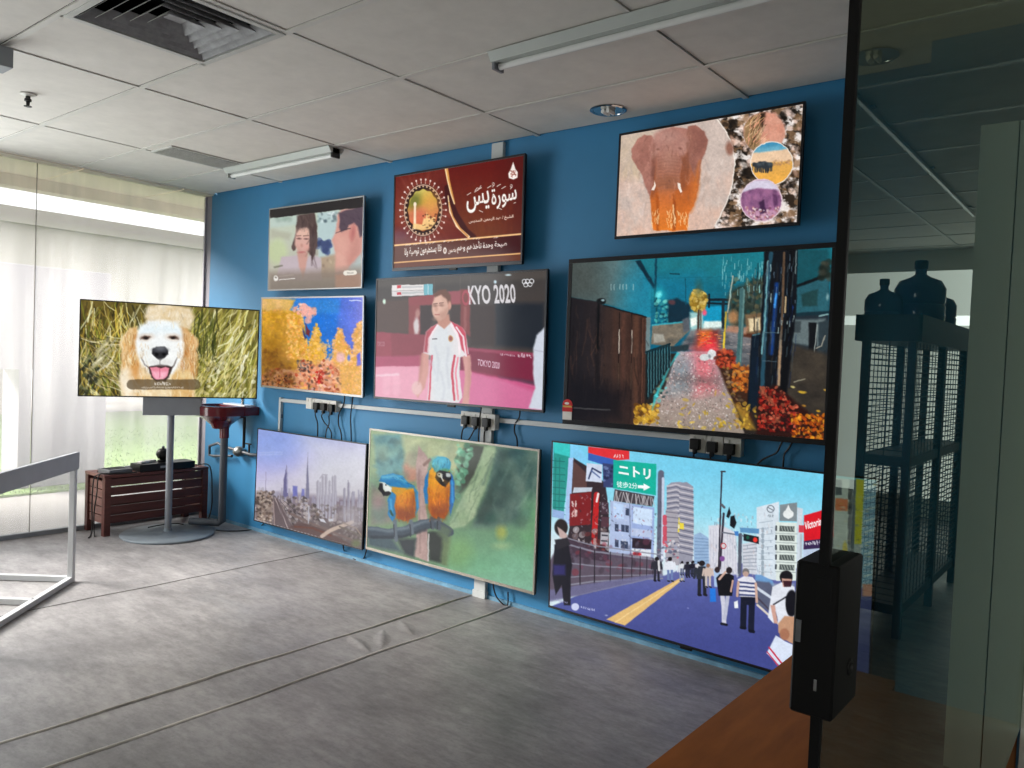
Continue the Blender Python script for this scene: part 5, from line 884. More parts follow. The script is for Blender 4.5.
# ------------------------------------------------------------------ materials
M = dict(
    blue=mat('blue_wall_paint', (46, 126, 174), .55, var=.06, scale=3, bump=.05),
    floor=None,
    seam=mat('floor_seam', (74, 71, 68), .8, var=.2, scale=20), seam_tape=mat('worn_seam_welt', (188, 183, 176), .28, var=.3, scale=14),
    tile=mat('ceiling_board', (214, 210, 203), .9, var=.07, scale=9, bump=.12), tbar=mat('ceiling_tee_bar', (206, 204, 198), .5, var=.05, scale=6), gap=mat('ceiling_joint', (104, 100, 94), .9),
    black=mat('black_plastic', (7, 7, 8), .4, spec=.3), lock=mat('lock_black', (9, 9, 10), .45, spec=.25), blackmat=mat('matt_black_plastic', (24, 24, 25), .55), cord=mat('black_rubber_cord', (14, 14, 16), .5),
    silver=mat('silver_bezel', (168, 168, 168), .35, .6), gunmetal=mat('dark_bezel', (34, 34, 38), .3, .3), bronze=mat('warm_silver_bezel', (150, 144, 134), .35, .6),
    grey_metal=mat('grey_painted_steel', (126, 130, 136), .45, .2, var=.05, scale=20), dark_grey=mat('dark_grey_plastic', (136, 141, 147), .5, var=.06, scale=14), stand_grey=mat('stand_base_grey', (128, 138, 146), .35, .25, var=.08, scale=9),
    white_metal=mat('white_painted_steel', (196, 198, 200), .4, var=.03), board_grey=mat('grey_front_board', (168, 173, 180), .55, var=.05, scale=10),
    white_plastic=mat('white_plastic', (214, 212, 206), .4, var=.04, scale=30), trunk=mat('white_cable_trunking', (196, 200, 200), .45, var=.05, scale=14),
    maroon=mat('maroon_ceramic', (88, 22, 30), .18, spec=.6), basin_in=mat('pale_glazed_rim', (216, 210, 210), .15), chrome=mat('chrome', (200, 202, 204), .12, 1.0), pipe=mat('grey_pvc_pipe', (66, 72, 80), .5, var=.08, scale=20), brass=mat('dull_valve_metal', (132, 134, 132), .35, .8),
    wood_red=mat('red_brown_stained_wood', (84, 40, 34), .5, var=.35, scale=5, bump=.1, stretch=(8, 1, 8)), wood_side=mat('faded_red_brown_wood', (128, 88, 80), .55, var=.3, scale=6, bump=.1, stretch=(1, 8, 8)),
    platform=mat('orange_brown_laminate', (164, 94, 36), .7, var=.2, scale=3, bump=.03, stretch=(6, 1, 6), spec=.2),
    alu=mat('white_aluminium', (200, 200, 196), .45, var=.03), vent=mat('pale_vent_metal', (190, 190, 186), .5, var=.12, scale=9), vent_dirty=mat('dusty_vent_louvre', (150, 150, 152), .7, var=.35, scale=18), void=mat('dark_duct', (12, 12, 12), .9),
    tube=mat('unlit_fluorescent_tube', (222, 224, 222), .25), batten=mat('pale_green_batten', (176, 182, 178), .4, var=.04), reflector=mat('downlight_reflector', (214, 216, 214), .12, 1.0), lens=mat('frosted_bulb', (232, 234, 230), .3),
    concrete=mat('viaduct_concrete', (150, 144, 138), .9, var=.1, scale=.6, stretch=(1, 2, .4)), outwall=mat('pale_render', (158, 155, 165), .9, var=.05, scale=1.5), paving=mat('pale_paving', (156, 153, 150), .9, var=.08, scale=2), soffit=mat('cream_soffit_board', (232, 222, 204), .8, var=.05, scale=2),
    lawn=mat('lawn_green', (128, 156, 92), .9, var=.15, scale=8), leaf=mat('tree_leaves', (70, 104, 52), .8, var=.35, scale=3), bark=mat('bark', (92, 78, 66), .9, var=.2, scale=8),
    rack=mat('dark_rack_steel', (38, 46, 52), .5, .3), bottle_blue=mat('blue_water_bottle', (48, 78, 128), .12, spec=.7), corridor=mat('pale_corridor_paint', (206, 208, 200), .8, var=.04, scale=2), cladding=mat('off_white_cladding', (204, 206, 198), .6, var=.04, scale=3),
    red=mat('red_gloss_plastic', (200, 30, 32), .3), gold=mat('gold_band', (190, 150, 80), .35, .6), paper=mat('white_paper', (222, 220, 214), .7), tin=mat('grey_adapter', (110, 112, 116), .45, .2, var=.2, scale=40))

def floor_mat():
    m = bpy.data.materials.new('worn_grey_vinyl_sheet'); m.use_nodes = True; nt = m.node_tree; b = nt.nodes['Principled BSDF']; N = nt.nodes.new; L = nt.links.new
    tc = N('ShaderNodeTexCoord'); cols = None
    def noise(sc, st, rot, det=8):
        mp = N('ShaderNodeMapping'); mp.inputs['Scale'].default_value = st; mp.inputs['Rotation'].default_value = (0, 0, rot); n = N('ShaderNodeTexNoise'); n.inputs['Scale'].default_value = sc; n.inputs['Detail'].default_value = det; n.inputs['Roughness'].default_value = .68
        L(tc.outputs['Object'], mp.inputs[0]); L(mp.outputs[0], n.inputs['Vector']); return n.outputs['Fac']
    def ramp(f, p0, p1, c0, c1):
        r = N('ShaderNodeValToRGB'); e = r.color_ramp.elements; e[0].position = p0; e[1].position = p1; e[0].color = (*c0, 1); e[1].color = (*c1, 1); L(f, r.inputs[0]); return r.outputs[0]
    base = ramp(noise(1.3, (1, 1, 1), 0), .3, .72, srgb(124, 121, 122)[:3], srgb(178, 175, 175)[:3])
    for f, p0, p1, lo in ((noise(4.5, (1, 3.2, 1), .6), .34, .6, .72), (noise(16, (1, 2.2, 1), -.3), .36, .58, .8), (noise(60, (1, 1, 1), 0, 3), .3, .5, .86)):
        mx = N('ShaderNodeMixRGB'); mx.blend_type = 'MULTIPLY'; mx.inputs[0].default_value = 1; L(base, mx.inputs[1]); L(ramp(f, p0, p1, (lo,) * 3, (1, 1, 1)), mx.inputs[2]); base = mx.outputs[0]
    L(base, b.inputs['Base Color']); L(ramp(noise(3, (1, 2, 1), .4), .35, .65, (.34,) * 3, (.56,) * 3), b.inputs['Roughness'])
    bp = N('ShaderNodeBump'); bp.inputs['Strength'].default_value = .12; bp.inputs['Distance'].default_value = .02; L(noise(5, (1, 1.6, 1), .2), bp.inputs['Height']); L(bp.outputs[0], b.inputs['Normal']); return m
M['floor'] = floor_mat()
def screen_mat(name):
    m = bpy.data.materials.new(name); m.use_nodes = True; nt = m.node_tree; b = nt.nodes['Principled BSDF']
    a = nt.nodes.new('ShaderNodeVertexColor'); a.layer_name = 'picture'
    b.inputs['Base Color'].default_value = (.01, .01, .012, 1); b.inputs['Roughness'].default_value = .12; b.inputs['Specular IOR Level'].default_value = .11
    nt.links.new(a.outputs['Color'], b.inputs['Emission Color']); b.inputs['Emission Strength'].default_value = 1.0
    return m
M['screen'] = screen_mat('lit_display_panel')
def picture_mesh(key, w, h):
    c = Canvas(QUADS[key], 1.7, *LOOK[key]); PICTURES[key](c); c.finish()
    c.a = 255 * (c.a / 255) ** GAMMA.get(key, 1.0)
    a = np.clip(c.a, 0, 255) / 255.0; a = np.where(a <= .04045, a / 12.92, ((a + .055) / 1.055) ** 2.4)
    Wn, Hn = c.W, c.H
    u, v = np.meshgrid(np.linspace(-w / 2, w / 2, Wn), np.linspace(h / 2, -h / 2, Hn))
    co = np.zeros((Wn * Hn, 3), np.float32); co[:, 0] = u.ravel(); co[:, 2] = v.ravel()
    i = np.arange(Wn * Hn).reshape(Hn, Wn); f = np.stack([i[:-1, :-1], i[1:, :-1], i[1:, 1:], i[:-1, 1:]], -1).reshape(-1, 4).astype(np.int32)
    me = bpy.data.meshes.new('screen'); me.vertices.add(len(co)); me.vertices.foreach_set('co', co.ravel())
    me.loops.add(f.size); me.loops.foreach_set('vertex_index', f.ravel()); me.polygons.add(len(f)); me.polygons.foreach_set('loop_start', np.arange(0, f.size, 4, dtype=np.int32))
    me.update(calc_edges=True)
    at = me.color_attributes.new('picture', 'FLOAT_COLOR', 'POINT'); rgba = np.ones((Wn * Hn, 4), np.float32); rgba[:, :3] = a.reshape(-1, 3); at.data.foreach_set('color', rgba.ravel())
    me.materials.append(M['screen']); return me

# ------------------------------------------------------------------ televisions
def tv_parts(root, key, w, h, bez, bmat, z=0.0, lower=None, deep=.04):
    """panel centred on z, front face at local y = 0"""
    lower = lower or bez
    hs = BM(); box(hs, -w / 2 + .002, .006, z - h / 2 + .002, w / 2 - .002, .022, z + h / 2 - .002, .003)
    box(hs, -w * .36, .02, z - h * .42, w * .36, deep, z + h * .12, .008); obj('housing', hs, M['blackmat'], root)
    bz = BM()
    box(bz, -w / 2, 0, z + h / 2 - bez, w / 2, .012, z + h / 2, .0012); box(bz, -w / 2, 0, z - h / 2, w / 2, .012, z - h / 2 + lower, .0012)
    box(bz, -w / 2, 0, z - h / 2 + lower, -w / 2 + bez, .012, z + h / 2 - bez, .0012); box(bz, w / 2 - bez, 0, z - h / 2 + lower, w / 2, .012, z + h / 2 - bez, .0012); obj('bezel', bz, bmat, root)
    me = picture_mesh(key, w - 2 * bez, h - bez - lower); s = bpy.data.objects.new('screen', me); C.objects.link(s); s.parent = root; s.location = (0, .003, z + (lower - bez) / 2)
TV = {}
def wall_tv(key, label, fit, bez, bmat, lower=None, sensor=False):
    cx, cy, cz, yaw, pitch, roll, w, h = fit
    t = thing('wall_television', label, 'television', (cx, cy, cz), 0, 'televisions hung on the blue wall')
    t.rotation_euler = (Matrix.Rotation(yaw, 3, 'Z') @ Matrix.Rotation(pitch, 3, 'X') @ Matrix.Rotation(roll, 3, 'Y')).to_euler()
    tv_parts(t, key, w, h, bez, bmat, 0, lower)
    b = BM(); box(b, -.2, .038, -.1, .2, .052, .1, .003); box(b, -.17, .048, -.17, -.13, .072, .17, .003); box(b, .13, .048, -.17, .17, .072, .17, .003); box(b, -.22, .068, -.03, .22, .084, .03, .002); obj('wall_bracket', b, M['blackmat'], t)
    TV[key] = t
    if sensor:
        b = BM(); box(b, -.03, .002, -h / 2 - .012, .03, .014, -h / 2 + .002, .003); obj('sensor', b, M['black'], t)
    return t
FIT = dict(girl=[-4.4927, -0.09, 2.1017, -0.005, 0.0173, 0.0051, 1.0509, 0.5955], coral=[-4.5017, -0.09, 1.4259, -0.0, 0.0335, 0.0066, 1.139, 0.6595], surah=[-3.1764, -0.09, 2.198, -0.0137, 0.0225, 0.0012, 1.045, 0.5941],
           badminton=[-3.1491, -0.09, 1.4817, -0.0041, 0.0125, -0.0069, 1.3549, 0.7629], city=[-4.4779, -0.09, 0.4525, -0.0002, -0.0158, -0.0039, 1.2181, 0.6891], macaw=[-3.1616, -0.09, 0.5152, -0.009, -0.0008, -0.0054, 1.3723, 0.7807],
           elephant=[-1.6237, -0.09, 2.2601, -0.0114, -0.0048, -0.002, 0.9148, 0.5206], night=[-1.6688, -0.09, 1.4934, 0.0335, -0.0134, -0.0123, 1.3217, 0.8477], street=[-1.6009, -0.09, 0.52, -0.0388, 0.0279, -0.0076, 1.6335, 0.8962])
wall_tv('girl', 'wall television showing a long-haired woman facing a man in profile', FIT['girl'], .009, M['silver'])
wall_tv('coral', 'silver-edged wall television showing yellow coral under blue water', FIT['coral'], .011, M['silver'], .014)
wall_tv('surah', 'wall television showing maroon screen with white Arabic calligraphy and gold medallion', FIT['surah'], .012, M['gunmetal'], .02, True)
wall_tv('badminton', 'wall television showing a player in white and red shirt on a pink court', FIT['badminton'], .011, M['gunmetal'], .014, True)
wall_tv('city', 'wall television near floor showing a hazy city skyline with thin towers', FIT['city'], .008, M['gunmetal'])
wall_tv('macaw', 'silver-edged wall television showing two blue and yellow macaws on a branch', FIT['macaw'], .012, M['bronze'], .016)
wall_tv('elephant', 'wall television showing an elephant beside three round animal pictures', FIT['elephant'], .011, M['gunmetal'], .014)
wall_tv('night', 'wall television showing a rainy night lane with brown fence and red leaves', FIT['night'], .022, M['gunmetal'], .024)
wall_tv('street', 'largest wall television near floor showing a busy daytime walkway with green sign', FIT['street'], .008, M['gunmetal'], .012, True)

# television on its own floor stand
dx, dy, dz, dyaw, _, _, dw, dh = [-5.4347, -0.5696, 1.3381, 1.1251, 0, 0, 1.1835, 0.6681]
stand = thing('stand_television', 'television on grey pole stand showing a smiling golden retriever in tall grass', 'television', (dx, dy, 0), dyaw)
tv_parts(stand, 'dog', dw, dh, .008, M['gunmetal'], dz, None, .05)
b = BM(); box(b, -.185, .008, .876, .205, .05, dz - dh / 2 + .02, .004); obj('neck_panel', b, M['dark_grey'], stand)
b = BM(); tube(b, [(.003, .053, .012), (.003, .053, .95)], .024, 20); obj('pole', b, M['grey_metal'], stand, True)
b = BM(); lathe(b, [(.312, 0), (.318, .004), (.318, .012), (.31, .018), (.05, .022), (.03, .03), (.028, .05)], 64, (.003, .053, 0)); obj('base_disc', b, M['stand_grey'], stand, True)
# ------------------------------------------------------------------ the setting
b = BM(); box(b, XW - .02, -7.5, -.06, 3.2, 5.2, 0); struct('floor', b, M['floor'], 'worn grey vinyl sheet floor', 'floor')
def seam(n, x, y0, y1, w, h, m, wig=.004):
    rr = random.Random(n); b = BM(); N = 90; rows = []
    ph = [rr.uniform(0, 6) for _ in range(3)]
    for k in range(N + 1):
        y = y0 + (y1 - y0) * k / N; xx = x + wig * (math.sin(y * 5 + ph[0]) + .6 * math.sin(y * 13 + ph[1])); ww = w * (.8 + .5 * abs(math.sin(y * 3.1 + ph[2]))); hh = h * (.5 + .5 * abs(math.sin(y * 2.3 + ph[1])))
        rows.append([b.verts.new((xx + ww * u, y, .0008 + hh * v)) for u, v in ((-1, 0), (-.5, .7), (0, 1), (.5, .7), (1, 0))])
    for p, q in zip(rows, rows[1:]):
        for u in range(4): b.faces.new((p[u], p[u + 1], q[u + 1], q[u]))
    o = struct('trim_%d' % n, b, m)
    for p in o.data.polygons: p.use_smooth = True
seam(1, -4.36, -3.5, -.02, .004, .002, M['seam']); seam(2, -2.975, -3.4, -.02, .008, .007, M['seam_tape']); seam(5, -2.69, -3.4, -.02, .008, .006, M['seam_tape'])
fl = bpy.data.objects['floor']; bm = BM(); bm.from_mesh(fl.data)      # buckled wrinkles between the two seams
for (x0, yy0, x1, yy1, hh) in ((-2.96, -.95, -2.72, -1.02, .012), (-2.9, -.78, -2.72, -.95, .008), (-2.95, -.62, -2.75, -.72, .007)):
    p, q = Vector((x0, yy0, 0)), Vector((x1, yy1, 0)); dd = (q - p).normalized(); nn = Vector((-dd.y, dd.x, 0)); rows = []
    for k in range(13):
        t = k / 12; f = math.sin(math.pi * t); rows.append([bm.verts.new(p.lerp(q, t) + nn * u * .035 * (.3 + f) + Vector((0, 0, .0004 + hh * f * math.exp(-u * u * 5)))) for u in (-1, -.6, -.3, 0, .3, .6, 1)])
    for a_, b_ in zip(rows, rows[1:]):
        for u in range(6): bm.faces.new((a_[u], a_[u + 1], b_[u + 1], b_[u])).smooth = True
bm.to_mesh(fl.data); bm.free()
b = BM(); box(b, -5.95, 0, 0, XG - .012, .14, H + .25); struct('wall_back', b, M['blue'], 'blue painted wall carrying the televisions', 'wall')
b = BM(); box(b, -.665, -.24, 0, XG - .012, 0, H); struct('wall_column', b, M['blue'])
b = BM(); box(b, XW, 0, 0, -5.951, .14, H); struct('wall_return', b, M['outwall'])
b = BM(); box(b, -5.95, -.012, 0, -.68, 0, .022); struct('baseboard_back', b, mat('scuffed_blue_skirting', (104, 150, 178), .6, var=.3, scale=12))
# ceiling: boards lying in a tee-bar grid
GX = [-5.915] + [-1.47 - 1.18 * k for k in (3, 2, 1, 0)] + [-.29, .89, 2.07, 3.2]; GY = [5.2] + [-.45 + .585 * k for k in range(9, -1, -1)] + [-.45 - .585 * k for k in range(1, 13)]
rr = random.Random(3); bt = BM(); bb = BM()
for i in range(len(GX) - 1):
    for j in range(len(GY) - 1):
        x0, x1, y1, y0 = GX[i], GX[i + 1], GY[j], GY[j + 1]
        if x1 < -.28 and y0 > -.2: continue
        if x1 < -.28 and y1 > 0: y1 = 0
        xs = [(x0, x1)]
        if abs(x0 + 3.83) < .01 and abs(y1 + 1.62) < .01: xs = [(x0, x0 + .575)]
        for a, c in xs:
            dz = rr.uniform(0, .003); box(bt, a + .014, y0 + .014, H + dz, c - .014, y1 - .014, H + .016, .002, seg=1)
for x in GX: box(bb, x - .012, -7.4, H - .003, x + .012, (0 if x < -.28 else 5.2), H + .004)
for y in GY: box(bb, (GX[0] if y < .01 else -.28), y - .0125, H - .004, 3.2, y + .0125, H + .003)
box(bb, -3.265, -2.2, H - .004, -3.245, -1.61, H + .003)
struct('ceiling', bt, M['tile'], 'suspended ceiling of grey-white boards in a tee-bar grid', 'ceiling'); struct('trim_4', bb, M['tbar'])
b = BM(); box(b, -5.915, -7.5, H + .02, -3.27, .1, H + .05); box(b, -2.64, -7.5, H + .02, 3.2, 5.2, H + .05); box(b, -3.27, -7.5, H + .02, -2.64, -2.21, H + .05); box(b, -3.27, -1.6, H + .02, -2.64, .1, H + .05); struct('ceiling_void', b, M['gap'])
# window wall on the left
def pane_mat(name, haze, streak):
    m = bpy.data.materials.new(name); m.use_nodes = True; nt = m.node_tree; nt.nodes.clear(); N = nt.nodes.new; L = nt.links.new
    out = N('ShaderNodeOutputMaterial'); tr = N('ShaderNodeBsdfTransparent'); tl = N('ShaderNodeBsdfTranslucent'); df = N('ShaderNodeBsdfDiffuse'); gl = N('ShaderNodeBsdfGlossy'); add = N('ShaderNodeMixShader'); mx = N('ShaderNodeMixShader'); m2 = N('ShaderNodeMixShader'); fr = N('ShaderNodeFresnel')
    tc = N('ShaderNodeTexCoord'); mp = N('ShaderNodeMapping'); n = N('ShaderNodeTexNoise'); mr = N('ShaderNodeMapRange')
    mp.inputs['Scale'].default_value = (1, 7, .45); n.inputs['Scale'].default_value = 1.6; n.inputs['Detail'].default_value = 6
    L(tc.outputs['Object'], mp.inputs[0]); L(mp.outputs[0], n.inputs['Vector']); L(n.outputs['Fac'], mr.inputs['Value']); mr.inputs['From Min'].default_value = .35; mr.inputs['From Max'].default_value = .7; mr.inputs['To Min'].default_value = haze; mr.inputs['To Max'].default_value = haze + streak
    tl.inputs['Color'].default_value = (.9, .9, .92, 1); df.inputs['Color'].default_value = (.8, .8, .82, 1); add.inputs[0].default_value = .25; L(tl.outputs[0], add.inputs[1]); L(df.outputs[0], add.inputs[2])
    gl.inputs['Roughness'].default_value = .02; fr.inputs['IOR'].default_value = 1.2
    L(mr.outputs[0], mx.inputs[0]); L(tr.outputs[0], mx.inputs[1]); L(add.outputs[0], mx.inputs[2]); L(fr.outputs[0], m2.inputs[0]); L(mx.outputs[0], m2.inputs[1]); L(gl.outputs[0], m2.inputs[2]); L(m2.outputs[0], out.inputs[0]); return m
win = bpy.data.objects.new('window_1', None); C.objects.link(win); win.location = (XW, -1.3, 0); tag(win, 'full-height hazy shop window at left looking out to lawn and viaduct', 'window', kind='structure')
hz = pane_mat('hazy_streaked_glass', .13, .09)
for y0, y1 in ((-1.262 + 1.3, -.016 + 1.3), (-1.7 + 1.3, -1.266 + 1.3)):
    b = BM(); box(b, -.004, y0, .03, .004, y1, H); obj('glass_pane', b, hz, win)
b = BM(); box(b, -.005, .0355, .03, .005, .0385, H); obj('pane_joint', b, M['gap'], win)
b = BM(); box(b, -.02, -.4, 0, .02, 1.3, .03); obj('bottom_track', b, M['dark_grey'], win)
b = BM(); box(b, -.012, 1.285, .03, .012, 1.3, H); obj('jamb', b, M['outwall'], win)
b = BM(); box(b, XW - .03, -7.5, 0, XW + .03, -4.0, H); box(b, XW - .03, -1.8, 0, XW + .03, -1.7, H); box(b, XW - .03, -4.0, 0, XW + .03, -1.8, .1); box(b, XW - .03, -4.0, 2.52, XW + .03, -1.8, H); struct('wall_left', b, M['outwall'], 'pale wall piers beside the shop window', 'wall')  # unseen opening between the piers, left unglazed for the added lamp
# outside the window
b = BM(); box(b, -30, -14, -.12, XW - .02, 26, -.02); struct('ground_outside', b, M['paving'], 'pale paving outside the window', 'ground')
b = BM(); box(b, -16, -9, -.05, -7.75, 16, .0)
lawn = obj('lawn', b, M['lawn']); tag(lawn, 'sunlit green lawn outside the shop window', 'grass', kind='stuff')
rr = random.Random(8); me = lawn.data; bm = BM(); bm.from_mesh(me)
for k in range(9000):
    x = -7.76 - rr.random() ** 1.5 * 5; y = rr.uniform(-2.5, 6.5); x = x - .6 if x > -8.5 and x < -7.9 and y < .2 else x; h = rr.uniform(.015, .035); a = rr.uniform(0, 6.28); w = .006
    v = [bm.verts.new((x - w * math.cos(a), y - w * math.sin(a), 0)), bm.verts.new((x + w * math.cos(a), y + w * math.sin(a), 0)), bm.verts.new((x + rr.uniform(-.03, .03), y + rr.uniform(-.03, .03), h))]
    bm.faces.new(v)
bm.to_mesh(me); bm.free()
b = BM()
for k in range(10): box(b, -6.6, -7 + k * .75, 2.60, -5.93, -7 + (k + 1) * .75 - .012, 2.63)
struct('soffit', b, M['soffit'], 'cream boarded soffit outside above the window', 'soffit')
b = BM(); box(b, -6.75, -9, 2.512, -6.6, 6, 2.70); struct('beam_outside', b, M['soffit'])
v = thing('viaduct', 'grey concrete viaduct crossing beyond the lawn', 'viaduct', (-17, 2, 0))
b = BM(); box(b, -2.6, -14, 2.02, 3, 22, 3.47, .03); box(b, 2.9, -14, 3.2, 3.1, 22, 3.3); obj('girder', b, M['concrete'], v)
for y in (-9, 0.5, 10):
    b = BM(); box(b, -.8, y - .6, -.02, 1.0, y + .6, 2.06, .05); obj('pier', b, M['concrete'], v)
t = thing('boundary_wall', 'pale rendered wall with wide opening standing on the lawn outside', 'wall', (-8.2, 0, 0))
b = BM(); box(b, -.2, -6, 1.10, .2, .14, 2.06, .01); obj('lintel', b, M['outwall'], t); b = BM(); box(b, -.2, -.66, .002, .2, .12, 1.11, .01); obj('pier', b, M['outwall'], t)
t = thing('far_building', 'pale flat-roofed building far behind the viaduct', 'building', (-26, 6, -.02))
b = BM(); box(b, -2, -9, 0, 2, 9, 2.2); obj('wall', b, M['outwall'], t); b = BM(); box(b, -2.2, -9.2, 2.2, 2.2, 9.2, 2.4); obj('roof', b, M['concrete'], t)
for k in range(6):
    b = BM(); box(b, 1.98, -8 + k * 2.8, .8, 2.03, -6.6 + k * 2.8, 1.7); obj('window', b, M['dark_grey'], t)
for k, (x, y, h) in enumerate([(-21.5, 2.6, 2.6), (-22.5, 5.2, 3.0), (-21, 8.4, 2.4)]):
    t = thing('tree', ['small leafy tree beyond the lawn, seen past the pale wall', 'leafy tree beyond the lawn, hidden mostly by the dog television', 'low leafy tree beyond the lawn nearest the blue wall'][k], 'tree', (x, y, -.02), 0, 'trees beyond the lawn')
    b = BM(); tube(b, [(0, 0, 0), (.05, .02, h * .5), (0, 0, h * .8)], .1, 8); obj('trunk', b, M['bark'], t)
    b = BM(); rr = random.Random(k)
    for q in range(420):
        d = Vector((rr.gauss(0, 1), rr.gauss(0, 1), rr.gauss(0, 1))).normalized() * rr.uniform(.5, 1) ** .5; p = Vector((d.x * 1.1, d.y * 1.1, h * .65 + d.z * h * .36)); s = .16
        u = Vector((rr.gauss(0, 1), rr.gauss(0, 1), rr.gauss(0, 1))).normalized(); w = u.orthogonal().normalized()
        b.faces.new([b.verts.new(p + u * s), b.verts.new(p + w * s * .6), b.verts.new(p - u * s), b.verts.new(p - w * s * .6)])
    obj('crown', b, M['leaf'], t)

# ------------------------------------------------------------------ tinted glass door with its lock, and what it mirrors
def tint_mat():
    m = bpy.data.materials.new('dark_tinted_glass'); m.use_nodes = True; nt = m.node_tree; nt.nodes.clear(); N = nt.nodes.new; L = nt.links.new
    out = N('ShaderNodeOutputMaterial'); tr = N('ShaderNodeBsdfTransparent'); t2 = N('ShaderNodeBsdfTransparent'); gl = N('ShaderNodeBsdfGlossy'); fr = N('ShaderNodeFresnel'); m1 = N('ShaderNodeMixShader'); m2 = N('ShaderNodeMixShader'); ge = N('ShaderNodeNewGeometry')
    tr.inputs['Color'].default_value = (.25, .28, .20, 1); gl.inputs['Roughness'].default_value = .0; gl.inputs['Color'].default_value = (.82, .95, .86, 1); fr.inputs['IOR'].default_value = 1.42
    L(fr.outputs[0], m1.inputs[0]); L(tr.outputs[0], m1.inputs[1]); L(gl.outputs[0], m1.inputs[2]); L(ge.outputs['Backfacing'], m2.inputs[0]); L(m1.outputs[0], m2.inputs[1]); L(t2.outputs[0], m2.inputs[2]); L(m2.outputs[0], out.inputs[0]); return m
door = bpy.data.objects.new('door_1', None); C.objects.link(door); door.location = (XG, -2.549, 0); tag(door, 'open dark tinted glass door with black lock on its edge', 'door', kind='structure')
b = BM(); box(b, -.0045, .004, .21, .0045, 2.545, H - .012); obj('glass_pane', b, tint_mat(), door)
b = BM(); box(b, -.0048, -.006, .205, .0068, .002, H - .012, .001); obj('edge_seal', b, M['black'], door)
b = BM(); box(b, -.029, -.007, .999, .0185, .088, 1.172, .006, seg=3); lk = obj('lock_case', b, M['lock'], door, True); lk['label'] = 'black box lock on glass door edge'
b = BM(); box(b, -.0255, -.0082, 1.080, -.0195, -.0066, 1.105, .0005); obj('maker_plate', b, M['tin'], lk)
b = BM(); box(b, -.005, -.0082, 1.133, .011, -.0066, 1.158, .0005); obj('latch_plate', b, M['black'], lk)
b = BM(); lathe(b, [(.0097, .0168), (.0097, .021), (.006, .022), (.005, .0195)], 20, (-.001, .053, 1.045), axis='x'); obj('keyhole', b, M['blackmat'], lk, True)
b = BM(); box(b, -.0025, -.0082, 1.030, .001, -.0066, 1.043, .0004); obj('thumb_slot', b, M['chrome'], lk)
b = BM(); prism(b, [(-1.078, -2.9), (XG + .3, -2.9), (XG + .3, -2.6), (XG - .006, -2.6), (XG - .006, -.25), (-.675, -.25), (-.675, -.14), (-1.078, -.14)], 0, .2)
tag(obj('display_platform', b, M['platform']), 'low orange-brown laminate platform beside the tinted glass door', 'platform')
mir = lambda x: 2 * XG - x
y0 = 1.05; xa = mir(on_y(908, 400, y0)[0]); xb = mir(on_y(862, 400, y0)[0]); y1 = 2.55
rk = thing('mesh_rack', 'dark steel mesh rack reflected in the tinted glass door', 'rack', (xa, y0, 0))
wx = xb - xa; wy = y1 - y0; b = BM()
for x in (0, wx):
    for y in (0, wy * .52, wy): box(b, x - .02, y - .02, 0, x + .02, y + .02, 1.6)
obj('posts_frame', b, M['rack'], rk)
b = BM(); box(b, -.05, -.05, 1.56, wx + .05, wy + .05, 1.60); box(b, -.05, -.05, 1.6, -.035, wy + .05, 1.70); box(b, wx + .035, -.05, 1.6, wx + .05, wy + .05, 1.70); box(b, -.05, -.05, 1.6, wx + .05, -.035, 1.7); box(b, -.05, wy + .035, 1.6, wx + .05, wy + .05, 1.7); obj('top_tray', b, M['rack'], rk)
for z in (.9, .12):
    b = BM(); box(b, -.01, -.01, z, wx + .01, wy + .01, z + .05); obj('shelf', b, M['rack'], rk)
def meshwork(p, q, fix, along, z0=.15, z1=1.56):
    b = BM(); L = abs(q - p); n = int((z1 - z0) / .032)
    for k in range(n):
        z = z0 + k * .032
        if along == 'x': box(b, p, fix - .002, z, q, fix + .002, z + .005)
        else: box(b, fix - .002, p, z, fix + .002, q, z + .005)
    for k in range(int(L / .08) + 1):
        s = p + (q - p) * k / max(1, int(L / .08))
        if along == 'x': box(b, s - .002, fix - .003, z0, s + .002, fix + .001, z1)
        else: box(b, fix - .003, s - .002, z0, fix + .001, s + .002, z1)
    return b
for a in ((0, wx, 0, 'x'), (0, wx, wy, 'x'), (0, wy, 0, 'y'), (0, wy, wx, 'y')): obj('mesh_panel', meshwork(*a), M['rack'], rk)
def bottle(x, y, z, s, label):
    t = thing('water_bottle', label, 'bottle', (x, y, z), 0, 'large water bottles on the rack')
    b = BM(); lathe(b, [(.12 * s, 0), (.135 * s, .02 * s), (.135 * s, .1 * s), (.128 * s, .11 * s), (.135 * s, .12 * s), (.135 * s, .2 * s), (.128 * s, .21 * s), (.135 * s, .22 * s), (.135 * s, .3 * s), (.11 * s, .345 * s), (.05 * s, .37 * s), (.03 * s, .385 * s), (.03 * s, .43 * s)], 32); obj('body', b, M['bottle_blue'], t, True)
    b = BM(); lathe(b, [(.034 * s, .415 * s), (.036 * s, .42 * s), (.036 * s, .46 * s), (.03 * s, .465 * s)], 24); obj('cap', b, M['blackmat'], t, True)
bottle(xa + .17, y0 + .92, 1.6, 1.08, 'large blue water bottle on rack, tallest in the glass reflection')
bottle(xa + .33, y0 + .72, 1.6, .8, 'smaller blue bottle at the left of rack top in the reflection')
bottle(xa + .15, y0 + 1.36, 1.6, .85, 'round bottle at the right of rack top in the reflection')
xr = mir(on_y(962, 400, -.3)[0]); zr = on_y(985, 125, -.3)[2]; xs = mir(on_y(1000, 400, -.3)[0])
b = BM(); box(b, XG + .006, -.3, 0, xs - .002, -.2, zr); box(b, xs + .002, -.3, 0, xr, -.2, zr); struct('wall_pilaster', b, M['cladding'])
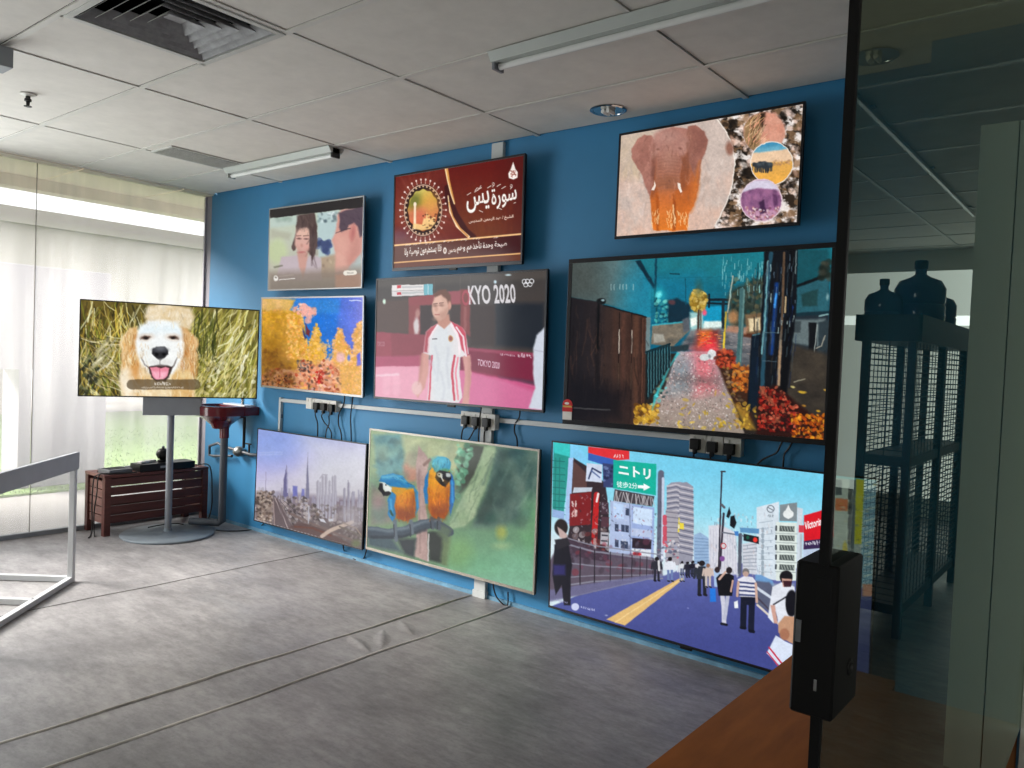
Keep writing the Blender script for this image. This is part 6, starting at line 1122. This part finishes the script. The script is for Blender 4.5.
b = BM(); box(b, -.28, 5.1, 0, 3.2, 5.2, 1.88); box(b, -.28, 5.1, 1.98, 3.2, 5.2, H); struct('wall_far', b, M['corridor'], 'pale corridor wall beyond the blue wall', 'wall')
b = BM(); box(b, 2.6, -7.5, 0, 2.7, 5.2, H); struct('wall_right', b, M['corridor'], 'pale corridor wall on the right', 'wall')
b = BM(); box(b, XG - .09, .142, 0, XG - .012, 5.1, H); struct('wall_partition', b, M['corridor'])
b = BM(); box(b, XW, -7.5, 0, 1.5, -7.4, H); struct('blocker_front', b, M['corridor'], 'unseen pale wall added behind the photographer to cut sky light', 'wall')  # unseen wall added to block sky light from behind
# ------------------------------------------------------------------ ceiling things
t = thing('air_diffuser', 'square four-way air diffuser with dusty louvres in the ceiling', 'air vent', (-2.955, -1.905, H))
b = BM(); o = .29; i_ = .265
for a in ((-o, -o, o, -i_), (-o, i_, o, o), (-o, -i_, -i_, i_), (i_, -i_, o, i_)): box(b, a[0], a[1], -.008, a[2], a[3], .012, .002)
obj('frame', b, M['vent'], t)
b = BM(); box(b, -.28, -.28, .16, .28, .28, .18); box(b, -.28, -.28, .01, -.27, .28, .17); box(b, .27, -.28, .01, .28, .28, .17); box(b, -.28, -.28, .01, .28, -.27, .17); box(b, -.28, .27, .01, .28, .28, .17); obj('duct_box', b, M['void'], t)
for k in range(5):
    r0 = .255 - k * .045
    for q in range(4):
        b = BM(); A = Matrix.Rotation(q * math.pi / 2, 4, 'Z'); r1 = r0 - .04
        v = [b.verts.new(A @ Vector(p)) for p in ((-r0, -r0, -.004), (r0, -r0, -.004), (r1, -r1, .034), (-r1, -r1, .034))]; v2 = [b.verts.new(w.co + Vector((0, 0, .0025))) for w in v]
        b.faces.new(v); b.faces.new(list(reversed(v2)))
        for n in range(4): b.faces.new((v[n], v[(n + 1) % 4], v2[(n + 1) % 4], v2[n]))
        obj('louvre', b, M['vent_dirty'] if q else M['vent'], t)
b = BM(); box(b, -.035, -.035, .02, .035, .035, .03, .004); obj('centre_plate', b, M['vent_dirty'], t)
t = thing('return_grille', 'narrow slatted air grille in the ceiling near the window', 'air vent', (-4.88, -.715, H))
b = BM(); box(b, -.135, -.265, -.007, .135, -.25, .006); box(b, -.135, .25, -.007, .135, .265, .006); box(b, -.135, -.25, -.007, -.12, .25, .006); box(b, .12, -.25, -.007, .135, .25, .006); obj('frame', b, M['vent'], t)
b = BM(); box(b, -.12, -.25, -.001, .12, .25, .002); obj('backing', b, M['void'], t)
b = BM()
for k in range(8): box(b, -.109 + k * .028, -.25, -.007, -.0975 + k * .028, .25, -.003)
for k in range(5): box(b, -.12, -.2 + k * .1, -.004, .12, -.197 + k * .1, -.001)
obj('slats', b, M['vent'], t)
def batten(x0, x1, y, label, left=None, right=None):
    t = thing('ceiling_batten', label, 'ceiling light', ((x0 + x1) / 2, y, H), 0, 'fluorescent battens on the ceiling'); L = (x1 - x0) / 2
    b = BM(); prism(b, [(-.06, 0), (.06, 0), (.038, -.034), (-.038, -.034)], -L, L); bmesh.ops.transform(b, matrix=Matrix(((0, 0, 1, 0), (1, 0, 0, 0), (0, 1, 0, -.005), (0, 0, 0, 1))), verts=b.verts); obj('housing', b, M['batten'], t)
    b = BM(); tube(b, [(-L + .02, 0, -.05), (L - .02, 0, -.05)], .0135, 14); obj('tube', b, M['tube'], t, True)
    for s, m in ((-1, left), (1, right)):
        b = BM(); box(b, s * (L - .008) - .008, -.03, -.066, s * (L - .008) + .008, .03, -.006, .004); obj('end_cap', b, M[m or 'batten'], t)
batten(-4.98, -3.84, -.43, 'unlit fluorescent batten beside the slatted grille near the window', None, 'blackmat')
batten(-2.11, -.88, -1.00, 'unlit fluorescent batten above the elephant television', 'grey_metal', 'grey_metal')
t = thing('ceiling_rail', 'long thin white rail along the corridor ceiling reflected in tinted glass', 'rail', (.525, 1.7, H))
b = BM(); box(b, -.010, -1.6, -.024, .010, 1.6, -.004, .003); obj('channel', b, M['tube'], t)
for y in (-1.3, 0, 1.3):
    b = BM(); box(b, -.03, y - .02, -.008, .03, y + .02, 0); obj('clip', b, M['grey_metal'], t)
for px, py, lab in ((-2.09, -.18, 'round recessed downlight left of the elephant television'), (-.874, -.205, 'round recessed downlight partly behind the tinted glass door edge')):
    t = thing('downlight', lab, 'ceiling light', (px, py, H), 0, 'recessed downlights')
    b = BM(); lathe(b, [(.088, 0), (.09, -.004), (.082, -.008), (.074, -.006), (.072, 0)], 40); obj('trim_ring', b, M['chrome'], t, True)
    b = BM(); r_ = [(.073, -.004), (.066, -.0035), (.055, -.0028), (.04, -.002)]; 
    n = 16; rings = [[b.verts.new((r * math.cos(2 * math.pi * k / n), r * math.sin(2 * math.pi * k / n), h - (k % 2) * .001)) for k in range(n)] for r, h in r_]
    for a, c in zip(rings, rings[1:]):
        for k in range(n): b.faces.new((a[k], a[(k + 1) % n], c[(k + 1) % n], c[k]))
    b.faces.new(rings[-1]); obj('reflector', b, M['reflector'], t)
    for s in (-1, 1):
        b = BM(); tube(b, [(s * .014, -.028, -.012), (s * .014, .028, -.012)], .010, 12); obj('bulb', b, M['lens'], t, True)
t = thing('sprinkler_head', 'small sprinkler head hanging from the ceiling at left', 'sprinkler', (-4.436, -1.89, H))
b = BM(); lathe(b, [(.036, .0), (.036, -.005), (.02, -.009), (.012, -.012)], 24); obj('escutcheon', b, M['white_plastic'], t, True)
b = BM(); lathe(b, [(.011, -.008), (.011, -.022), (.016, -.026), (.016, -.036), (.009, -.04), (.007, -.058), (.018, -.06), (.018, -.063)], 16); obj('nozzle', b, M['blackmat'], t, True)
t = thing('hanging_box', 'grey box hanging from ceiling at the left frame edge', 'ceiling box', (float(on_z(1, 57, 2.56)[0]), float(on_z(1, 57, 2.56)[1]), H))
b = BM(); box(b, -.07, -.03, -.10, .05, .03, -.018, .004); obj('case', b, M['dark_grey'], t); b = BM(); box(b, -.02, -.01, -.02, .0, .01, 0); obj('hanger', b, M['grey_metal'], t)

# ------------------------------------------------------------------ trunking, sockets, plugs, cords
t = thing('cable_conduit', 'thin white conduit running along the blue wall under the televisions', 'conduit', (-3.3, 0, 1.04))
def wl(px, py, y=0.0): p = on_y(px, py, y); return Vector(p)
O = Vector((-3.3, 0, 1.04))
b = BM(); A, B_ = wl(282, 399), wl(742, 444); 
for p, q in ((wl(282, 400), wl(486, 418.5)), (wl(494, 419.5), wl(720, 440))): bar(b, p - O + Vector((0, -.0145, 0)), q - O + Vector((0, -.0145, 0)), .022, .026, (0, 0, 1), .003)
obj('long_run', b, M['trunk'], t)
b = BM(); bar(b, wl(282.5, 399) - O + Vector((0, -.012, .012)), wl(281, 440) - O + Vector((0, -.012, 0)), .024, .022, (0, 1, 0), .003); obj('down_run', b, M['trunk'], t)
b = BM(); box(b, -.06, -.02, -.014, -.025, 0, .014, .003); b2 = wl(282, 416) - O
bmesh.ops.translate(b, vec=b2 + Vector((.04, 0, 0)), verts=b.verts); obj('saddle_clip', b, M['grey_metal'], t)
t = thing('cable_trunking', 'vertical white trunking behind the calligraphy, badminton and macaw televisions', 'trunking', (-2.92, 0, 0))
b = BM(); box(b, -.042, -.024, .02, .042, 0, H - .006, .003); obj('cover', b, M['trunk'], t); b = BM(); box(b, -.048, -.03, 0, .048, 0, .04, .003); obj('floor_elbow', b, M['trunk'], t)

def socket(px, py, hw, hh, label, group, proud=.0):
    c = wl(px, py, -.042 - proud); s = thing('wall_socket', label, 'socket', (c.x, -proud, c.z), 0, group)
    b = BM(); box(b, -hw, -.034, -hh, hw, 0, hh, .004); obj('back_box', b, M['white_plastic'], s)
    b = BM(); box(b, -hw - .002, -.042, -hh - .002, hw + .002, -.033, hh + .002, .003); fp = obj('face_plate', b, M['white_plastic'], s)
    b = BM(); box(b, -hw + .012, -.046, hh * .35, -hw + .026, -.041, hh * .8, .002); obj('rocker_switch', b, M['white_plastic'], fp)
def plug(px, py, proud, cord, label, group):
    c = wl(px, py, -.02 - proud); p = thing('power_plug', label, 'plug', (c.x, -proud, c.z), 0, group)
    b = BM(); box(b, -.024, -.028, -.026, .024, 0, .024, .007, seg=3); box(b, -.009, -.024, -.046, .009, -.006, -.02, .004); obj('plug_body', b, M['black'], p, True)
    pts = [(0, -.015, -.044)] + [tuple(wl(x, y, yy) - Vector((c.x, -proud, c.z))) for x, y, yy in cord]
    b = BM(); tube(b, pts, .0042, 8, 6); obj('cord', b, M['cord'], p, True)
g1, g2, g3 = 'sockets above the city screen', 'sockets above the macaw screen', 'sockets above the street screen'
dn = lambda x, y, s=0: [(x, y, -.035), (x + s, y + 12, -.03), (x + s * .5, y + 22, -.02), (x, y + 34, -.02)]
for k, (px, py, w) in enumerate([(308.7, 403.3, .029), (315.9, 404.3, .039), (323.4, 405.3, .039), (331.6, 406.3, .045)]): socket(px, py, w, .036, ['blank end socket left of three plugged sockets above city screen', 'first plugged socket above city screen', 'middle plugged socket above city screen', 'last plugged socket above city screen'][k], g1)
for (px, py), cord, lab in zip([(315.5, 406), (322.8, 406.7), (330.6, 407.9)], [[(315.2, 415, -.05), (317.5, 424, -.04), (317.5, 437, -.03), (317.5, 446, -.03)], [(321.5, 416, -.05), (324, 422, -.04), (329, 428, -.03), (331.5, 434, -.02), (330, 446, -.02)], [(329, 416, -.05), (329, 424, -.04), (326.5, 430, -.045), (325.5, 438, -.04), (325.5, 448, -.03)]],
        ['leftmost black plug of three above city screen', 'middle black plug of three above city screen', 'rightmost black plug of three above city screen']): plug(px, py, .042, cord, lab, 'plugs above the city screen')
for k, (px, py) in enumerate([(466.2, 419), (477.3, 420.3), (488.7, 422)]): socket(px, py, [.041, .041, .044][k], .043, ['left white socket of three above macaw screen', 'middle white socket of three above macaw screen', 'right white socket of three above macaw screen, on the trunking'][k], g2, .0 if k == 0 else .024 if k == 2 else .0)
for (px, py), pr, cord, lab in zip([(464.7, 420), (474.8, 421.3), (485.6, 422.5)], [.042, .042, .066], [[(463, 429, -.06), (461.5, 436, -.05), (461.5, 448, -.03)], [(474, 430, -.06), (471, 436, -.05), (467.5, 442, -.04), (466, 450, -.03)], [(484.5, 432, -.08), (484, 440, -.06), (484, 452, -.04)]],
        ['leftmost black plug of three above macaw screen', 'middle black plug of three above macaw screen', 'rightmost black plug of three above macaw screen']): plug(px, py, pr, cord, lab, 'plugs above the macaw screen')
for k, (px, py) in enumerate([(697.3, 443.5), (714.3, 445.3), (732.3, 447.2)]): socket(px, py, .039, .04, ['left white socket of three above street screen', 'middle white socket of three above street screen', 'right white socket of three above street screen'][k], g3)
for (px, py), lab in zip([(694.7, 444), (711.6, 446.8), (728.8, 449)], ['leftmost black plug of three above street screen', 'middle black plug of three above street screen', 'rightmost black plug of three above street screen']): plug(px, py, .042, [(px - 1, py + 10, -.05), (px - 1, py + 20, -.03), (px - 1, py + 34, -.02)], lab, 'plugs above the street screen')
def cord(pts, label, r=.0042, tv=None):
    b = BM(); tube(b, pts, r, 8, 6)
    if tv:
        bmesh.ops.transform(b, matrix=(Matrix.Translation(tv.location) @ tv.rotation_euler.to_matrix().to_4x4()).inverted(), verts=b.verts); obj('power_cord', b, M['cord'], tv, True)
    else: tag(obj('black_cable', b, M['cord'], None, True), label, 'cable', 'loose black cables')
W_ = lambda *a: [tuple(wl(*p)) for p in a]
cord(W_((344.5, 392, -.03), (344, 403, -.035), (339, 414, -.02), (338.5, 424, -.02), (341, 433, -.02), (342, 446, -.02)), '', tv=TV['coral'])
cord(W_((353.5, 392, -.03), (352, 404, -.04), (350.5, 418, -.02), (351, 430, -.02), (351.5, 448, -.02)), '', tv=TV['coral'])
cord(W_((482, 404, -.05), (480, 416, -.075), (479.5, 424, -.06), (478.5, 436, -.05), (478.5, 450, -.04)), '', tv=TV['badminton'])
cord(W_((520, 410, -.03), (519, 418, -.04), (515, 424, -.02), (514.5, 432, -.02), (517, 440, -.02), (517, 456, -.02)), '', tv=TV['badminton'])
cord(W_((783, 440, -.03), (780, 446, -.03), (776, 453, -.02), (762, 460, -.02), (752, 470, -.02)), '', tv=TV['night'])
cord(W_((793, 441, -.03), (789, 448, -.03), (784, 456, -.02), (783, 474, -.02)), '', tv=TV['night'])
cord(W_((343, 538, -.03), (343.5, 548, -.03)) + [tuple(on_z(346, 554, .006)), tuple(on_z(354, 559, .006)), tuple(on_z(362, 560, .006))] + W_((366, 552, -.03), (368, 540, -.02)), '', tv=TV['city'])
cord(W_((493, 580, -.03), (494, 590, -.03), (498, 599, -.03), (507, 606, -.025), (508, 592, -.02)), '', tv=TV['macaw'])

# red and white sticker on the lower left corner of the night-lane television
nt_ = TV['night']; nw, nh = FIT['night'][6:8]; sx, sz = -nw / 2 + .028, -nh / 2 + .022
b = BM(); box(b, sx - .028, -.0012, sz, sx + .028, 0, sz + .042); st = obj('corner_sticker', b, M['paper'], nt_); st['label'] = 'small red and white sticker'
b = BM(); prism(b, [(sx - .03, sz + .042), (sx + .03, sz + .042), (sx + .031, sz + .064), (sx - .031, sz + .064)], 0, .0013); bmesh.ops.transform(b, matrix=Matrix(((1, 0, 0, 0), (0, 0, -1, 0), (0, 1, 0, 0), (0, 0, 0, 1))), verts=b.verts); obj('red_band', b, M['red'], st)
b = BM(); prism(b, [(sx - .028, sz + .064), (sx + .028, sz + .064), (sx + .028, sz + .073), (sx - .028, sz + .073)], 0, .0013); bmesh.ops.transform(b, matrix=Matrix(((1, 0, 0, 0), (0, 0, -1, 0), (0, 1, 0, 0), (0, 0, 0, 1))), verts=b.verts); obj('gold_band', b, M['gold'], st)
b = BM(); prism(b, [(sx + .031 * math.cos(k * math.pi / 14), sz + .073 + .033 * math.sin(k * math.pi / 14)) for k in range(15)], 0, .0013); bmesh.ops.transform(b, matrix=Matrix(((1, 0, 0, 0), (0, 0, -1, 0), (0, 1, 0, 0), (0, 0, 0, 1))), verts=b.verts); obj('red_dome', b, M['red'], st)
b = BM(); prism(b, [(sx + .014 * math.cos(k * math.pi / 6) - .004, sz + .084 + .007 * math.sin(k * math.pi / 6)) for k in range(12)], .0013, .0016); bmesh.ops.transform(b, matrix=Matrix(((1, 0, 0, 0), (0, 0, -1, 0), (0, 1, 0, 0), (0, 0, 0, 1))), verts=b.verts); obj('white_spot', b, M['paper'], st)

# ------------------------------------------------------------------ slatted crate and what lies on it
X0, X1, Y0, Y1, ZT = -6.008, -5.69, -.905, -.115, .425
t = thing('slatted_crate', 'red-brown slatted wooden planter crate by the window corner', 'crate', (X1, Y0, 0)); w = X1 - X0; L = Y1 - Y0
for (x, y) in ((-.045, 0), (-.045, L - .045), (-w, 0), (-w, L - .045)):
    b = BM(); box(b, x, y, 0, x + .045, y + .045, ZT - .01, .003); obj('leg', b, M['wood_red'], t)
for k in range(5):
    z = .088 + k * .067
    b = BM(); box(b, -.036, .045, z, -.014, L - .045, z + (.056 if k < 4 else .052), .003); obj('front_slat', b, M['wood_red'], t)
    if k in (0, 1, 4):
        b = BM(); box(b, -w + .014, .045, z, -w + .036, L - .045, z + .054, .003); obj('back_slat', b, M['wood_red'], t)
for k in range(5):
    for s, nm in ((.012, 'side_slat'), (L - .034, 'side_slat')):
        z = .11 + k * .062; b = BM(); box(b, -w + .045, s, z - .026, -.045, s + .022, z + .028, .002); obj(nm, b, M['wood_side'], t)
for k in range(4):
    b = BM(); box(b, -w + k * w / 4 + .002, -.004, ZT - .01, -w + (k + 1) * w / 4 - .002, L + .004, ZT + .012, .003); obj('top_board', b, M['wood_side'] if k < 3 else M['wood_red'], t)
ZC = ZT + .012
t = thing('media_player', 'flat black set-top box lying on the slatted crate', 'set-top box', (-5.772, -.44, ZC)); b = BM(); box(b, -.075, -.215, .004, .075, .215, .056, .004); obj('case', b, M['black'], t)
for x, y in ((-.05, -.19), (.05, -.19), (-.05, .19), (.05, .19)):
    b = BM(); lathe(b, [(.009, 0), (.009, .006)], 12, (x, y, 0)); obj('foot', b, M['blackmat'], t)
b = BM(); box(b, .0752, -.06, .022, .0762, .02, .038); obj('display_window', b, M['dark_grey'], t)
t = thing('grey_router', 'grey box device lying at the left end of the crate top', 'router', (-5.80, -.775, ZC), R(8)); b = BM(); box(b, -.07, -.1, .0, .07, .08, .032, .006); obj('case', b, M['tin'], t)
b = BM()
for k in range(6): box(b, -.05 + k * .018, -.085, .032, -.042 + k * .018, .06, .034)
obj('vents', b, M['blackmat'], t)
t = thing('power_adapter', 'small grey power adapter beside the grey box on the crate', 'adapter', (-5.872, -.64, ZC), R(10)); b = BM(); box(b, -.022, -.035, 0, .022, .035, .03, .005); obj('body', b, M['grey_metal'], t); b = BM(); tube(b, [(0, .035, .015), (.01, .07, .012), (-.02, .1, .005)], .003, 6, 5); obj('cord', b, M['cord'], t, True)
t = thing('remote_control', 'white remote control resting on the black set-top box', 'remote control', (-5.79, -.56, ZC + .0565), R(24)); b = BM(); box(b, -.02, -.08, 0, .02, .08, .016, .006, seg=3); obj('body', b, M['paper'], t, True)
b = BM()
for k in range(5):
    for s in (-.008, .008): box(b, s - .004, -.06 + k * .024, .016, s + .004, -.052 + k * .024, .018)
obj('keys', b, M['dark_grey'], t)
t = thing('black_gadget', 'round black gadget on top of the set-top box', 'gadget', (-5.80, -.43, ZC + .0565)); b = BM(); lathe(b, [(.034, 0), (.04, .008), (.02, .016), (.016, .02)], 24); obj('foot', b, M['blackmat'], t, True)
b = BM(); lathe(b, [(.004, .012), (.036, .022), (.05, .05), (.046, .075), (.028, .095), (.006, .1)], 28); obj('body', b, M['black'], t, True); b = BM(); lathe(b, [(.006, .098), (.012, .104), (.01, .114), (.003, .118)], 14); obj('top_knob', b, M['tin'], t, True)
rr = random.Random(2)
def lcord(pts, label): cord([(p[0], p[1], p[2]) for p in pts], label, .0045)
lcord([(-5.725, -.70, ZC + .007), (-5.722, -.80, ZC + .007), (-5.74, -.89, ZC + .009), (-5.738, -.92, ZC + .006), (-5.735, -.935, ZC - .03), (-5.755, -.932, .30), (-5.79, -.932, .16), (-5.78, -.932, .03), (-5.73, -.95, .006)], 'black cable draped down the left end of the slatted crate')
lcord([(-5.708, -.67, ZC + .006), (-5.706, -.78, ZC + .006), (-5.72, -.88, ZC + .008), (-5.745, -.918, ZC + .008), (-5.80, -.935, ZC - .04), (-5.83, -.93, .22), (-5.82, -.93, .05), (-5.77, -.96, .006), (-5.71, -1.0, .006)], 'second black cable looping down the left end of crate')
lcord([(-5.90, -.54, ZC + .006), (-5.915, -.7, ZC + .006), (-5.91, -.82, ZC + .006), (-5.86, -.885, ZC + .006)], 'short black cable lying on the crate top')
lcord([(-5.87, -.30, ZC + .006), (-5.80, -.16, ZC + .006), (-5.70, -.098, ZC - .0), (-5.66, -.095, .22), (-5.56, -.16, .12), (-5.56, -.2, .02), (-5.62, -.22, .006)], 'black cable trailing from crate right end to the floor')
lcord([tuple(on_z(216, 530, .006)), tuple(on_z(228, 531, .006)), tuple(on_z(244, 530.5, .006)), tuple(on_z(257, 528.5, .006)), tuple(wl(266, 520, -.04)), tuple(wl(270, 505, -.03))], 'black cable on the floor running to the city screen')
lcord([(-5.66, -.60, .031), (-5.68, -.5, .031), (-5.67, -.4, .031), (-5.60, -.36, .031)], 'short black cable lying behind the stand base')

# ------------------------------------------------------------------ wash basin and its pipes
bx = -5.39; t = thing('wash_basin', 'maroon wash basin mounted on blue wall behind the dog television', 'basin', (bx, 0, 0))
b = BM(); out = []; n = 40; rings = []
def oval(rx, ry, cy, z, flat=True):
    r_ = []
    for k in range(n):
        a = 2 * math.pi * k / n; x = rx * math.copysign(abs(math.cos(a)) ** .8, math.cos(a)); y = cy + ry * math.copysign(abs(math.sin(a)) ** .8, math.sin(a)); r_.append(b.verts.new((x, min(y, -.004), z)))
    return r_
rings = [oval(.055, .055, -.2, .77), oval(.07, .07, -.2, .80), oval(.13, .12, -.2, .845), oval(.18, .18, -.195, .868), oval(.2, .195, -.196, .876), oval(.202, .198, -.196, .938), oval(.196, .19, -.195, .946), oval(.17, .15, -.205, .946), oval(.15, .125, -.205, .915), oval(.09, .07, -.205, .875), oval(.02, .02, -.205, .87)]
for a, c in zip(rings, rings[1:]):
    for k in range(n): b.faces.new((a[k], a[(k + 1) % n], c[(k + 1) % n], c[k]))
b.faces.new(rings[0]); b.faces.new(list(reversed(rings[-1]))); obj('bowl', b, M['maroon'], t, True)
b = BM(); box(b, -.2, -.13, .876, .2, -.004, .944, .012); obj('back_ledge', b, M['maroon'], t); b = BM(); box(b, -.15, -.1, .942, .15, -.008, .952, .004); obj('soap_shelf', b, M['basin_in'], t)
b = BM(); tube(b, [(.06, -.06, .95), (.06, -.06, 1.0), (.06, -.075, 1.03), (.06, -.12, 1.035), (.06, -.145, 1.02)], .012, 12, 4); fa = obj('tap', b, M['chrome'], t, True)
b = BM(); lathe(b, [(.018, 1.0), (.02, 1.01), (.016, 1.03), (.008, 1.05)], 16, (.06, -.05, 0)); obj('tap_handle', b, M['chrome'], fa, True)
b = BM(); tube(b, [(.03, -.19, .79), (.035, -.19, .70)], .035, 16); obj('waste_cup', b, M['maroon'], t, True)
b = BM(); tube(b, [(.035, -.19, .71), (.035, -.19, .07), (.015, -.205, .058), (-.17, -.33, .058)], .028, 16); obj('waste_pipe', b, M['pipe'], t, True)
b = BM(); tube(b, [(.06, -.04, .90), (.06, -.04, .62)], .011, 10); obj('supply_hose', b, M['blackmat'], t, True)
def w0(px, py, y=-.035): return tuple(wl(px, py, y))
t = thing('water_valve_pipework', 'grey water pipe loop with valve on blue wall under the basin', 'pipework', (bx, 0, .6)); OO = Vector((bx, 0, .6)); q = lambda px, py, y=-.035: tuple(wl(px, py, y) - OO)
b = BM(); tube(b, [q(236, 450), q(222, 446), q(218, 443), q(209.5, 446), q(209.5, 455), q(214, 456), q(232, 456)], .011, 10); obj('pipe_loop', b, M['pipe'], t, True)
c = Vector(q(239, 451.5)); b = BM(); lathe(b, [(.02, -.05), (.036, -.03), (.042, 0), (.036, .03), (.02, .05)], 20, tuple(c), axis='x'); obj('valve_body', b, M['brass'], t, True)
b = BM(); tube(b, [tuple(c + Vector((.04, 0, 0))), q(252, 455), q(262, 455)], .013, 10); obj('outlet_pipe', b, M['pipe'], t, True)
c2 = Vector(q(249, 452)); b = BM(); tube(b, [tuple(c2 - Vector((0, 0, .03))), tuple(c2 + Vector((0, 0, .06)))], .008, 8); box(b, c2.x - .045, c2.y - .006, c2.z + .056, c2.x + .025, c2.y + .006, c2.z + .066, .003); obj('tap_lever', b, M['blackmat'], t)
b = BM(); box(b, c.x - .012, 0 - OO.y - .03, c.z - .02, c.x + .012, -.002, c.z + .02, .003); obj('wall_clip', b, M['pipe'], t)

# ------------------------------------------------------------------ open-framed display table at the left
tx, ty = -4.733, -1.51; t = thing('display_table', 'white tube-framed display table with grey front board at left edge', 'table', (tx, ty, 0))
d1 = Vector((-.76, -.65, 0)).normalized(); d2 = Vector((.70, -.714, 0)).normalized(); s = .03; Wd, Ld = .95, 1.1
def P(a, c, z): v = d1 * a + d2 * c; return (v.x, v.y, z)
for a, c in ((0, 0), (Wd, 0), (0, Ld), (Wd, Ld)):
    b = BM(); bar(b, P(a, c, 0), P(a, c, .66), s, s, tuple(d1), .002); obj('leg', b, M['white_metal'], t)
for p, q_ in ((P(0, 0, .018), P(Wd, 0, .018)), (P(0, 0, .018), P(0, Ld, .018)), (P(Wd, 0, .018), P(Wd, Ld, .018)), (P(0, .42, .018), P(Wd, .42, .018)), (P(0, Ld, .018), P(Wd, Ld, .018))):
    b = BM(); bar(b, p, q_, s, s, (0, 0, 1), .002); obj('base_rail', b, M['white_metal'], t)
b = BM(); bar(b, P(-.012, -.02, .700), P(-.012, Ld + .02, .700), .022, .098, (0, 0, 1), .002); obj('front_board', b, M['board_grey'], t)
b = BM(); bar(b, P(0, 0, .652), P(0, Ld, .652), .034, .008, (0, 0, 1)); obj('lower_trim', b, M['dark_grey'], t)
b = BM(); bar(b, P(-.0, -.016, .66), P(.0, .016, .66), .03, .03, (0, 0, 1), .003); obj('leg_cap', b, M['white_plastic'], t)

# ------------------------------------------------------------------ camera, daylight, added fill lamps, view
cd = bpy.data.cameras.new('camera'); cam = bpy.data.objects.new('camera', cd); C.objects.link(cam)
cd.sensor_fit = 'HORIZONTAL'; cd.sensor_width = 36; cd.lens = F_PIX / 1024 * 36; cd.clip_start = .05; cd.clip_end = 200
r_, u_, k_ = AXES[:, 0], -AXES[:, 1], -AXES[:, 2]
cam.matrix_world = Matrix(((r_[0], u_[0], k_[0], CAM[0]), (r_[1], u_[1], k_[1], CAM[1]), (r_[2], u_[2], k_[2], CAM[2]), (0, 0, 0, 1)))
bpy.context.scene.camera = cam
def area(name, loc, rot, sx, sy, power, col):
    l = bpy.data.lights.new(name, 'AREA'); l.shape = 'RECTANGLE'; l.size = sx; l.size_y = sy; l.energy = power; l.color = col
    o = bpy.data.objects.new(name, l); C.objects.link(o); o.location = loc; o.rotation_euler = rot; return o
area('fill_left', (XW - .04, -2.9, 1.31), (0, R(-90), 0), 2.38, 2.18, 98, (.93, .97, 1.0))  # added area lamp in an unseen opening, brightens the whole interior
area('fill_corridor', (1.2, 5.0, 1.3), (R(-90), 0, 0), 2.4, 2.2, 15, (.98, 1.0, .96))  # added unseen lamp, brightens the corridor mirrored in the door
area('fill_entrance', (2.05, -7.3, 1.4), (R(90), 0, 0), 1.0, 2.2, 16, (.98, 1.0, .97))  # added lamp behind the camera, brightens the mirrored pilaster
sl = bpy.data.lights.new('hazy_sun', 'SUN'); sl.energy = 14; sl.angle = R(25); sl.color = (1.0, .95, .88)
so = bpy.data.objects.new('hazy_sun', sl); C.objects.link(so); so.location = (-12, -6, 8)
so.rotation_euler = Vector((math.cos(R(30)) * math.cos(R(37)), math.cos(R(30)) * math.sin(R(37)), -math.sin(R(30)))).to_track_quat('-Z', 'Y').to_euler()
wd = bpy.data.worlds.new('overcast_sky'); bpy.context.scene.world = wd; wd.use_nodes = True
bg = wd.node_tree.nodes['Background']; bg.inputs['Color'].default_value = (.97, .985, 1.0, 1); bg.inputs['Strength'].default_value = 2.0
sc = bpy.context.scene
sc.view_settings.view_transform = 'Standard'; sc.view_settings.look = 'None'; sc.view_settings.exposure = 0.0; sc.view_settings.gamma = 1.0; sc.view_settings.use_curve_mapping = False
try:
    sc.cycles.use_denoising = True; sc.cycles.max_bounces = 10; sc.cycles.diffuse_bounces = 5; sc.cycles.transparent_max_bounces = 16
except Exception: pass
